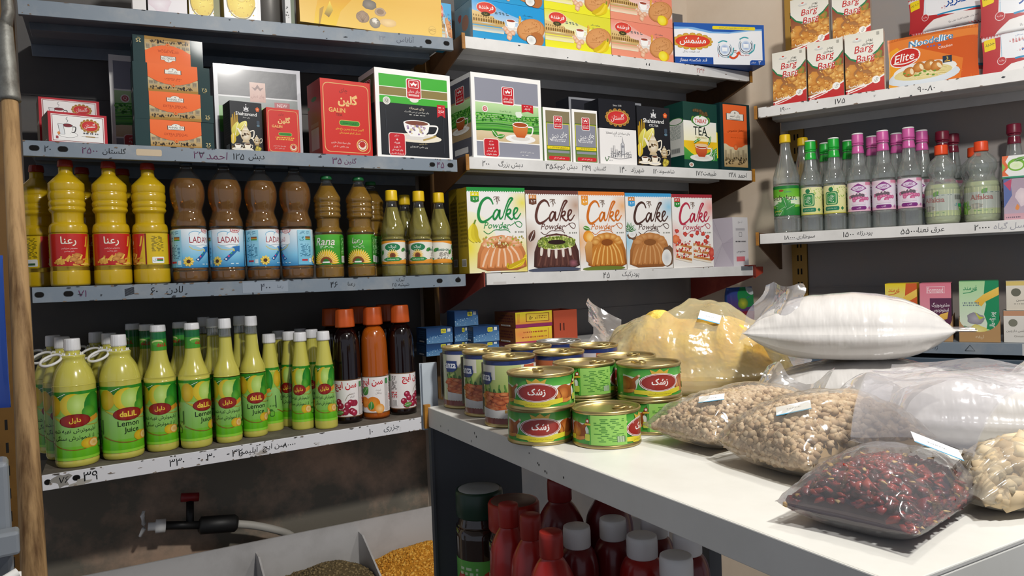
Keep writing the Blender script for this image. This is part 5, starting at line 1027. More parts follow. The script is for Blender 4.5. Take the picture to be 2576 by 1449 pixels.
LP = [(0, .84), (.008, .95), (.03, 1), (.045, 1), (.06, .985), (.1, 1), (.12, .97), (.14, 1), (.59, 1), (.635, 1.0), (.66, .985), (.70, .93), (.75, .82), (.79, .68), (.815, .57), (.835, .545), (.855, .575), (.868, .56), (.88, .37), (.91, .36)]
for kd, q in (('lemon_big', 84), ('lemon_big_en', -76)): solid(kd, 'lemon_juice_jug', LP, R, H, LEM, d_lemon, (.06, .595), '#e4e4e6', .905, .385, extra=(HANDLE,), lr=1.004, lrot=q)
def neck(P, R, H, z0, z1, c1, c2, txt=True):
    f = rf(P, R, H); a = Art(2 * pi * f((z0 + z1) / 2 * H), (z1 - z0) * H, seed=2); a.r(0, 0, 1, 1, '#4a9a2c', c1); a.r(0, .62, 1, 1, '#1c6a3c'); 
    for x in (.25, .75): a.e(x, .45, .13, .12, c2); a.e(x, .38, .12, .1, '#5aa838'); a.t(x + .1, .3, .2, 'daLiL', '#b0281c', fit=.24, b=.03)
    me = a.wrap('neck_sleeve', lambda z: f(z) + .0006, z0 * H); me.materials.append(LABEL); return ('neck_sleeve', me)
GP = [(0, .85), (.008, .95), (.03, 1), (.06, 1), (.07, .985), (.1, 1), (.55, 1), (.575, .985), (.62, .88), (.67, .70), (.73, .565), (.81, .48), (.93, .46), (.96, .46)]
solid('lemon_green', 'lemon_juice_bottle', GP, .0362, .305, LEM, d_lemon, (.065, .55), '#e4e4e6', .945, .49, extra=(neck(GP, .0362, .305, .80, .945, '#2f8a3a', '#c6d88a'),), lr=1.004, seed=5)
WP = [(0, .85), (.008, .95), (.03, 1), (.05, 1), (.1, 1), (.5, 1), (.535, 1), (.57, .97), (.61, .86), (.66, .68), (.73, .55), (.84, .48), (.9, .45), (.93, .45)]
solid('lemon_white', 'lemon_juice_bottle', WP, .0312, .31, LEM, d_lemon, (.055, .53), '#e4e4e6', .917, .5, lr=1.004, clearneck=.85, seed=6)
SP = [(0, .9), (.01, .98), (.05, 1), (.09, 1), (.2, .97), (.3, .92), (.42, .84), (.52, .83), (.6, .84), (.655, .77), (.75, .65), (.85, .54), (.9, .49), (.93, .48)]
solid('lemon_small', 'lemon_juice_bottle', SP, .0297, .257, LEM, d_lemon, (.085, .655), '#e4e4e6', .905, .58, lr=None, seed=7)
YP = [(0, .9), (.01, .99), (.03, 1), (.42, 1), (.6, .985), (.70, .94), (.755, .85), (.79, .74), (.82, .55), (.84, .45), (.87, .42)]
DKJ = mat('dark_cherry_syrup', '#120506', .12, coat=.6); ORJ = mat('orange_syrup', '#a85210', .18, coat=.6, sss=.08)
for kd, m_ in (('syrup_cherry', DKJ), ('syrup_orange', ORJ)): solid(kd, 'syrup_bottle', YP, .0374, .31, m_, (lambda a, k=kd: d_syrup(a, k[6:])), (.055, .385), '#c1541e', .838, .72, .66, lr=1.004, cat='syrup bottle', ribs=8)
MP = [(0, .86), (.01, .96), (.04, 1), (.16, 1), (.17, .985), (.475, .985), (.485, 1), (.55, 1), (.6, .92), (.66, .77), (.73, .6), (.79, .47), (.84, .4), (.92, .35), (.95, .35)]
clear('mint', 'flower_water_bottle', MP, .0425, .332, 0, None, d_mint, (.172, .472), '#e2bc1c', .915, .42, pet=PETW, cat='flower water bottle')
def sleeve(R, H, col, ring=.885, r0=.53):
    m = lath(prof([(.795, r0 - .02), (.80, r0 + .02), (.83, r0 + .0), (.865, r0 - .05), (.88, r0 - .06)], R, H, 2), 32); m.lathe(prof([(.88, r0 - .06), (.884, r0), (.895, r0), (.9, r0 - .06)], R, H, 0), 32)
    return ('neck_sleeve', mesh_of(m, mat('sleeve_' + col.strip('#'), col, .25, coat=.5), 'neck_sleeve'))
NP = [(0, .9), (.01, .98), (.03, 1), (.17, 1), (.18, .985), (.49, .985), (.5, 1), (.56, 1), (.60, .93), (.64, .8), (.675, .66), (.72, .61), (.8, .52), (.88, .47), (.91, .47)]
wt = lambda R, H, r: ('cap_top', mesh_of(lath([(r * R, H - .001), (r * R, H + .0025), (r * R * .9, H + .0035)], 28), mat('white_plastic', '#e6e6e4', .4), 'cap_top'))
clear('green', 'flower_water_bottle', NP, .0335, .298, 0, None, d_green, (.182, .485), '#1fa838', .9, .53, pet=PETW, cat='flower water bottle', extra=(sleeve(.0335, .298, '#1fa838'), wt(.0335, .298, .5)), ribs=0)
clear('pink', 'flower_water_bottle', NP, .0338, .303, 0, None, d_pink, (.182, .485), '#c75a9c', .9, .53, pet=PETW, cat='flower water bottle', extra=(sleeve(.0338, .303, '#c75a9c'), wt(.0338, .303, .5)), ribs=0)
clear('maroon', 'flower_water_bottle', NP, .0338, .303, 0, None, d_pink, (.182, .485), '#7a1c34', .9, .6, pet=PETW, cat='flower water bottle', extra=(sleeve(.0338, .303, '#7a1c34'),), ribs=0)  # pink cap and sleeve darkened to imitate shade; also serves one red-capped bottle
OP = [(0, .74), (.02, .9), (.06, .96), (.12, .97), (.42, .97), (.46, .96), (.51, .86), (.55, .7), (.585, .66), (.62, .72), (.67, .82), (.73, .82), (.78, .72), (.82, .56), (.85, .4), (.87, .35), (.9, .35)]
clear('faksa', 'herbal_drink_bottle', OP, .0495, .243, .5, mat('milky_green_drink', '#c9cf9c', .25, sss=.1), d_faksa, (.1, .43), '#dd4a20', .875, .38, pet=PETW, cat='herbal drink bottle', lr=.965)

# ---- standing them on the shelves
STOOD = {}
def on(kind, label, group, sh, px, py, off, turn=0):
    s = sh.fr.at(px, py, off)[0]; r = RAD[kind]; L = STOOD.setdefault(id(sh), [])
    for k in range(60):                              # ease it clear of the bottles already standing there
        hit = False
        for x, y, q in L:
            d = hypot(s - x, off - y); m = r + q + .0012 - d
            if m > 0: hit = True; s += (s - x) / (d or 1) * m * .6; off += (off - y) / (d or 1) * m * .6
        off = min(off, .328 - r)
        if not hit: break
    L.append((s, off, r)); return inst(kind, label, group, sh.fr.w(s, off, sh.z(s) + .0008), turn)
G = 'yellow opaque oil bottles'
on('oil_y', 'yellow opaque oil bottle in front, leftmost, red label facing out', G, A3, 173, 600, .062, 0)
on('oil_y', 'yellow opaque oil bottle in front, the middle one, red label facing out', G, A3, 281, 600, .062, 0)
on('oil_y', 'yellow opaque oil bottle in front with its yellow label side turned out', G, A3, 379, 600, .062, -88)
on('oil_y', 'dim yellow oil bottle in the corner behind the leftmost one', G, A3, 100, 600, .165, 70)
on('oil_y', 'dim yellow oil bottle showing between the leftmost and the middle one', G, A3, 212, 560, .175, 20)
on('oil_y', 'dim yellow oil bottle showing between the middle one and the turned one', G, A3, 314, 560, .175, -40)
G = 'clear amber oil bottles with blue labels'
for px, tn, t in ((476, 128, 'first clear amber oil bottle, touching the yellow ones, red word running off its label'), (569, 98, 'second clear amber oil bottle, its blue label showing the whole red word'), (657, 140, 'third clear amber oil bottle from the yellow ones, with a blue label'), (743, -150, 'fourth clear amber oil bottle with blue label, beside the green-labelled ones')): on('ladan', t, G, A3, px, 600, .06, tn)
G = 'oil bottles with green sunflower labels'
on('rana', 'ribbed golden oil bottle, green label with Latin lettering and a sunflower', G, A3, 824, 600, .055, 76); on('rana', 'ribbed golden oil bottle, green label with Persian lettering and a sunflower', G, A3, 907, 600, .055, -104); on('rana', 'ribbed golden oil bottle in shadow behind the Persian green-labelled one', G, A3, 937, 590, .14, 10)
G = 'small pale oil bottles with yellow caps'
on('tabarok', 'small pale oil bottle with yellow cap, first of the three', G, A3, 988, 590, .05, 86); on('tabarok', 'small pale oil bottle with yellow cap, middle of the three', G, A3, 1056, 590, .05, 76)
on('tabarok', 'small pale oil bottle with duller yellow cap beside the cake powder box', G, A3, 1106, 590, .075, 14); on('tabarok', 'small pale oil bottle hidden in shadow behind the first small one', G, A3, 1020, 590, .15, 20)
G = 'big lemon juice jugs'
on('lemon_big', 'big lemon juice jug with white ring, leftmost in front', G, A4, 188, 1000, .065, 0); on('lemon_big_en', 'big lemon juice jug with English label, second in front', G, A4, 305, 1000, .074, 0)
on('lemon_big', 'big lemon juice jug right behind the leftmost front jug', G, A4, 163, 990, .172, 0); on('lemon_big', 'big lemon juice jug at the back in the dark corner', G, A4, 140, 985, .272, 0)
on('lemon_big', 'big lemon juice jug right behind the English-labelled jug', G, A4, 281, 985, .178, 0); on('lemon_big', 'big lemon juice jug in the back row behind the English-labelled one', G, A4, 248, 980, .275, 0)
G = 'lemon juice bottles'
on('lemon_green', 'green-necked lemon juice bottle in front, Persian label, beside the jugs', G, A4, 404, 980, .088, 80); on('lemon_green', 'green-necked lemon juice bottle in front, English label turned aside', G, A4, 489, 975, .066, -60)
on('lemon_green', 'green-necked lemon juice bottle behind the Persian-labelled one', G, A4, 371, 960, .18, 40); on('lemon_green', 'green-necked lemon juice bottle deepest behind the Persian-labelled one', G, A4, 340, 955, .275, 10)
on('lemon_green', 'green-necked lemon juice bottle behind the English-labelled one', G, A4, 455, 955, .172, 20); 
on('lemon_white', 'plain-necked lemon juice bottle in front with an empty clear neck', G, A4, 571, 960, .066, 84); on('lemon_white', 'plain-necked lemon juice bottle in front with English label', G, A4, 637, 955, .088, -84)
on('lemon_white', 'plain-necked lemon juice bottle behind the clear-necked one', G, A4, 540, 940, .152, 30); on('lemon_white', 'plain-necked lemon juice bottle last in the row behind the clear-necked one', G, A4, 518, 930, .245, 30); on('lemon_white', 'plain-necked lemon juice bottle behind the English plain-necked one', G, A4, 606, 940, .152, 60)
on('lemon_small', 'small tapered lemon juice bottle with its label turned away', G, A4, 679, 960, .128, 10); on('lemon_small', 'small tapered lemon juice bottle in front, left of the last one', G, A4, 759, 960, .092, 66); on('lemon_small', 'small tapered lemon juice bottle in front beside the dark syrup', G, A4, 811, 955, .060, 82)
on('lemon_small', 'small tapered lemon juice bottle in shade behind the left front small one', G, A4, 722, 950, .152, 60); on('lemon_small', 'small tapered lemon juice bottle in shade between the two front small ones', G, A4, 775, 945, .16, 60); on('lemon_small', 'small tapered lemon juice bottle in the back row behind the left front small one', G, A4, 704, 940, .23, 60)
on('lemon_small', 'small tapered lemon juice bottle in the back row near the dark syrup', G, A4, 752, 935, .238, 60)
G = 'syrup bottles with orange caps'
on('syrup_cherry', 'dark cherry syrup bottle in front, left of the orange syrup', G, A4, 872, 920, .093, 72); on('syrup_orange', 'orange syrup bottle with orange picture label', G, A4, 942, 915, .093, 66); on('syrup_cherry', 'dark cherry syrup bottle in front at the right end of the shelf', G, A4, 1010, 905, .095, 130)
for px, t, k in ((838, 'cherry syrup bottle in deep shade behind the left dark one', 'syrup_cherry'), (903, 'syrup bottle in deep shade behind the orange one', 'syrup_cherry'), (972, 'syrup bottle in deep shade behind the right dark one', 'syrup_cherry')): on(k, t, G, A4, px, 900, .20, 60)
G = 'clear flower water bottles'
on('mint', 'large clear mint water bottle with yellow cap and green label', G, C2, 1978, 470, .06, 74); on('mint', 'clear bottle with yellow cap behind the large mint water bottle', G, C2, 2022, 460, .17, 60); on('mint', 'clear bottle with yellow cap in the back corner, mostly hidden', G, C2, 2046, 455, .27, 60)
on('green', 'clear bottle with green cap and cream label, left one in front', G, C2, 2039, 470, .055, 84); on('green', 'clear bottle with green cap and cream label, right one in front', G, C2, 2097, 465, .055, 84); on('green', 'clear bottle with green cap behind the left green-capped one', G, C2, 2073, 460, .145, 60); on('green', 'clear bottle with green cap behind the right green-capped one', G, C2, 2126, 455, .145, 60)
for px, t in ((2156, 'pink-capped rose water bottle in front beside the green-capped ones'), (2216, 'pink-capped rose water bottle in front, the middle one'), (2279, 'pink-capped rose water bottle in front beside the orange-capped bottle')): on('pink', t, G, C2, px, 455, .056, 88)
for px, t in ((2186, 'pink-capped rose water bottle behind the left pink one'), (2244, 'pink-capped rose water bottle behind the middle pink one'), (2304, 'pink-capped rose water bottle behind the right pink one')): on('pink', t, G, C2, px, 450, .148, 60)
for px, of, t in ((2322, .242, 'maroon-capped bottle in the back row behind the right pink ones'), (2372, .20, 'maroon-capped bottle behind the left orange-capped drink'), (2398, .288, 'maroon-capped bottle deepest behind the orange-capped drinks')): on('maroon', t, G, C2, px, 440, of, 60)
G = 'orange-capped herbal drinks'
on('faksa', 'squat herbal drink bottle with orange cap, left one', G, C2, 2357, 470, .088, 60); on('faksa', 'squat herbal drink bottle with orange cap, right one in front', G, C2, 2461, 462, .088, 88); on('faksa', 'squat herbal drink bottle with orange cap behind the right one', G, C2, 2436, 462, .215, 60)

# ================================================================== tins and bags on the table
TIN = mat('tin_gold', '#b9a672', .32, .85); TINS = mat('tin_silver', '#b5b5b0', .3, .9)
def can(kind, R, H, lab, lz, m=TIN):
    e = .0022
    body = lath([(R * .95, .0), (R + .0012, .0), (R + .0016, .0016), (R + .0012, .0034), (R, .0045), (R, H - .0045), (R + .0012, H - .0034), (R + .0018, H - .0014), (R + .0012, H), (R - .0006, H - .0002), (R - .0014, H - .0022), (R - .002, H - .0045), (R * .9, H - .0045), (R * .86, H - .0038), (R * .6, H - .0036), (R * .1, H - .0036)], 56)
    r2 = MB(); t = [2 * pi * i / 20 for i in range(20)]
    r2.tube([(R * (.42 + .20 * cos(q)), R * .17 * sin(q), H - .0016 + .0006 * cos(q)) for q in t], .0011, 6, closed=True)
    r2.box((R * .52, -R * .1, H - .0036), (R * .8, R * .1, H - .0018)); r2.lathe([(R * .1, H - .0036), (R * .1, H - .0012), (R * .05, H - .001)], 12, c=(R * .7, 0))
    a = Art(2 * pi * R, (lz[1] - lz[0]) * H, seed=5); lab(a)
    me = a.wrap('label', R, lz[0] * H); me.materials.append(LABEL)
    define(kind, 'food_tin', 'tin can', [('can_body', mesh_of(body, m, 'can_body')), ('pull_ring', mesh_of(r2, m, 'pull_ring')), ('label', me)])
def chicken(a, x, y, w, h, s=1):
    c1, c2, c3 = '#7a3c1a', '#a85a26', '#c9823c'
    a.p([(x + s * w * p, y + h * q) for p, q in ((-.5, -.3), (-.52, .1), (-.3, .38), (.0, .42), (.22, .32), (.44, .52), (.52, .44), (.34, .2), (.36, -.1), (.24, -.4), (-.2, -.46))], c1, c2, 3); a.e(x - s * w * .16, y - h * .02, w * .28, h * .3, c2, c3); a.st([(x - s * w * .42, y + h * .1), (x - s * w * .3, y - h * .3), (x, y - h * .36), (x + s * w * .3, y - h * .28)], .09, c3, w1=.12); a.st([(x - s * w * .35, y + h * .2), (x - s * w * .25, y - h * .1), (x - s * w * .3, y - h * .26)], .03, c1); a.st([(x + s * w * .2, y + h * .2), (x + s * w * .46, y + h * .46)], .1, c2); a.e(x + s * w * .48, y + h * .48, w * .05, h * .07, '#e0c39a')
def d_zoshk(a):
    a.r(0, 0, 1, 1, '#3f9a34', '#3fa838'); a.r(0, .72, 1, 1, '#5fb048', '#2f8a30')
    for x in (.2, .7):
        a.p([(x + .02, .2), (x + .05, .72), (x + .2, .7), (x + .24, .25)], '#dfe6dc'); a.p([(x - .25, .3), (x - .2, .78), (x - .1, .66), (x - .12, .25)], '#cfdccb'); chicken(a, x + .155, .42, .13, .7); chicken(a, x - .17, .42, .14, .68, 1)
        a.p([(x - .13, .24), (x - .13, .1), (x - .06, .06), (x + .06, .06), (x + .13, .12), (x + .13, .28), (x, .2)], '#d8cc3a'); a.p([(x - .08, .16), (x - .06, .02), (x, -.02), (x + .06, .02), (x + .08, .16)], '#d4c62c'); a.t(x, .09, .07, 'کنسرو خوراک مرغ با سس گوجه فرنگی', '#5a5a1e', fit=.16)
        a.p([(x - .04, .8), (x - .05, .97), (x - .02, .88), (x, .99), (x + .02, .88), (x + .05, .97), (x + .04, .8)], '#c9a23c')
        a.e(x, .5, .105, .33, '#ece6e0'); a.e(x, .5, .1, .31, '#8a2420'); a.e(x, .5, .096, .295, '#e6ded8'); a.e(x, .5, .093, .28, '#8f2a24', '#a5352c'); a.t(x, .5, .3, 'زشک', '#f2eeea', fit=.145, b=.03)
    a.r(.42, 0, .5, 1, '#4a9a34'); a.r(.43, 0, .6, 1, '#8cc45a', '#9ccf66'); a.l(.445, .1, .585, .9, 13, '#4f8a38'); a.r(.55, .1, .59, .3, '#3a5a34'); [a.r(.552 + .005 * i, .1, .555 + .005 * i, .3, '#c8dcb8') for i in range(7)]; a.c(.415, .8, .07, '#a82a2a'); a.c(.415, .8, .04, '#efe6de'); a.r(.4, .66, .43, .72, '#d8b23a'); a.rr(.4, .14, .425, .36, .03, '#b9c44a')
def d_bean(a):
    a.r(0, 0, 1, 1, '#c9cc9a', '#d8dcc6'); a.r(0, .93, 1, 1, '#25356a'); a.r(0, 0, 1, .085, '#7a3a30'); [a.p([(i * .02, .085), (i * .02 + .01, .1), (i * .02 + .02, .085)], '#7a3a30') for i in range(50)]
    for x in (.25, .75):
        a.r(x - .17, .5, x + .1, .93, '#9cb05a', '#c2cc86'); a.r(x - .17, .7, x - .06, .93, '#dad6c6', '#dcd8cc')
        for i in range(16): a.st([(x - .16 + .017 * i, .47), (x - .17 + .018 * i + .012 * sin(i * 3), .58 + .05 * sin(i * 2))], .02, ('#3a6a24', '#5a8a34', '#2f5a20')[i % 3], w1=.03)
        a.p([(x - .17, .2), (x - .17, .5), (x + .1, .5), (x + .07, .2)], '#a5502a')
        for i in range(46): xx, yy = x - .16 + .24 * a.R.random(), .22 + .27 * a.R.random(); a.f(xx, yy, .03, .035, a.R.choice(('#b5562a', '#c4652f', '#a84a22')), a.R.choice(('#d8824a', '#cf7440', '#e09a60')), j=.2, n=9)
        a.p([(x - .17, .1), (x - .17, .26), (x - .06, .22), (x + .06, .25), (x + .06, .1)], '#b5b3b0', '#d0cecb'); a.e(x - .13, .72, .05, .1, '#24386e'); a.p([(x - .17, .62), (x - .17, .82), (x - .085, .82), (x - .085, .7), (x - .12, .62)], '#24386e'); a.t(x - .135, .73, .09, 'anza', '#eef0f4', fit=.085, b=.02)
        a.c(x + .03, .2, .07, '#e6dfd2'); a.c(x + .03, .2, .058, '#d2c4a0'); a.r(x - .005, .18, x + .065, .23, '#b08a3c')
        a.p([(x + .055, .1), (x + .115, .93), (x + .24, .93), (x + .24, .1)], '#d2ccc8', '#d8d4ce'); a.st([(x + .055, .1), (x + .12, .93)], .012, '#2a2a2a', sm=0); a.p([(x + .1, .68), (x + .12, .93), (x + .2, .93), (x + .2, .7), (x + .15, .66)], '#a83a2a', '#c05a3a'); a.f(x + .15, .72, .03, .04, '#8a4a2a', '#c98a5a')
        a.rr(x + .12, .25, x + .2, .5, .03, '#1f6a4a'); a.rr(x + .125, .262, x + .195, .488, .025, '#d8d4d0'); a.t(x + .16, .38, .07, 'لوبیا', '#2a5a44', fit=.06, b=.01); a.c(x + .15, .57, .05, '#5a8a3a', '#c9a83a'); a.l(x + .12, .17, x + .22, .2, 1, '#4a4a48')
def d_fish(a):
    a.r(0, 0, 1, 1, '#cfcbd0'); a.r(0, .93, 1, 1, '#25356a')
    for x in (.2, .6): a.p([(x - .16, .5), (x - .14, .93), (x + .1, .93), (x + .06, .5)], '#b5502c', '#c4683a'); a.f(x - .05, .78, .06, .06, '#d8a070', '#e8c29a'); leaf(a, x - .03, .7, .05, .06, 1.4, '#2f6a34'); a.r(x + .1, .5, x + .13, .86, '#2a3a7a'); a.r(x - .16, .0, x + .2, .5, '#a85a34', '#c98a5a')
can('tall', .0356, .0945, d_bean, (.048, .955)); can('tall_dark', .0356, .0945, d_fish, (.048, .955)); can('tall_silver', .0356, .0945, d_fish, (.048, .955), TINS); can('short', .0403, .0435, d_zoshk, (.1, .9))
def td(kind, label, group, x, y, z, turn): inst(kind, label, group, FD.w(x, y, z), turn)
G = 'tall tins on the table'; Z0 = ZD + .0004
td('tall', 'tall carrot tin at the far left table corner', G, .025, .058, Z0, 100); td('tall', 'tall carrot tin second from the table corner', G, .107, .056, Z0, 86); td('tall', 'tall carrot tin nearest the front, third from the table corner', G, .193, .047, Z0, 80)
td('tall_dark', 'tall tin with blue rim and red stew picture behind the nearest carrot tin', G, .198, .126, Z0, 60); td('tall_dark', 'tall gold-lidded tin between the stew tin and the far corner', G, .096, .134, Z0, 30); td('tall_dark', 'tall gold-lidded tin next to the bag of yellow noodles', G, .163, .212, Z0, 20); td('tall_silver', 'tall tin with a silver lid, farthest back', G, .063, .212, Z0, 10)
G = 'short green chicken stew tins'
td('short', 'green chicken tin at the bottom of the nearest stack, red oval facing out', G, .302, .030, Z0, 108); td('short', 'green chicken tin on top of the nearest stack, red oval facing out', G, .312, .027, Z0 + .0437, 100)
td('short', 'green chicken tin standing alone in front, text panel facing out', G, .366, .085, Z0, -1); td('short', 'green chicken tin beneath the one behind the lone front tin', G, .278, .115, Z0, 40); td('short', 'green chicken tin on top, behind the lone front tin, text side out', G, .278, .115, Z0 + .0437, 18)
td('short', 'green chicken tin lowest, half hidden by the beige bag', G, .342, .172, Z0, 24); td('short', 'green chicken tin on top beside the beige bag, whole roast chicken showing', G, .342, .172, Z0 + .0437, 128)
td('short', 'green tin under the shaded tin at the back of the stacks', G, .2595, .2, Z0, 40); td('short', 'green tin in shade at the back of the stacks, beside the noodle bag', G, .2595, .2, Z0 + .0437, 60)

# ---- bags
def sgn(t): return -1 if t < 0 else 1
class Bag:
    def __init__(s, L, W, T, seed=1, tip=0, tip0=0, pw=(3, 2.4), wr=.004, e=.34, top=1.0):
        s.L, s.W, s.T, s.seed, s.tip, s.tip0, s.pw, s.wr, s.e, s.top = L, W, T, seed, tip, tip0, pw, wr, e, top
    def sh(s, u, v): return max(0, (1 - abs(u) ** s.pw[0]) * (1 - abs(v) ** s.pw[1])) ** .55
    def at(s, u, v, side=1, inset=0):
        q = s.sh(u, v); k = 1 - s.tip * max(0, (u - .3) / .7) ** 1.5 - s.tip0 * max(0, (-u - .3) / .7) ** 1.5
        x = u * (s.L / 2 - inset) * (1 - .07 * (1 - v * v)); y = v * (s.W / 2 - inset) * k * (1 - .05 * (1 - u * u)); e = s.T * s.e
        if side > 0:
            n = noise.noise(Vector((x * 9 + s.seed, y * 9, 1.3))) * .14 + noise.noise(Vector((x * 26, y * 26 + s.seed, 4))) * .05
            z = e + (s.T - e) * q * (1 + n * s.top) - inset * .8
            r = (1 - abs(v) ** 8) * sin(v * 23 + 4 * noise.noise(Vector((u * 3, v * 5, s.seed)))) * abs(u) ** 3 + sin(u * 21 + 5 * noise.noise(Vector((v * 3, u * 5, s.seed + 7)))) * abs(v) ** 4 * .7 + .5 * noise.noise(Vector((x * 50 + s.seed, y * 18, 2)))
            z += s.wr * r * (1 - max(abs(u), abs(v)) ** 10)
        else: z = max(0.0005, e * (1 - min(1, q * 1.25)) ** 1.1) + inset * .3
        return Vector((x, y, max(z, .0004)))
    def mesh(s, n=44, m=34, inset=0, col='#fff'):
        vs, fs = [], []; f = lambda i, n: sgn(2 * i / n - 1) * abs(2 * i / n - 1) ** .8
        for side in (1, -1):
            for i in range(n + 1):
                for j in range(m + 1): vs.append(s.at(f(i, n), f(j, m), side, inset))
        o = (n + 1) * (m + 1)
        for i in range(n):
            for j in range(m):
                a = i * (m + 1) + j; fs.append((a, a + m + 1, a + m + 2, a + 1)); fs.append((o + a, o + a + 1, o + a + m + 2, o + a + m + 1))
        rim = [i * (m + 1) for i in range(n + 1)] + [n * (m + 1) + j for j in range(1, m + 1)] + [i * (m + 1) + m for i in range(n - 1, -1, -1)] + [j for j in range(m - 1, 0, -1)]
        for i, a in enumerate(rim): b = rim[(i + 1) % len(rim)]; fs.append((a, b, o + b, o + a))
        mb = MB(); mb.add(vs, fs, col, True); return mb
def pebbles(bag, N, size, cols, seed, el=1.5, inset=.004, flat=1, side=True):
    """one mesh of many small uneven lumps lying over the filling"""
    R = random.Random(seed); t = (1 + 5 ** .5) / 2
    iv = [Vector(v).normalized() for v in ((-1, t, 0), (1, t, 0), (-1, -t, 0), (1, -t, 0), (0, -1, t), (0, 1, t), (0, -1, -t), (0, 1, -t), (t, 0, -1), (t, 0, 1), (-t, 0, -1), (-t, 0, 1))]
    ifc = [(0, 11, 5), (0, 5, 1), (0, 1, 7), (0, 7, 10), (0, 10, 11), (1, 5, 9), (5, 11, 4), (11, 10, 2), (10, 7, 6), (7, 1, 8), (3, 9, 4), (3, 4, 2), (3, 2, 6), (3, 6, 8), (3, 8, 9), (4, 9, 5), (2, 4, 11), (6, 2, 10), (8, 6, 7), (9, 8, 1)]
    mb = MB()
    for i in range(N):
        if callable(bag): P = bag(R)
        else:
            u, v = R.uniform(-.97, .97), R.uniform(-.97, .97); P = bag.at(u, v, 1, inset)
            if side and R.random() < .35: v = R.choice((-.97, -.93, .93, .97)); P = bag.at(u, v, 1, inset); Q = bag.at(u, v, -1, inset); P = Q + (P - Q) * R.random()
        q = Matrix.Rotation(R.uniform(0, 6.3), 3, 'Z') @ Matrix.Rotation(R.uniform(-.7, .7), 3, 'X') @ Matrix.Rotation(R.uniform(-.7, .7), 3, 'Y'); k = size * R.uniform(.65, 1.25)
        bend = R.uniform(-.5, .5); vs = []
        for w in iv:
            p = Vector((w.x * k * el, w.y * k, w.z * k * flat)) * R.uniform(.68, 1.25); p.y += bend * p.x * p.x / (k * el); p = q @ p + P; p.z = max(p.z, .0006); vs.append(p)
        mb.add(vs, ifc, R.choice(cols), True)
    return mb
FILM_A = film('bag_film', '#faf8f4', .035, .12, .10, (30, .3, .010), '#efe6da', .25); FILM_H = film('milky_bag_film', '#f8f6f2', .04, .14, .25, (28, .35, .012), '#e4dccb', .25); FILM_L = film('loose_clear_film', '#f6f6f8', .09, .10, .2, (20, .6, .012), '#e8e6ea', .3); FILM_C = film('crinkled_clear_film', '#f6f6f8', .05, .10, .10, (22, .35, .012), '#e6e4e8', .3)
SUGAR = mat('white_sugar_in_film', '#cdcac7', .2, coat=.8, bump=(7, .6, .014, (3, .5, 1))); SOY = mat('soy_granules', rough=.8, attr=True); SOYB = mat('soy_filling', '#b89c76', .85)
def sheet(pts_fn, n=14, m=10, crump=.006, seed=1):
    mb = MB(); vs = []
    for i in range(n + 1):
        for j in range(m + 1):
            p = Vector(pts_fn(i / n, j / m)); k = crump * (.3 + i / n); vs.append(p + Vector((noise.noise(p * 24 + Vector((seed, 0, 0))), noise.noise(p * 24 + Vector((0, seed, 5))), noise.noise(p * 20 + Vector((3, 9, seed))))) * k)
    mb.add(vs, [(i * (m + 1) + j, (i + 1) * (m + 1) + j, (i + 1) * (m + 1) + j + 1, i * (m + 1) + j + 1) for i in range(n) for j in range(m)], '#fff', True); return mb
def sticker(bag, par, u, v, w, h, rot=0, ink=None):
    a = Art(w, h); a.r(0, 0, 1, 1, '#e4e8ea'); a.r(0, 0, 1, .1, '#3f9ac0') if rot != 9 else a.r(0, 0, .09, 1, '#3f9ac0'); a.l(.3, .45, .7, .6, 1, '#8a9094')
    c = bag.at(u, v); ux = (bag.at(u + .04, v) - bag.at(u - .04, v)).normalized(); vy = (bag.at(u, v + .04) - bag.at(u, v - .04)).normalized(); r = 0 if rot == 9 else rot
    X = ux * cos(r) + vy * sin(r); nz = ux.cross(vy).normalized(); Y = nz.cross(X)
    me = a.mesh('price_sticker', lambda x, y, d: tuple(c + X * (x - w / 2) + Y * (y - h / 2) + nz * (d + .004)), [w * i / 4 for i in (1, 2, 3)])
    obj('price_sticker', me, LABEL, par)
def bagroot(name, label, cat, x, y, ang, z=ZD, group=None): return thing(name, label, cat, FD.w(x, y, z), FD.a + radians(ang), group)
G = 'white sugar bags'
def sugar(label, x, y, ang, z, L, W, T, seed, tip, tip0, flap=None, e=.42):
    t = bagroot('sugar_bag', label, 'sugar bag', x, y, ang, z, G); b = Bag(L, W, T, seed, tip, tip0, (2.0, 2.1), .0026, e, .7); f = obj('sugar_filling', b.mesh(64, 48), SUGAR, t)
    e = b.at(1, 0)
    obj('seal_strip', sheet(lambda p, q: (L / 2 - .008 + .03 * p, (q - .5) * W * (1 - tip) * .8, T * b.e + .003 * sin(q * 9)), 4, 8, .002, seed), FILM_C, f)
    if flap: obj('loose_film', sheet(flap, 16, 12, .012, seed), FILM_L, f)
    return t
sugar('lower white sugar bag lying under the top one', .434, .474, 40, ZD + .0003, .265, .165, .074, 3, .7, .3)
sugar('upper white sugar bag lying on the other one with its clear end folded up', .417, .462, 37, ZD + .0745, .265, .15, .088, 8, .75, .3, lambda p, q: (-.142 + .085 * q + p * (.03 - .02 * q), -.012 - .05 * q * (1 - p) + .01 * sin(q * 7), .022 + .036 * q + p * (.085 - .042 * q)))
sugar('white sugar bag lying low to the right, behind the red pepper bag', .612, .420, 36, ZD + .0003, .25, .145, .078, 5, .3, .3)
sugar('white sugar bag at the right edge of the picture beyond the low one', .67, .63, 30, ZD + .0003, .24, .14, .1, 6, .3, .3)
SC = ('#c9b194', '#bda484', '#d4c0a4', '#b0967a', '#cbb598')
G = 'bags of soy chunks'
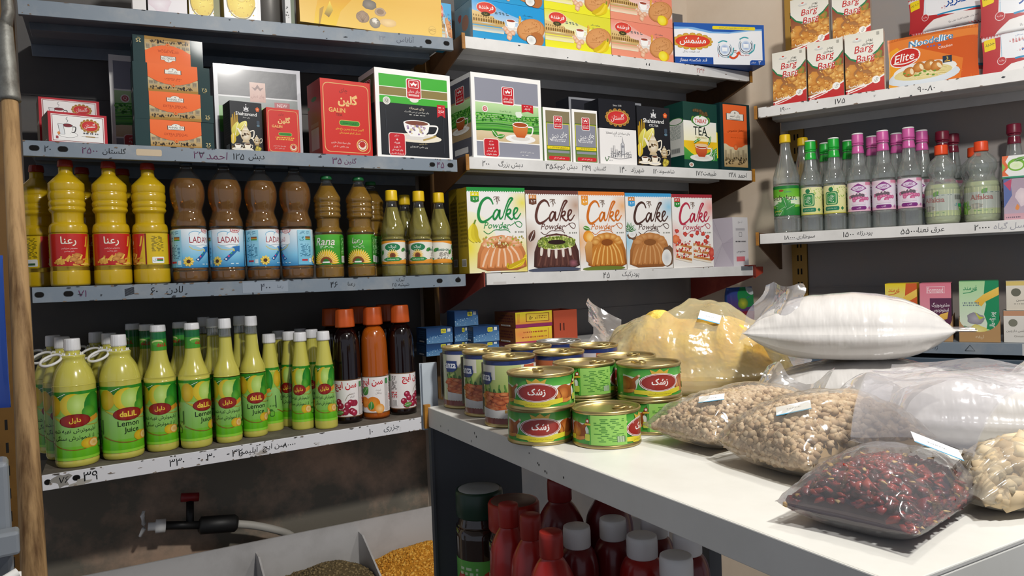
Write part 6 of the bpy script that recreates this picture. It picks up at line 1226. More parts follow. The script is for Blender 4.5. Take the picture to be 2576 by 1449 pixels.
def soy(label, x, y, ang, L, W, T, seed, N, size, cols=SC, stick=None, flap=None, fm=FILM_A, z=ZD, el=1.5, tip=0, tip0=0):
    t = bagroot('soy_bag', label, 'soy bag', x, y, ang, z + .0003, G); b = Bag(L, W, T, seed, tip, tip0, (3.2, 2.6), .002)
    obj('filling', b.mesh(40, 30, .006), SOYB, t); k = obj('soy_chunks', pebbles(b, N, size, cols, seed, el), SOY, t); k['kind'] = 'stuff'
    f = obj('bag_film', Bag(L * 1.03, W * 1.03, T * 1.07, seed, tip, tip0, (3.2, 2.6), .005).mesh(56, 44), fm, t)
    if flap: obj('loose_film', sheet(flap, 16, 12, .012, seed), FILM_L, f)
    if stick: sticker(b, t, *stick)
    return t
soy('beige soy chunk bag between the green tins and the bigger soy bag', .446, .230, 3, .106, .218, .06, 2, 1700, .0032, stick=(.25, -.62, .03, .017, .7), flap=lambda p, q: (-.05 + .1 * q, .075 + .03 * p, .035 + .03 * p + .01 * sin(q * 7)), tip=.05, tip0=.0)
soy('largest beige soy chunk bag in the middle of the table', .576, .207, -2, .126, .19, .067, 4, 2000, .0036, stick=(.2, -.55, .034, .022, .75), tip=.05, tip0=.12, flap=lambda p, q: (-.06 + .1 * q, .08 + .06 * p, .04 + .03 * p + .01 * sin(q * 8)))
soy('beige soy ring bag at the right end of the table', .757, .282, 87, .25, .08, .05, 9, 420, .0075, ('#d2bc98', '#dac8a8', '#c4aa86'), el=1.35, fm=FILM_H, tip0=.6)
# yellow noodle bag
t = bagroot('noodle_bag', 'big crumpled bag of yellow noodles behind the tins', 'noodle bag', .158, .412, 48); b = Bag(.29, .16, .132, 12, .3, .3, (2.6, 2.2), .006, .25, 2.2)
nz_ = b.mesh(48, 36, .008); nb = obj('noodle_filling', nz_, mat('yellow_noodles', '#e6b638', .6, sss=.15, var=('#efd060', 22, .42, .6), bump=(38, .7, .02)), t)
obj('bag_film', Bag(.32, .175, .142, 15, .35, .3, (2.6, 2.2), .012, .25, 2.6).mesh(60, 46), film('noodle_bag_film', '#f6ecc4', .05, .14, .32, (24, .5, .014), '#efe4b8'), t)
obj('loose_film', sheet(lambda p, q: (-.12 - .05 * p, (q - .5) * .13, .02 + .10 * q + .04 * p), 12, 10, .014, 3), FILM_L, t); obj('loose_film', sheet(lambda p, q: (.12 + .07 * p, (q - .5) * .14, .03 + .03 * q - .01 * p), 12, 10, .014, 6), FILM_L, t); sticker(Bag(.32, .175, .144, 15, .35, .3, (2.6, 2.2), .0, .25, 2.6), t, .2, -.5, .034, .02, -.1)
# red pepper bag: a sloping bag, the filled end low, the clear end resting on the bags behind
t = bagroot('pepper_bag', 'clear zip bag of dried red pepper flakes in the front right corner', 'pepper bag', .714, .110, 102, ZD + .0003)
b = Bag(.145, .1, .046, 21, 0, .0, (3.4, 2.6), .002, .35)
obj('pepper_filling', b.mesh(34, 26, .005), mat('dark_pepper', '#3a0d10', .6), t)
k = obj('pepper_flakes', pebbles(b, 950, .0043, ('#6a1216', '#7d1a1a', '#541016', '#8f2620', '#45090e', '#a53a2c'), 5, 1.3, .003, .45), mat('pepper_skin', rough=.35, attr=True, coat=.3), t); k['kind'] = 'stuff'
k = obj('pepper_seeds', pebbles(b, 46, .0020, ('#d8b87a', '#c9a25c'), 9, 1.5, -.0015, .5), SOY, t); k['kind'] = 'stuff'
f = obj('bag_film', Bag(.153, .107, .052, 22, 0, 0, (3.4, 2.6), .004, .35).mesh(50, 40), FILM_C, t)
for dz in (0, .006): obj('loose_film', sheet(lambda p, q, dz=dz: (.05 + .15 * p, (q - .5) * (.10 + .055 * p), .046 + dz + .062 * p ** .6 + .004 * sin(q * 6 + dz * 900) + .012 * sin(p * 5)), 22, 16, .007, 5 + dz), FILM_L, f)
sb = Bag(.153, .107, .056, 22, 0, 0, (3.4, 2.6), .0, .35); sticker(sb, t, .4, -.55, .036, .024, -1.1)

# ================================================================== upright soft packs and the rest of the stock
def soft(name, label, cat, P, rot, W, H, T, fn, group=None, m=None, back='#b5302c', seed=3, crimp=.06, lean=0, pw=4):
    """a pillow pack standing on end (or lying when lean is large); its print follows the swell of the bag"""
    def s(u, v): return max(0, (1 - abs(2 * u - 1) ** pw) * (1 - abs(2 * v - 1) ** pw)) ** .6 * (1 + .16 * noise.noise(Vector((u * 4 + seed, v * 4, 2))))
    def pt(u, v, sd, d=0):
        q = s(u, v); return (W * (u - .5) * (1 - .03 * sin(pi * v)), sd * (T / 2 * q + .0006 + d), H * v)
    n, k = 32, 36; vs = [pt(i / n, j / k, sd) for sd in (-1, 1) for i in range(n + 1) for j in range(k + 1)]; o = (n + 1) * (k + 1); fs = []
    for i in range(n):
        for j in range(k): a = i * (k + 1) + j; fs += [(a, a + k + 1, a + k + 2, a + 1), (o + a, o + a + 1, o + a + k + 2, o + a + k + 1)]
    rim = [i * (k + 1) for i in range(n + 1)] + [n * (k + 1) + j for j in range(1, k + 1)] + [i * (k + 1) + k for i in range(n - 1, -1, -1)] + [j for j in range(k - 1, 0, -1)]
    fs += [(a, o + a, o + rim[(i + 1) % len(rim)], rim[(i + 1) % len(rim)]) for i, a in enumerate(rim)]
    mb = MB(); mb.add(vs, fs, back, True)
    o_ = obj(name, mb, mat('pack_' + back.strip('#'), back, .25, coat=.5, bump=(24, .25, .004)), None, P, (lean, 0, rot)); tag(o_, label, cat, group)
    a = Art(W, H, seed=seed); fn(a); me = a.mesh('front_print', lambda x, z, d: pt(min(1, max(0, x / W)), min(1, max(0, z / H)), -1, d + .0022), [W * i / 32 for i in range(1, 32)], [H * i / 36 for i in range(1, 36)])
    obj('front_print', me, PGLOSS, o_); return o_
def onC(sh, px, py, off): s = sh.fr.at(px, py, off)[0]; return s, sh.fr.w(s, off, sh.z(s) + .0008)
# ---- C1
G = 'breading mix boxes'
BG = '#dcd8cc'
for x0, x1, yt, t in ((1942, 2026, 135, 'breading mix box standing leftmost in front on the upper right shelf'), (2030, 2120, 110, 'breading mix box in front, the middle of the three'), (2124, 2222, 90, 'breading mix box in front beside the orange noodle pack')): box('breading_box', t, 'breading box', FC, C1, x0, x1, yt, .012, .04, 0, BG, d_barg, right=plain('#c4b8a8'), group=G)
hb = FC.at(1942, 135, .012)[1] - C1.z(.06)
for x0, x1, t, tb_ in ((1987, 2083, 'breading mix box standing on the back row, left of the two upper ones', 'breading mix box in the back row under the left upper one'), (2092, 2188, 'breading mix box standing on the back row, right of the two upper ones', 'breading mix box in the back row under the right upper one')):
    box('breading_box', tb_, 'breading box', FC, C1, x0, x1, 100, .058, .04, 0, BG, d_barg, group=G, h=hb); box('breading_box', t, 'breading box', FC, C1, x0, x1, -20, .058, .04, 0, BG, d_barg, right=plain('#b4a898'), group=G, h=hb, z=C1.z(.1) + .0012 + hb)
def d_noodle(a):
    a.r(0, 0, 1, 1, '#d8742a', '#e0823a'); a.p([(0, 0), (0, .75), (.12, .8), (.2, .6), (.1, .3), (.12, 0)], '#e8a02c'); a.p([(.3, .75), (1, .8), (1, .0), (.8, 0), (.85, .4)], '#cc5a24'); a.r(0, .93, 1, 1, '#c9682c')
    a.t(.5, .82, .13, 'Noodelite', '#e6eef4', fit=.62, b=.05, sh=.15, rot=.05); a.t(.5, .82, .13, 'Noodelite', '#4a86b0', fit=.6, b=.012, sh=.15, rot=.05)
    a.e(.2, .58, .185, .17, '#efe6e0', rot=.15); a.e(.2, .58, .17, .155, '#c4302a', rot=.15); a.t(.2, .59, .15, 'Elite', '#f4efe9', fit=.27, sh=.3, b=.01, rot=.1); a.st([(.06, .5), (.2, .47), (.34, .52)], .02, '#efe6e0'); a.t(.66, .66, .05, 'Chicken', '#f0e8dc', fit=.16, sh=.3, rot=.08); a.l(.45, .68, .62, .73, 1, '#5a6ab0')
    a.e(.4, .2, .41, .17, '#cfd8e0', '#dfe4ea'); a.e(.42, .3, .36, .15, '#e4e4e0'); a.e(.4, .25, .33, .12, '#d8c88a', '#e8dca8')
    for i in range(40): x, y = .14 + .5 * a.R.random(), .17 + .13 * a.R.random(); a.st([(x, y), (x + .05, y + .02 * a.R.random()), (x + .09, y - .01)], .008, a.R.choice(('#e4d69a', '#d2bc70', '#ecdfae')))
    for x, y, r in ((.25, .3, .2), (.36, .36, .4), (.48, .37, .5), (.56, .33, .6)): a.e(x, y, .07, .09, '#b06a2a', '#d89a54', r); a.e(x + .03, y, .02, .06, '#ecd9b4', rot=r)
    for i in range(10): a.f(.16 + .48 * a.R.random(), .17 + .12 * a.R.random(), .016, .014, '#6a9a3a')
    a.r(.63, .36, .73, .48, '#2f3a4a'); a.t(.68, .43, .06, '3', '#e0b84a', b=.02); a.r(.65, .37, .71, .39, '#d8a84a')
def d_tissue(a):
    a.r(0, 0, 1, 1, '#b02c30', '#b83438'); a.r(0, .88, 1, 1, '#d8d4d4'); a.p([(.18, .35), (.2, .96), (.95, .96), (.95, .35), (.55, .25)], '#e6e8ec'); a.st([(.2, .36), (.2, .95), (.7, .95)], .01, '#4aa0c8', sm=0); a.p([(.15, 0), (.3, .2), (.6, .27), (1, .2), (1, 0)], '#e8e6e4'); a.st([(.34, .3), (.6, .33), (1, .28)], .04, '#1f8ab8')
    a.t(.55, .62, .32, 'گلریز', '#f2f4f8', fit=.66, b=.06); a.t(.55, .62, .32, 'گلریز', '#1c4f9c', fit=.64, b=.02); a.t(.48, .84, .06, 'کاغذ تراب دو صدفی', '#2a5aa0', fit=.4); a.rr(.02, .6, .14, .88, .03, '#e8cc1e'); a.t(.08, .74, .08, 'جدید', '#2a2a2a', fit=.1); a.c(.2, .3, .09, '#e8dcdc'); a.c(.2, .3, .08, '#b8343a'); a.t(.2, .3, .05, 'جاذبه', '#efe0e0', fit=.1); a.t(.62, .1, .06, 'کاغذ تراب مقاوم با قدرت جذب بالا', '#3a3a4a', fit=.6, rot=.08)
s, P = onC(C1, 2345, 150, .075)
soft('noodle_pack', 'orange instant noodle pack with a red oval emblem in front of the tissue packs', 'noodle pack', P, FC.a - .04, .245, .165, .06, d_noodle, back='#c8602a', seed=4)
s, P = onC(C1, 2400, 100, .19); G = 'red tissue packs'
soft('tissue_pack', 'red and white tissue pack standing behind the orange noodle pack', 'tissue pack', P, FC.a, .235, .20, .085, d_tissue, G, seed=7); soft('tissue_pack', 'red and white tissue pack lying on top above the noodle pack', 'tissue pack', P + Vector((0, 0, .201)), FC.a - .05, .25, .11, .10, d_tissue, G, seed=9)
s, P = onC(C1, 2590, 120, .08)
soft('tissue_pack', 'red and white tissue pack at the right edge, lower of the two', 'tissue pack', P, FC.a, .235, .123, .10, d_tissue, G, seed=11); soft('tissue_pack', 'red and white tissue pack at the right edge, upper of the two', 'tissue pack', P + Vector((0, 0, .1235)), FC.a, .24, .14, .10, d_tissue, G, seed=12)
# ---- C2 right end
def d_herb(a): a.r(0, 0, 1, 1, '#e4e4e2'); a.r(0, 0, 1, .08, '#2f8a6a'); a.p([(0, .1), (0, 1), (.2, 1), (.1, .75), (.2, .5), (.08, .3), (.2, .1)], '#d8683a'); a.p([(0, .3), (.1, .5), (0, .7)], '#8ab04a'); a.e(.42, .58, .26, .28, '#6aaa2c', '#9acc4a'); a.e(.42, .55, .2, .18, '#dfe8cc', '#cfe4a8'); leaf(a, .35, .75, .4, .14, .3, '#3f7a24', '#6aa83a'); a.t(.8, .4, .12, 'عسل', '#3a3a3a', fit=.2)
def d_tea2(a): a.r(0, 0, 1, 1, '#b0a0b0', '#a894a4'); a.p([(0, .3), (.25, .6), (.2, 1), (0, 1)], '#5a6aa0'); a.p([(0, .9), (.2, .7), (.25, 1)], '#b84a6a'); a.f(.55, .55, .2, .22, '#d0c0c8', '#e0d0d4'); a.f(.4, .3, .06, .07, '#d88a4a'); a.f(.75, .35, .07, .08, '#c98a5a'); a.r(0, 0, 1, .16, '#c49aa4'); a.l(.05, .04, .5, .1, 1, '#6a5a6a')
zt = C2.z(.7); h2 = FC.at(2520, 451, .03)[1] - zt
box('herb_box', 'white herbal box with a green leaf emblem on top of the purple one', 'herbal box', FC, C2, 2520, 2606, 380, .03, .08, 0, '#dededc', d_herb, z=zt + h2 + .001, h=.065); box('herb_box', 'purple patterned box under the white herbal box at the right edge', 'herbal box', FC, C2, 2524, 2610, 451, .03, .08, 0, '#9a8c9c', d_tea2)
on('maroon', 'maroon-capped bottle behind the white herbal box', 'clear flower water bottles', C2, 2553, 440, .22, 60)
# ---- C3
def d_jelly(c1, c2, fr):
    def f(a):
        a.r(0, 0, 1, 1, '#e4e4dc', c1); a.p([(.62, 0), (.7, .3), (.62, .45), (.68, .62), (.62, .75), (.66, 1), (1, 1), (1, 0)], c2); a.e(.5, .02, .55, .2, c1); a.p([(.38, .66), (.62, .78), (1.0, .9), (1.0, .77), (.66, .66), (.56, .58)], '#e0b03a', '#ecc860'); a.t(.28, .88, .1, 'فرمند', c2, fit=.34, b=.01, sh=.2); a.st([(.1, .8), (.3, .82), (.46, .86)], .012, c2); a.l(.08, .58, .5, .66, 2, '#6a7a84'); a.f(.4, .38, .2, .1, '#8a8690', '#b0acb4')
        a.p([(.38, .5), (.5, .42), (.62, .4), (.5, .36)], '#b4b82c', '#d0d45a'); a.f(.45, .18, .24, .1, '#d6cc6a', '#e8e09a'); a.c(.12, .2, .06, '#3a8a5a'); a.c(.12, .2, .045, '#d8e6d8'); a.t(.84, .34, .1, 'پودر ژله طالبی', '#f2f4f0', wid=.52, rot=1.57, b=.01) if fr else a.t(.8, .3, .1, 'نوار', '#f2f4f0', fit=.2)
    return f
def d_jellyb(a):
    a.r(0, 0, 1, 1, '#e0a4b0', '#d8788a'); a.r(.32, .0, 1, .74, '#5a2c4a'); a.t(.5, .88, .09, 'Formand', '#f0d8dc', fit=.5, b=.01); a.st([(.22, .83), (.8, .83), (.8, .94), (.22, .94)], .008, '#f0d8dc', sm=0, closed=True); a.t(.66, .62, .09, 'مشترودوبزرگ', '#efe6ea', fit=.56, b=.012); a.t(.66, .53, .08, 'اسطوخودوس', '#efe6ea', fit=.5, b=.012); a.p([(.3, .3), (.65, .46), (.9, .5), (.86, .38), (.6, .34)], '#d8a03a', '#e8bc5a'); a.t(.6, .2, .07, 'پودر ژله', '#efe6ea', fit=.4)
M_TRAY = mat('brown_cardboard', '#b08a5c', .75)
G = 'jelly powder boxes'
for x0, x1, yt, f, c, nm in ((2226, 2306, 716, d_jelly('#e0c81e', '#cc5a2c', 0), '#d8b82a', 'yellow'), (2313, 2392, 715, d_jellyb, '#c8707e', 'pink and plum'), (2412, 2512, 710, d_jelly('#a8d49a', '#1f8a5a', 1), '#2f8a5a', 'green')):
    s0 = FC.at(x0, yt, .03)[0]; s1 = FC.at(x1, yt, .03)[0]; W = s1 - s0; hh = FC.at(x0, yt, .03)[1] - 1.039
    ty = thing('display_tray', 'brown cardboard tray holding the %s jelly powder boxes' % nm, 'cardboard tray', FC.w(s0, .022, 1.0395), FC.a, 'cardboard display trays')
    b = MB(); t_ = [(-.002, 0), (W + .002, 0), (W + .002, .075)] + [(W / 2 + (W / 2 + .002) * cos(q), .075 - .045 * sin(q)) for q in [pi * i / 12 for i in range(13)]] + [(-.002, .075)]
    b.prism(t_, .0, .002); b.box((-.002, .002, 0), (-.001, .2, .075)); b.box((W + .001, .002, 0), (W + .002, .2, .075)); b.box((-.001, .002, 0), (W + .001, .2, .0012)); obj('tray_wall', b, M_TRAY, ty)
    a = Art(W + .004, .05); a.t(.5, .3, .25, 'لیفه', '#d8c4a4', fit=.2); obj('tray_print', a.flat('tray_print', at=(-.002, 0, 0)), PRINT, ty)
    for k in range(3):
        box('jelly_box', '%s jelly powder box, %s in its tray' % (nm, ('the front one', 'the second one', 'the third one')[k]), 'jelly box', FC, C3, x0, x1, yt, .026 + k * .034, .031, 0, c, f, lines(c, '#e8e0d0', 5), right=plain('#1c3a3a' if nm != 'yellow' else c), group=G, z=1.0412, h=hh) if k == 0 else None
        if k:
            P0 = bpy.data.objects['jelly_box' if 'jelly_box' in bpy.data.objects else 'jelly_box']; src = [o for o in bpy.data.objects if o.get('label') == '%s jelly powder box, the front one in its tray' % nm][0]
            c_ = src.copy(); COL.objects.link(c_); c_.location = src.location + FC.ey * (.034 * k); c_['label'] = '%s jelly powder box, %s in its tray' % (nm, ('', 'second behind the front one', 'deepest of the three')[k])
            for ch in list(src.children): d_ = ch.copy(); COL.objects.link(d_); d_.parent = c_
G = 'small snack packets'
def d_snack(a): a.r(0, 0, 1, 1, '#4a1c14', '#6a2a1a'); a.e(.5, .62, .34, .2, '#c05a2a', '#e09a5a'); a.e(.35, .85, .18, .08, '#e8d8c8'); a.f(.6, .35, .25, .14, '#8a3a1c', '#c9863a'); a.r(0, .93, 1, 1, '#2a1210')
for i in range(8):
    px = 1985 + i * 31; s, P = onC(C3, px, 800, .05 + .03 * (i % 2)); c = ('#3a1614', '#4a1c18', '#2c1c18', '#5a2218')[i % 4]
    soft('snack_packet', 'dark snack packet behind the sugar bag, %s' % ('beside the yellow upright', 'second from the yellow upright', 'third from the yellow upright', 'fourth from the yellow upright', 'fifth from the yellow upright', 'third from the yellow jelly boxes', 'second from the yellow jelly boxes', 'beside the yellow jelly boxes')[i], 'snack packet', P, FC.a, .052, .132 + .008 * sin(i * 2.2), .022, d_snack if i < 6 else (lambda a: (a.r(0, 0, 1, 1, '#8a1c24', '#a02a2c'), a.e(.3, .8, .22, .1, '#efe0dc'), a.f(.6, .4, .25, .2, '#b8402c', '#d88a5a'))), G, back=c if i < 6 else '#8a1c24', seed=20 + i)
def d_cream(a): a.r(0, 0, 1, 1, '#d8d0c0', '#e2dccf'); a.r(0, .85, 1, 1, '#d8c070'); a.c(.28, .62, .14, '#6a6a5c'); a.t(.5, .35, .1, 'نوتریسین', '#4a4a44', fit=.6); a.l(.2, .2, .8, .25, 1, '#8a8478')
def d_cinn(a): a.r(0, 0, 1, 1, '#d6d2ca', '#e0dcd4'); a.r(0, .84, 1, 1, '#c09070'); a.r(.6, .68, 1, .84, '#2f9a5a'); a.c(.25, .62, .12, '#7a7a6c'); a.t(.42, .36, .1, 'چای ملس دارچین', '#3a3a36', fit=.7); a.t(.45, .2, .06, 'Cinnamon', '#6a6458', fit=.4)
z3 = 1.0395; hh = FC.at(2524, 782, .03)[1] - z3
box('spice_box', 'cream cinnamon tea box at the right edge, the lower one', 'tea box', FC, C3, 2524, 2620, 782, .028, .08, 0, '#d4cfc6', d_cinn, z=z3, h=hh); box('spice_box', 'cream and yellow box standing on the cinnamon tea box', 'tea box', FC, C3, 2530, 2620, 700, .032, .07, 0, '#d6cfbe', d_cream, z=z3 + hh + .001, h=.085)
# ---- B4, low shelf behind the table
def d_blue(a): a.r(0, 0, 1, 1, '#2f5f94', '#17345c'); a.p([(0, .3), (.3, .5), (.5, .4), (.8, .8), (1, .6), (1, 0), (0, 0)], '#5c86ac', '#3a6492'); a.rr(.55, .62, .75, .9, .05, '#c9c43a'); a.t(.65, .76, .16, 'SMAN', '#3a3a2a', fit=.16); a.r(.8, .7, .92, .9, '#c9d0d4'); a.sp(0, .1, 1, .5, 20, .03, ('#86a8c4', '#b0c8d8'))
def d_yel(a): a.r(0, 0, 1, 1, '#c9702c', '#d8c02c', ); a.r(0, .25, 1, 1, '#d8903a', '#dcd02c', None); a.r(0, 0, 1, .22, '#8a2c5a'); [a.st([(.05 + .02 * i, .3), (.05 + .02 * i, .9)], .02, '#b8602c', sm=0) for i in range(4)]; a.r(.28, .35, .92, .88, '#7a2a1c'); a.r(.3, .38, .9, .85, '#d8b83a'); a.t(.42, .62, .26, '۵۰', '#3a1a14', b=.02); a.l(.52, .5, .85, .75, 2, '#7a4a1c')
def d_yel2(a): a.r(0, 0, 1, 1, '#d8a03a', '#e0cc2c'); a.e(.15, .6, .3, .5, '#e0a84a', '#e08a4a'); a.r(0, 0, 1, .12, '#a83a5a'); a.l(.15, .3, .85, .45, 1, '#a8502c'); a.l(.15, .62, .85, .78, 1, '#a8502c'); a.st([(.9, .2), (.9, .9)], .03, '#b8502c', sm=0)
G = 'blue tuna cartons'
yz = lambda px, py, of: FA.at(px, py, of)[1]
z1 = B4.z0 + .0005
for x0, x1, of, ys, t in ((1072, 1138, .12, (866, 826), 'at the left end of the low shelf'), (1143, 1177, .15, (860, 822), 'in the middle pile'), (1190, 1255, .11, (862, 822), 'next to the yellow boxes')):
    zz = z1
    for k, yt in enumerate(ys):
        zt = yz(x0, yt, of); box('tuna_carton', 'blue tuna carton %s, %s' % (t, ('the lower one', 'the upper one')[k]), 'tuna carton', FA, B4, x0, x1, yt, of, .08, .0, '#1f4470', d_blue, lines('#1a3658', '#3a5a84', 4), group=G, z=zz, h=zt - zz - .0008); zz = zt
    if x0 == 1143: box('tuna_carton', 'blue tuna carton topping the middle pile', 'tuna carton', FA, B4, 1143, 1202, 783, .15, .06, 0, '#1f4470', d_blue, group=G, z=zz, h=yz(1143, 783, .15) - zz)
G = 'yellow and plum cartons'
zz = z1
for k, (yt, f) in enumerate(((866, d_yel2), (826, d_yel2), (786, d_yel))):
    zt = yz(1296, yt, .10); box('spice_carton', 'yellow and plum carton, %s of the pile of three behind the tins' % ('lowest', 'middle', 'topmost')[k], 'spice carton', FA, B4, 1296, 1388, yt, .10, .14, .0, '#6a2438', f, lines('#7a4a2c' if k else '#6a2438', '#5a2a2c', 3), group=G, z=zz, h=zt - zz - .0008); zz = zt
b = MB(); h_ = .11; b.box((0, 0, 0), (.09, .002, h_)); b.box((0, .002, 0), (.002, .1, h_)); b.box((.088, .002, 0), (.09, .1, h_)); b.box((0, .098, 0), (.09, .1, h_)); b.box((.002, .002, 0), (.088, .098, .002))
s = FA.at(1394, 840, .112)[0]; o = obj('open_carton', b, mat('orange_red_card', '#b04a2c', .6), None, FA.w(s, .112, z1), FA.a); tag(o, 'open orange-red carton beside the yellow and plum pile', 'carton')
a = Art(.09, h_); [a.r(x, .4, x + .05, .62, '#3a1a14') for x in (.25, .4)]; obj('front_print', a.flat('front_print'), PRINT, o)
s = FA.at(1862, 850, .12)[0]
soft('snack_bag', 'blue green and red snack bag between the noodle bag and the sugar bags', 'snack bag', FA.w(s, .12, z1), FA.a, .13, .15, .06, lambda a: (a.r(0, 0, 1, 1, '#7a1c34', '#1f4f9c'), a.e(.6, .75, .4, .25, '#1f8a4a'), a.e(.4, .6, .2, .14, '#5a8a2c', '#c9c83a'), a.r(0, 0, 1, .4, '#8a1c34'), a.e(.8, .9, .2, .1, '#d0d8d8')), back='#2a4a8a')
# ---- A1, left
G = 'packages on the top left shelf'
def d_pinebox(a): a.r(0, 0, 1, 1, '#e8e8ea'); d_pine(Sub(a, .04, .02, .9, .5))
for x0, x1, f, c, t in ((328, 362, plain('#dcd8d6', '#e4e2e2'), '#d8d4d2', 'narrow white carton first from the left on the top left shelf'), (367, 465, lambda a: (a.r(0, 0, 1, 1, '#e2dde0'), a.f(.3, .12, .3, .1, '#d8c8d0', '#e8e2e6')), '#dcd6d8', 'wide white carton beside the pineapple ones on the top left shelf'), (470, 547, lambda a: (a.r(0, 0, 1, 1, '#d8c03a'), d_pine(Sub(a, 0, 0, .9, .45)), a.r(.8, 0, 1, 1, '#6a6a2c')), '#c9b02c', 'yellow pineapple carton on the top left shelf'), (558, 650, d_pinebox, '#dcdcde', 'white carton with pineapple ring on the top left shelf')): box('juice_carton', t, 'carton', FA, A1, x0, x1, -100, .02, .07, 0, c, f, group=G, h=.18)
s = FA.at(680, 20, .08)[0]; t = thing('metal_canister', 'grey metal canister in shade left of the gold chocolate box', 'canister', FA.w(s, .10, A1.z(s) + .0008), FA.a); obj('canister_body', lath([(.032, 0), (.034, .002), (.034, .16), (.032, .165)], 40), mat('dull_canister', '#6f6c68', .45, .3), t); obj('canister_lid', lath([(.0345, .16), (.0345, .176), (.03, .179)], 40), mat('dull_canister', '#6f6c68', .45, .3), t)
box('white_carton', 'pale carton edge squeezed against the gold chocolate box', 'carton', FA, A1, 712, 735, -100, .03, .03, 0, '#cfcfcd', lambda a: (a.r(0, 0, 1, 1, '#c9c9c8'), a.sp(.1, .0, .4, .3, 8, .01, ('#3a3a3a',)), a.r(.6, 0, 1, 1, '#4a5a3c')), h=.18)
# ---- under the table
ZL = .7204
def jar(label, x, y, lid, cont, labc, top, R=.042, H=.205):
    t = thing('pickle_jar', label, 'jar', FD.w(x, y, ZL), facing(FD.w(x, y, 0), 80)); obj('jar_body', lath(prof([(0, .92), (.02, 1), (.1, 1), (.72, 1), (.78, .95), (.82, .88), (.85, .86)], R, H, 3), 44), mat('jar_' + cont.strip('#'), cont, .08, coat=.8), t)
    obj('lid', lath([(R * .93, .84 * H), (R * .97, .85 * H), (R * .97, .985 * H), (R * .92, H), (R * .5, H - .001)], 44), mat('lid_' + lid.strip('#'), lid, .35), t); obj('lid_disc', lath([(R * .86, H - .0005), (R * .84, H + .0006), (R * .3, H + .0006)], 40), mat('lid_disc_' + top.strip('#'), top, .5), t)
    a = Art(2 * pi * R, .42 * H); a.r(0, 0, 1, 1, labc[0], labc[1])
    for q in (.25, .75): a.f(q, .45, .08, .25, '#dfe8d8', '#f0f2ea'); a.r(q - .03, .2, q + .03, .55, '#2a3a2a'); a.f(q - .12, .7, .05, .12, '#b8282c', '#d8584a'); a.r(q - .06, .05, q + .05, .18, '#d8d8d4'); a.e(q + .1, .7, .08, .16, '#b8382c'); a.t(q + .1, .7, .12, 'زشک', '#f0ece6', fit=.1); a.l(q - .15, .78, q + .02, .92, 2, '#c0d8b0')
    me = a.wrap('label', R * 1.003, .18 * H); me.materials.append(LABEL); obj('label', me, None, t)
jar('tall jar with dark green lid under the table, nearest its end panel', .078, .048, '#1c3a2c', '#2a1a12', ('#3f8a3a', '#5fae4a'), '#a8acac', .0375, .25)
jar('jar with red lid under the table beside the green-lidded one', .163, .062, '#a52c20', '#241812', ('#a8906a', '#c0aa84'), '#6a4a3c', .0385, .25)
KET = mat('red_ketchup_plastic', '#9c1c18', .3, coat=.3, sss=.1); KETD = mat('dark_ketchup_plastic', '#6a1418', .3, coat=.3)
KP = [(0, .86), (.02, .97), (.05, 1), (.3, 1), (.42, .9), (.52, .86), (.62, .93), (.74, 1), (.82, .96), (.87, .8), (.895, .6), (.91, .55)]
KQ = [(0, .86), (.02, .97), (.05, 1), (.3, 1), (.45, .92), (.6, 1), (.72, 1), (.8, .92), (.86, .66), (.89, .46), (.91, .42)]
def ket(label, x, y, R, H, capc, m=KET, squat=False, z=ZL):
    t = thing('ketchup_bottle', label, 'ketchup bottle', FD.w(x, y, z), facing(FD.w(x, y, 0), 0), 'ketchup bottles under the table'); obj('bottle_body', lath(prof(KP if not squat else KQ, R, H, 3), 40), m, t); r = .66 * R if not squat else .5 * R
    obj('cap', lath([(r * .96, .895 * H), (r, .9 * H), (r * 1.0, .975 * H), (r * .95, .997 * H), (r * .88, H), (r * .3, H + .0003)], 40), mat('cap_' + capc.strip('#'), capc, .4), t); return t
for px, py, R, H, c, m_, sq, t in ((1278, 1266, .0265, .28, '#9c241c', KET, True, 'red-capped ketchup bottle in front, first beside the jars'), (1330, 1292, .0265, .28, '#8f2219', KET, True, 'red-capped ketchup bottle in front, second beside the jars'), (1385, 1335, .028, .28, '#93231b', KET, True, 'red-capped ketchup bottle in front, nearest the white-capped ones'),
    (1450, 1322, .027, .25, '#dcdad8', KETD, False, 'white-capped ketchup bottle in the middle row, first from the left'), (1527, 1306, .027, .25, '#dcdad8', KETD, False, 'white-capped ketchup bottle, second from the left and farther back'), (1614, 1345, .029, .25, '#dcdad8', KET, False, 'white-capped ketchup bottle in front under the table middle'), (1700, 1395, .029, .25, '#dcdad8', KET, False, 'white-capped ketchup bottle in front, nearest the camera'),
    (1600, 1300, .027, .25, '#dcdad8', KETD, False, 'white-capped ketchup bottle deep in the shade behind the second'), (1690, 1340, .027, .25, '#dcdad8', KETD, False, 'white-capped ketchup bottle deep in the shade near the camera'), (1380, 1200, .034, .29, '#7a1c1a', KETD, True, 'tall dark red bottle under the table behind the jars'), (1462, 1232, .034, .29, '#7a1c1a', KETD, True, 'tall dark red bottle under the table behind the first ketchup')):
    q = FD.loc(hz(px, py, ZL + H)); s, o2 = q[0], q[1]; L = STOOD.setdefault('under', [(.078, .048, .0385), (.163, .062, .0395)])
    for k in range(60):
        hit = False
        for x, y, r in L:
            d = hypot(s - x, o2 - y); m = R + r + .001 - d
            if m > 0: hit = True; s += (s - x) / (d or 1) * m * .6; o2 += (o2 - y) / (d or 1) * m * .6
        if not hit: break
    L.append((s, o2, R)); ket(t, s, o2, R, H, c, m_, sq)
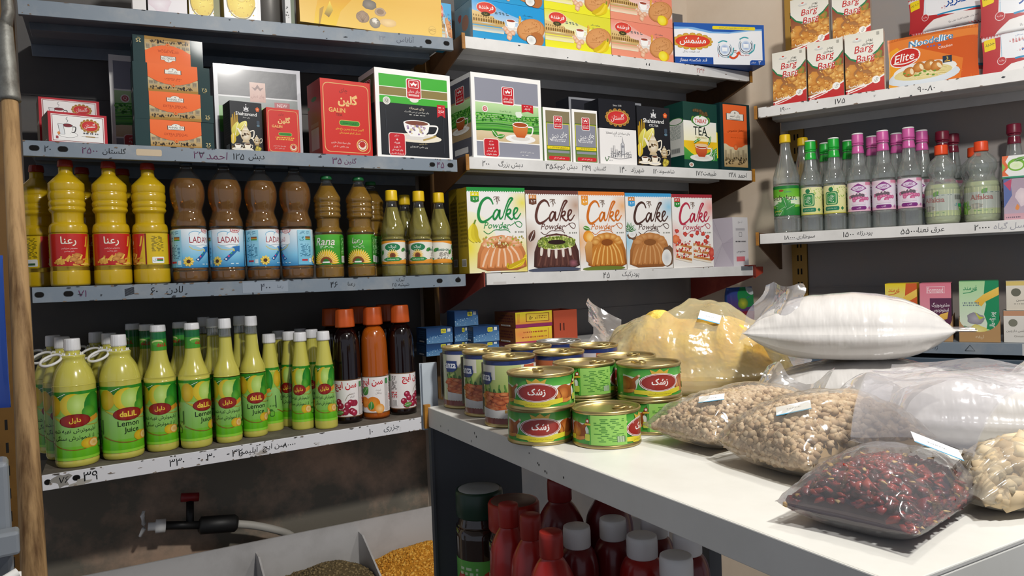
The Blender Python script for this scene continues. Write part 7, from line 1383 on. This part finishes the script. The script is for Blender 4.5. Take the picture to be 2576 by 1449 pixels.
box_ = MB().box((0, 0, 0), (.10, .06, .16)); o = obj('white_carton', box_, mat('card_d8d8dc', '#d8d8dc', .5), None, FD.w(.04, .30, ZL), FD.a + .3, bevel=.002); tag(o, 'plain pale carton in the shade behind the jars under the table', 'carton')
# ---- grain bin and pipe fittings on the floor at the left
PB1, PB2 = FA.at(200, 1449, .22), FA.at(1066, 1276, .22); zr = PB2[1] - .002
t = thing('grain_bin', 'grey-white divided grain bin on the floor below the lemon juice', 'grain bin', FA.w(0, 0, 0), FA.a); M_BIN = mat('bin_enamel', '#b9b7b6', .5, var=('#a3a09e', 5, .45, .7))
sl = .02; b = MB(); b.box((sl, .218, 0), (1.03, .224, zr)); b.box((sl, -.12, 0), (1.03, -.114, zr - .16)); b.box((sl, -.114, 0), (1.03, .218, .006)); obj('bin_wall', b, M_BIN, t)
for x, nm in ((sl, 'end_wall'), (1.024, 'end_wall'), (.47, 'divider'), (.76, 'divider')):
    b = MB(); b.prism([(-.114, .006), (.218, .006), (.218, zr - (.001 if nm == 'end_wall' else .03)), (.18, zr - (.001 if nm == 'end_wall' else .03)), (-.114, zr - .16)], x, x + .005, ax='x'); obj(nm, b, M_BIN, t)
def heap(nm, label, x0, x1, z, cols, N, size, seed, base):
    R = random.Random(seed); hz_ = lambda x, y: z + .07 * exp_(x, y)
    exp_ = lambda x, y: math.exp(-((x - (x0 + x1) / 2 - .02) / .13) ** 2 - ((y - .1) / .13) ** 2) + .1 * noise.noise(Vector((x * 14, y * 14, seed)))
    mb = MB(); n = 26; vs = [(x0 + (x1 - x0) * i / n, -.112 + .329 * j / n, hz_(x0 + (x1 - x0) * i / n, -.112 + .329 * j / n)) for i in range(n + 1) for j in range(n + 1)]
    mb.add(vs, [(i * (n + 1) + j, (i + 1) * (n + 1) + j, (i + 1) * (n + 1) + j + 1, i * (n + 1) + j + 1) for i in range(n) for j in range(n)], base, True)
    def P(R): x, y = R.uniform(x0 + .004, x1 - .004), R.uniform(-.105, .21); return Vector((x, y, hz_(x, y)))
    q = pebbles(P, N, size, cols, seed, 1.1, flat=.8); mb.add(q.v, q.f, base, True); mb.c[-len(q.v):] = q.c
    o = obj(nm, mb, mat('grain', rough=.75, attr=True), None, FA.o, FA.a); tag(o, label, nm.replace('_', ' '), None, 'stuff')
heap('split_peas', 'heap of yellow split peas in the right compartment of the grain bin', .77, 1.02, zr - .14, ('#c98a24', '#d89a34', '#b87a1c', '#e0ac4a'), 2600, .0042, 1, '#b87c1e'); heap('brown_lentils', 'heap of brown lentils in the middle compartment of the grain bin', .48, .755, zr - .135, ('#6a5a3c', '#7c6a48', '#574a30'), 1800, .004, 2, '#584a30'); heap('black_tea', 'heap of dark loose tea in the left compartment of the grain bin', .03, .465, zr - .16, ('#1c1816', '#2a2420', '#120f0e'), 1600, .005, 3, '#191513')
def wallp(px, py, off): s, z = FA.at(px, py, off); return FA.w(s, off, z)
t = thing('drain_pump', 'black pump with white tap handle and pale hose lying against the stained wall', 'pump', wallp(545, 1320, .27), FA.a); M_W = mat('white_plastic', '#e6e6e4', .4); q = FA.at(545, 1320, .27)
loc = lambda px, py, of=.27: Vector((FA.at(px, py, of)[0] - q[0], of - .27, FA.at(px, py, of)[1] - q[1]))
obj('pump_body', MB().tube([loc(500, 1322), loc(505, 1322), loc(590, 1316), loc(597, 1316)], [.016, .024, .024, .018], 20), mat('black_rubber', '#161616', .5), t); obj('tap_body', MB().tube([loc(372, 1325), loc(390, 1324), loc(392, 1324), loc(416, 1322)], [.011, .011, .018, .018], 18), M_W, t); obj('tap_handle', MB().tube([loc(352, 1350), loc(362, 1330), loc(362, 1318), loc(358, 1298), loc(362, 1285)], [.004, .006, .006, .006, .004], 10), M_W, t)
obj('joint_pipe', MB().tube([loc(416, 1322), loc(500, 1321)], .011, 14), mat('black_rubber', '#161616', .5), t); obj('hose', MB().tube(spline([tuple(loc(597, 1318)), tuple(loc(640, 1322)), tuple(loc(690, 1332)), tuple(loc(730, 1346, .285)), tuple(loc(760, 1375, .288))], 5), .011, 14), mat('pale_hose', '#b5b1a8', .5), t)
obj('red_cap', MB().tube([loc(455, 1252, .3), loc(500, 1250, .3)], .012, 14), mat('red_plastic', '#8a1c20', .4), t); obj('red_cap_stem', MB().tube([loc(478, 1262, .3), loc(478, 1322, .27)], .01, 12), mat('black_rubber', '#161616', .5), t)
# ---- left edge
sh = lambda px, py, d: (lambda r: r * (d / r.y))(ray(px, py)) + Vector((0, 0, HC))
p0, p1, p2 = sh(12, 70, 1.33), sh(24, 245, 1.32), sh(86, 1449, 1.24); dv = (p2 - p1).normalized(); p3 = p1 + dv * ((p1.z - .001) / -dv.z)
t = thing('shovel', 'wooden-handled shovel standing upside down against the left end of the shelves', 'shovel', (p3.x, p3.y, 0)); rel = lambda p: p - Vector((p3.x, p3.y, 0))
obj('handle', MB().tube([rel(p3 - dv * .004), rel(p2), rel(p1 + (p2 - p1) * .5), rel(p1 - dv * .05)], [.0195, .0195, .0155, .0125], 18), mat('worn_wood', '#b08e62', .75, var=('#5e4224', 34, .44, .64, (1, 1, .07)), bump=(26, .4, .003, (1, 1, .08))), t)
obj('socket', MB().tube([rel(p1 + dv * .006), rel(p1), rel(p1 + (p0 - p1) * .45), rel(p0), rel(p0 + (p0 - p1) * .08)], [.0175, .0175, .0145, .0125, .011], 18), mat('rough_iron', '#8a8a84', .55, .6, var=('#5a5650', 16, .4, .65), bump=(40, .6, .003)), t)
u = (p0 - p1).normalized(); pt = p0 + u * .02
obj('neck_rod', MB().tube([rel(p0 + u * -.01), rel(p0 + u * .03 + Vector((.008, 0, 0))), rel(p0 + u * .08 + Vector((.006, 0, 0))), rel(p0 + u * .16)], [.011, .010, .009, .009], 14), mat('rough_iron', '#8a8a84'), t)
c0 = p0 + u * .16; b = MB(); o_ = rel(c0); vs = []
for i in range(7):
    for j in range(9): w = (.02 + .10 * min(1, i / 2)) * (1 - (max(0, i - 3) / 4) ** 2 * .8); y = (j / 4 - 1) * w; vs.append(o_ + Vector((y, .03 * (1 - (j / 4 - 1) ** 2) - .02, .045 * i)))
b.add(vs, [(i * 9 + j, i * 9 + j + 1, (i + 1) * 9 + j + 1, (i + 1) * 9 + j) for i in range(6) for j in range(8)], '#fff', True); o = obj('blade', b, mat('rough_iron', '#8a8a84'), t); md = o.modifiers.new('thick', 'SOLIDIFY'); md.thickness = .002
soft('chip_bag', 'blue crisp bag hanging at the very left edge', 'crisp bag', sh(-62, 1030, 1.15), 0.2, .10, .24, .04, lambda a: (a.r(0, 0, 1, 1, '#1c3a8a', '#2a56b0'), a.e(.6, .2, .2, .1, '#2f8aa0'), a.e(.6, .55, .3, .2, '#3a6ac8')), back='#1f3f90')
t = thing('white_cooler', 'grey-white cooler cabinet corner at the lower left edge', 'cooler', (0, 0, 0)); P = sh(30, 1160, .95); t.location = (P.x, P.y, 0); t.rotation_euler = (0, 0, .6); M_CO = mat('cooler_enamel', '#7d838a', .4)
obj('cooler_body', MB().box((-.30, 0, 0), (-.004, .05, P.z)), M_CO, t, bevel=.006); zl = sh(40, 1335, .93).z; obj('cooler_ledge', MB().box((-.30, -.03, zl - .03), (.004, -.0005, zl)), M_CO, t, bevel=.004); obj('wire_rail', MB().tube([(-.2, -.10, zl - .12), (.0, -.035, zl - .05)], .006, 10).tube([(-.001, -.035, zl - .05), (-.001, -.035, zl - .3)], .005, 10), M_W, t)
# ---- the two ceiling lamps that light the shop
for x, y, z in ((.62, .15, 2.58), (.95, 1.2, 2.65)):
    t = thing('ceiling_lamp', 'round white ceiling lamp hanging over the %s' % ('aisle' if y < .5 else 'display table'), 'lamp', (x, y, z)); obj('lamp_housing', lath([(.02, .25), (.02, .06), (.085, .05), (.09, .03), (.088, .012)], 32), M_W, t); obj('cord', MB().tube([(0, 0, .25), (0, 0, 2.9 - z)], .004, 8), mat('black_rubber', '#161616'), t)
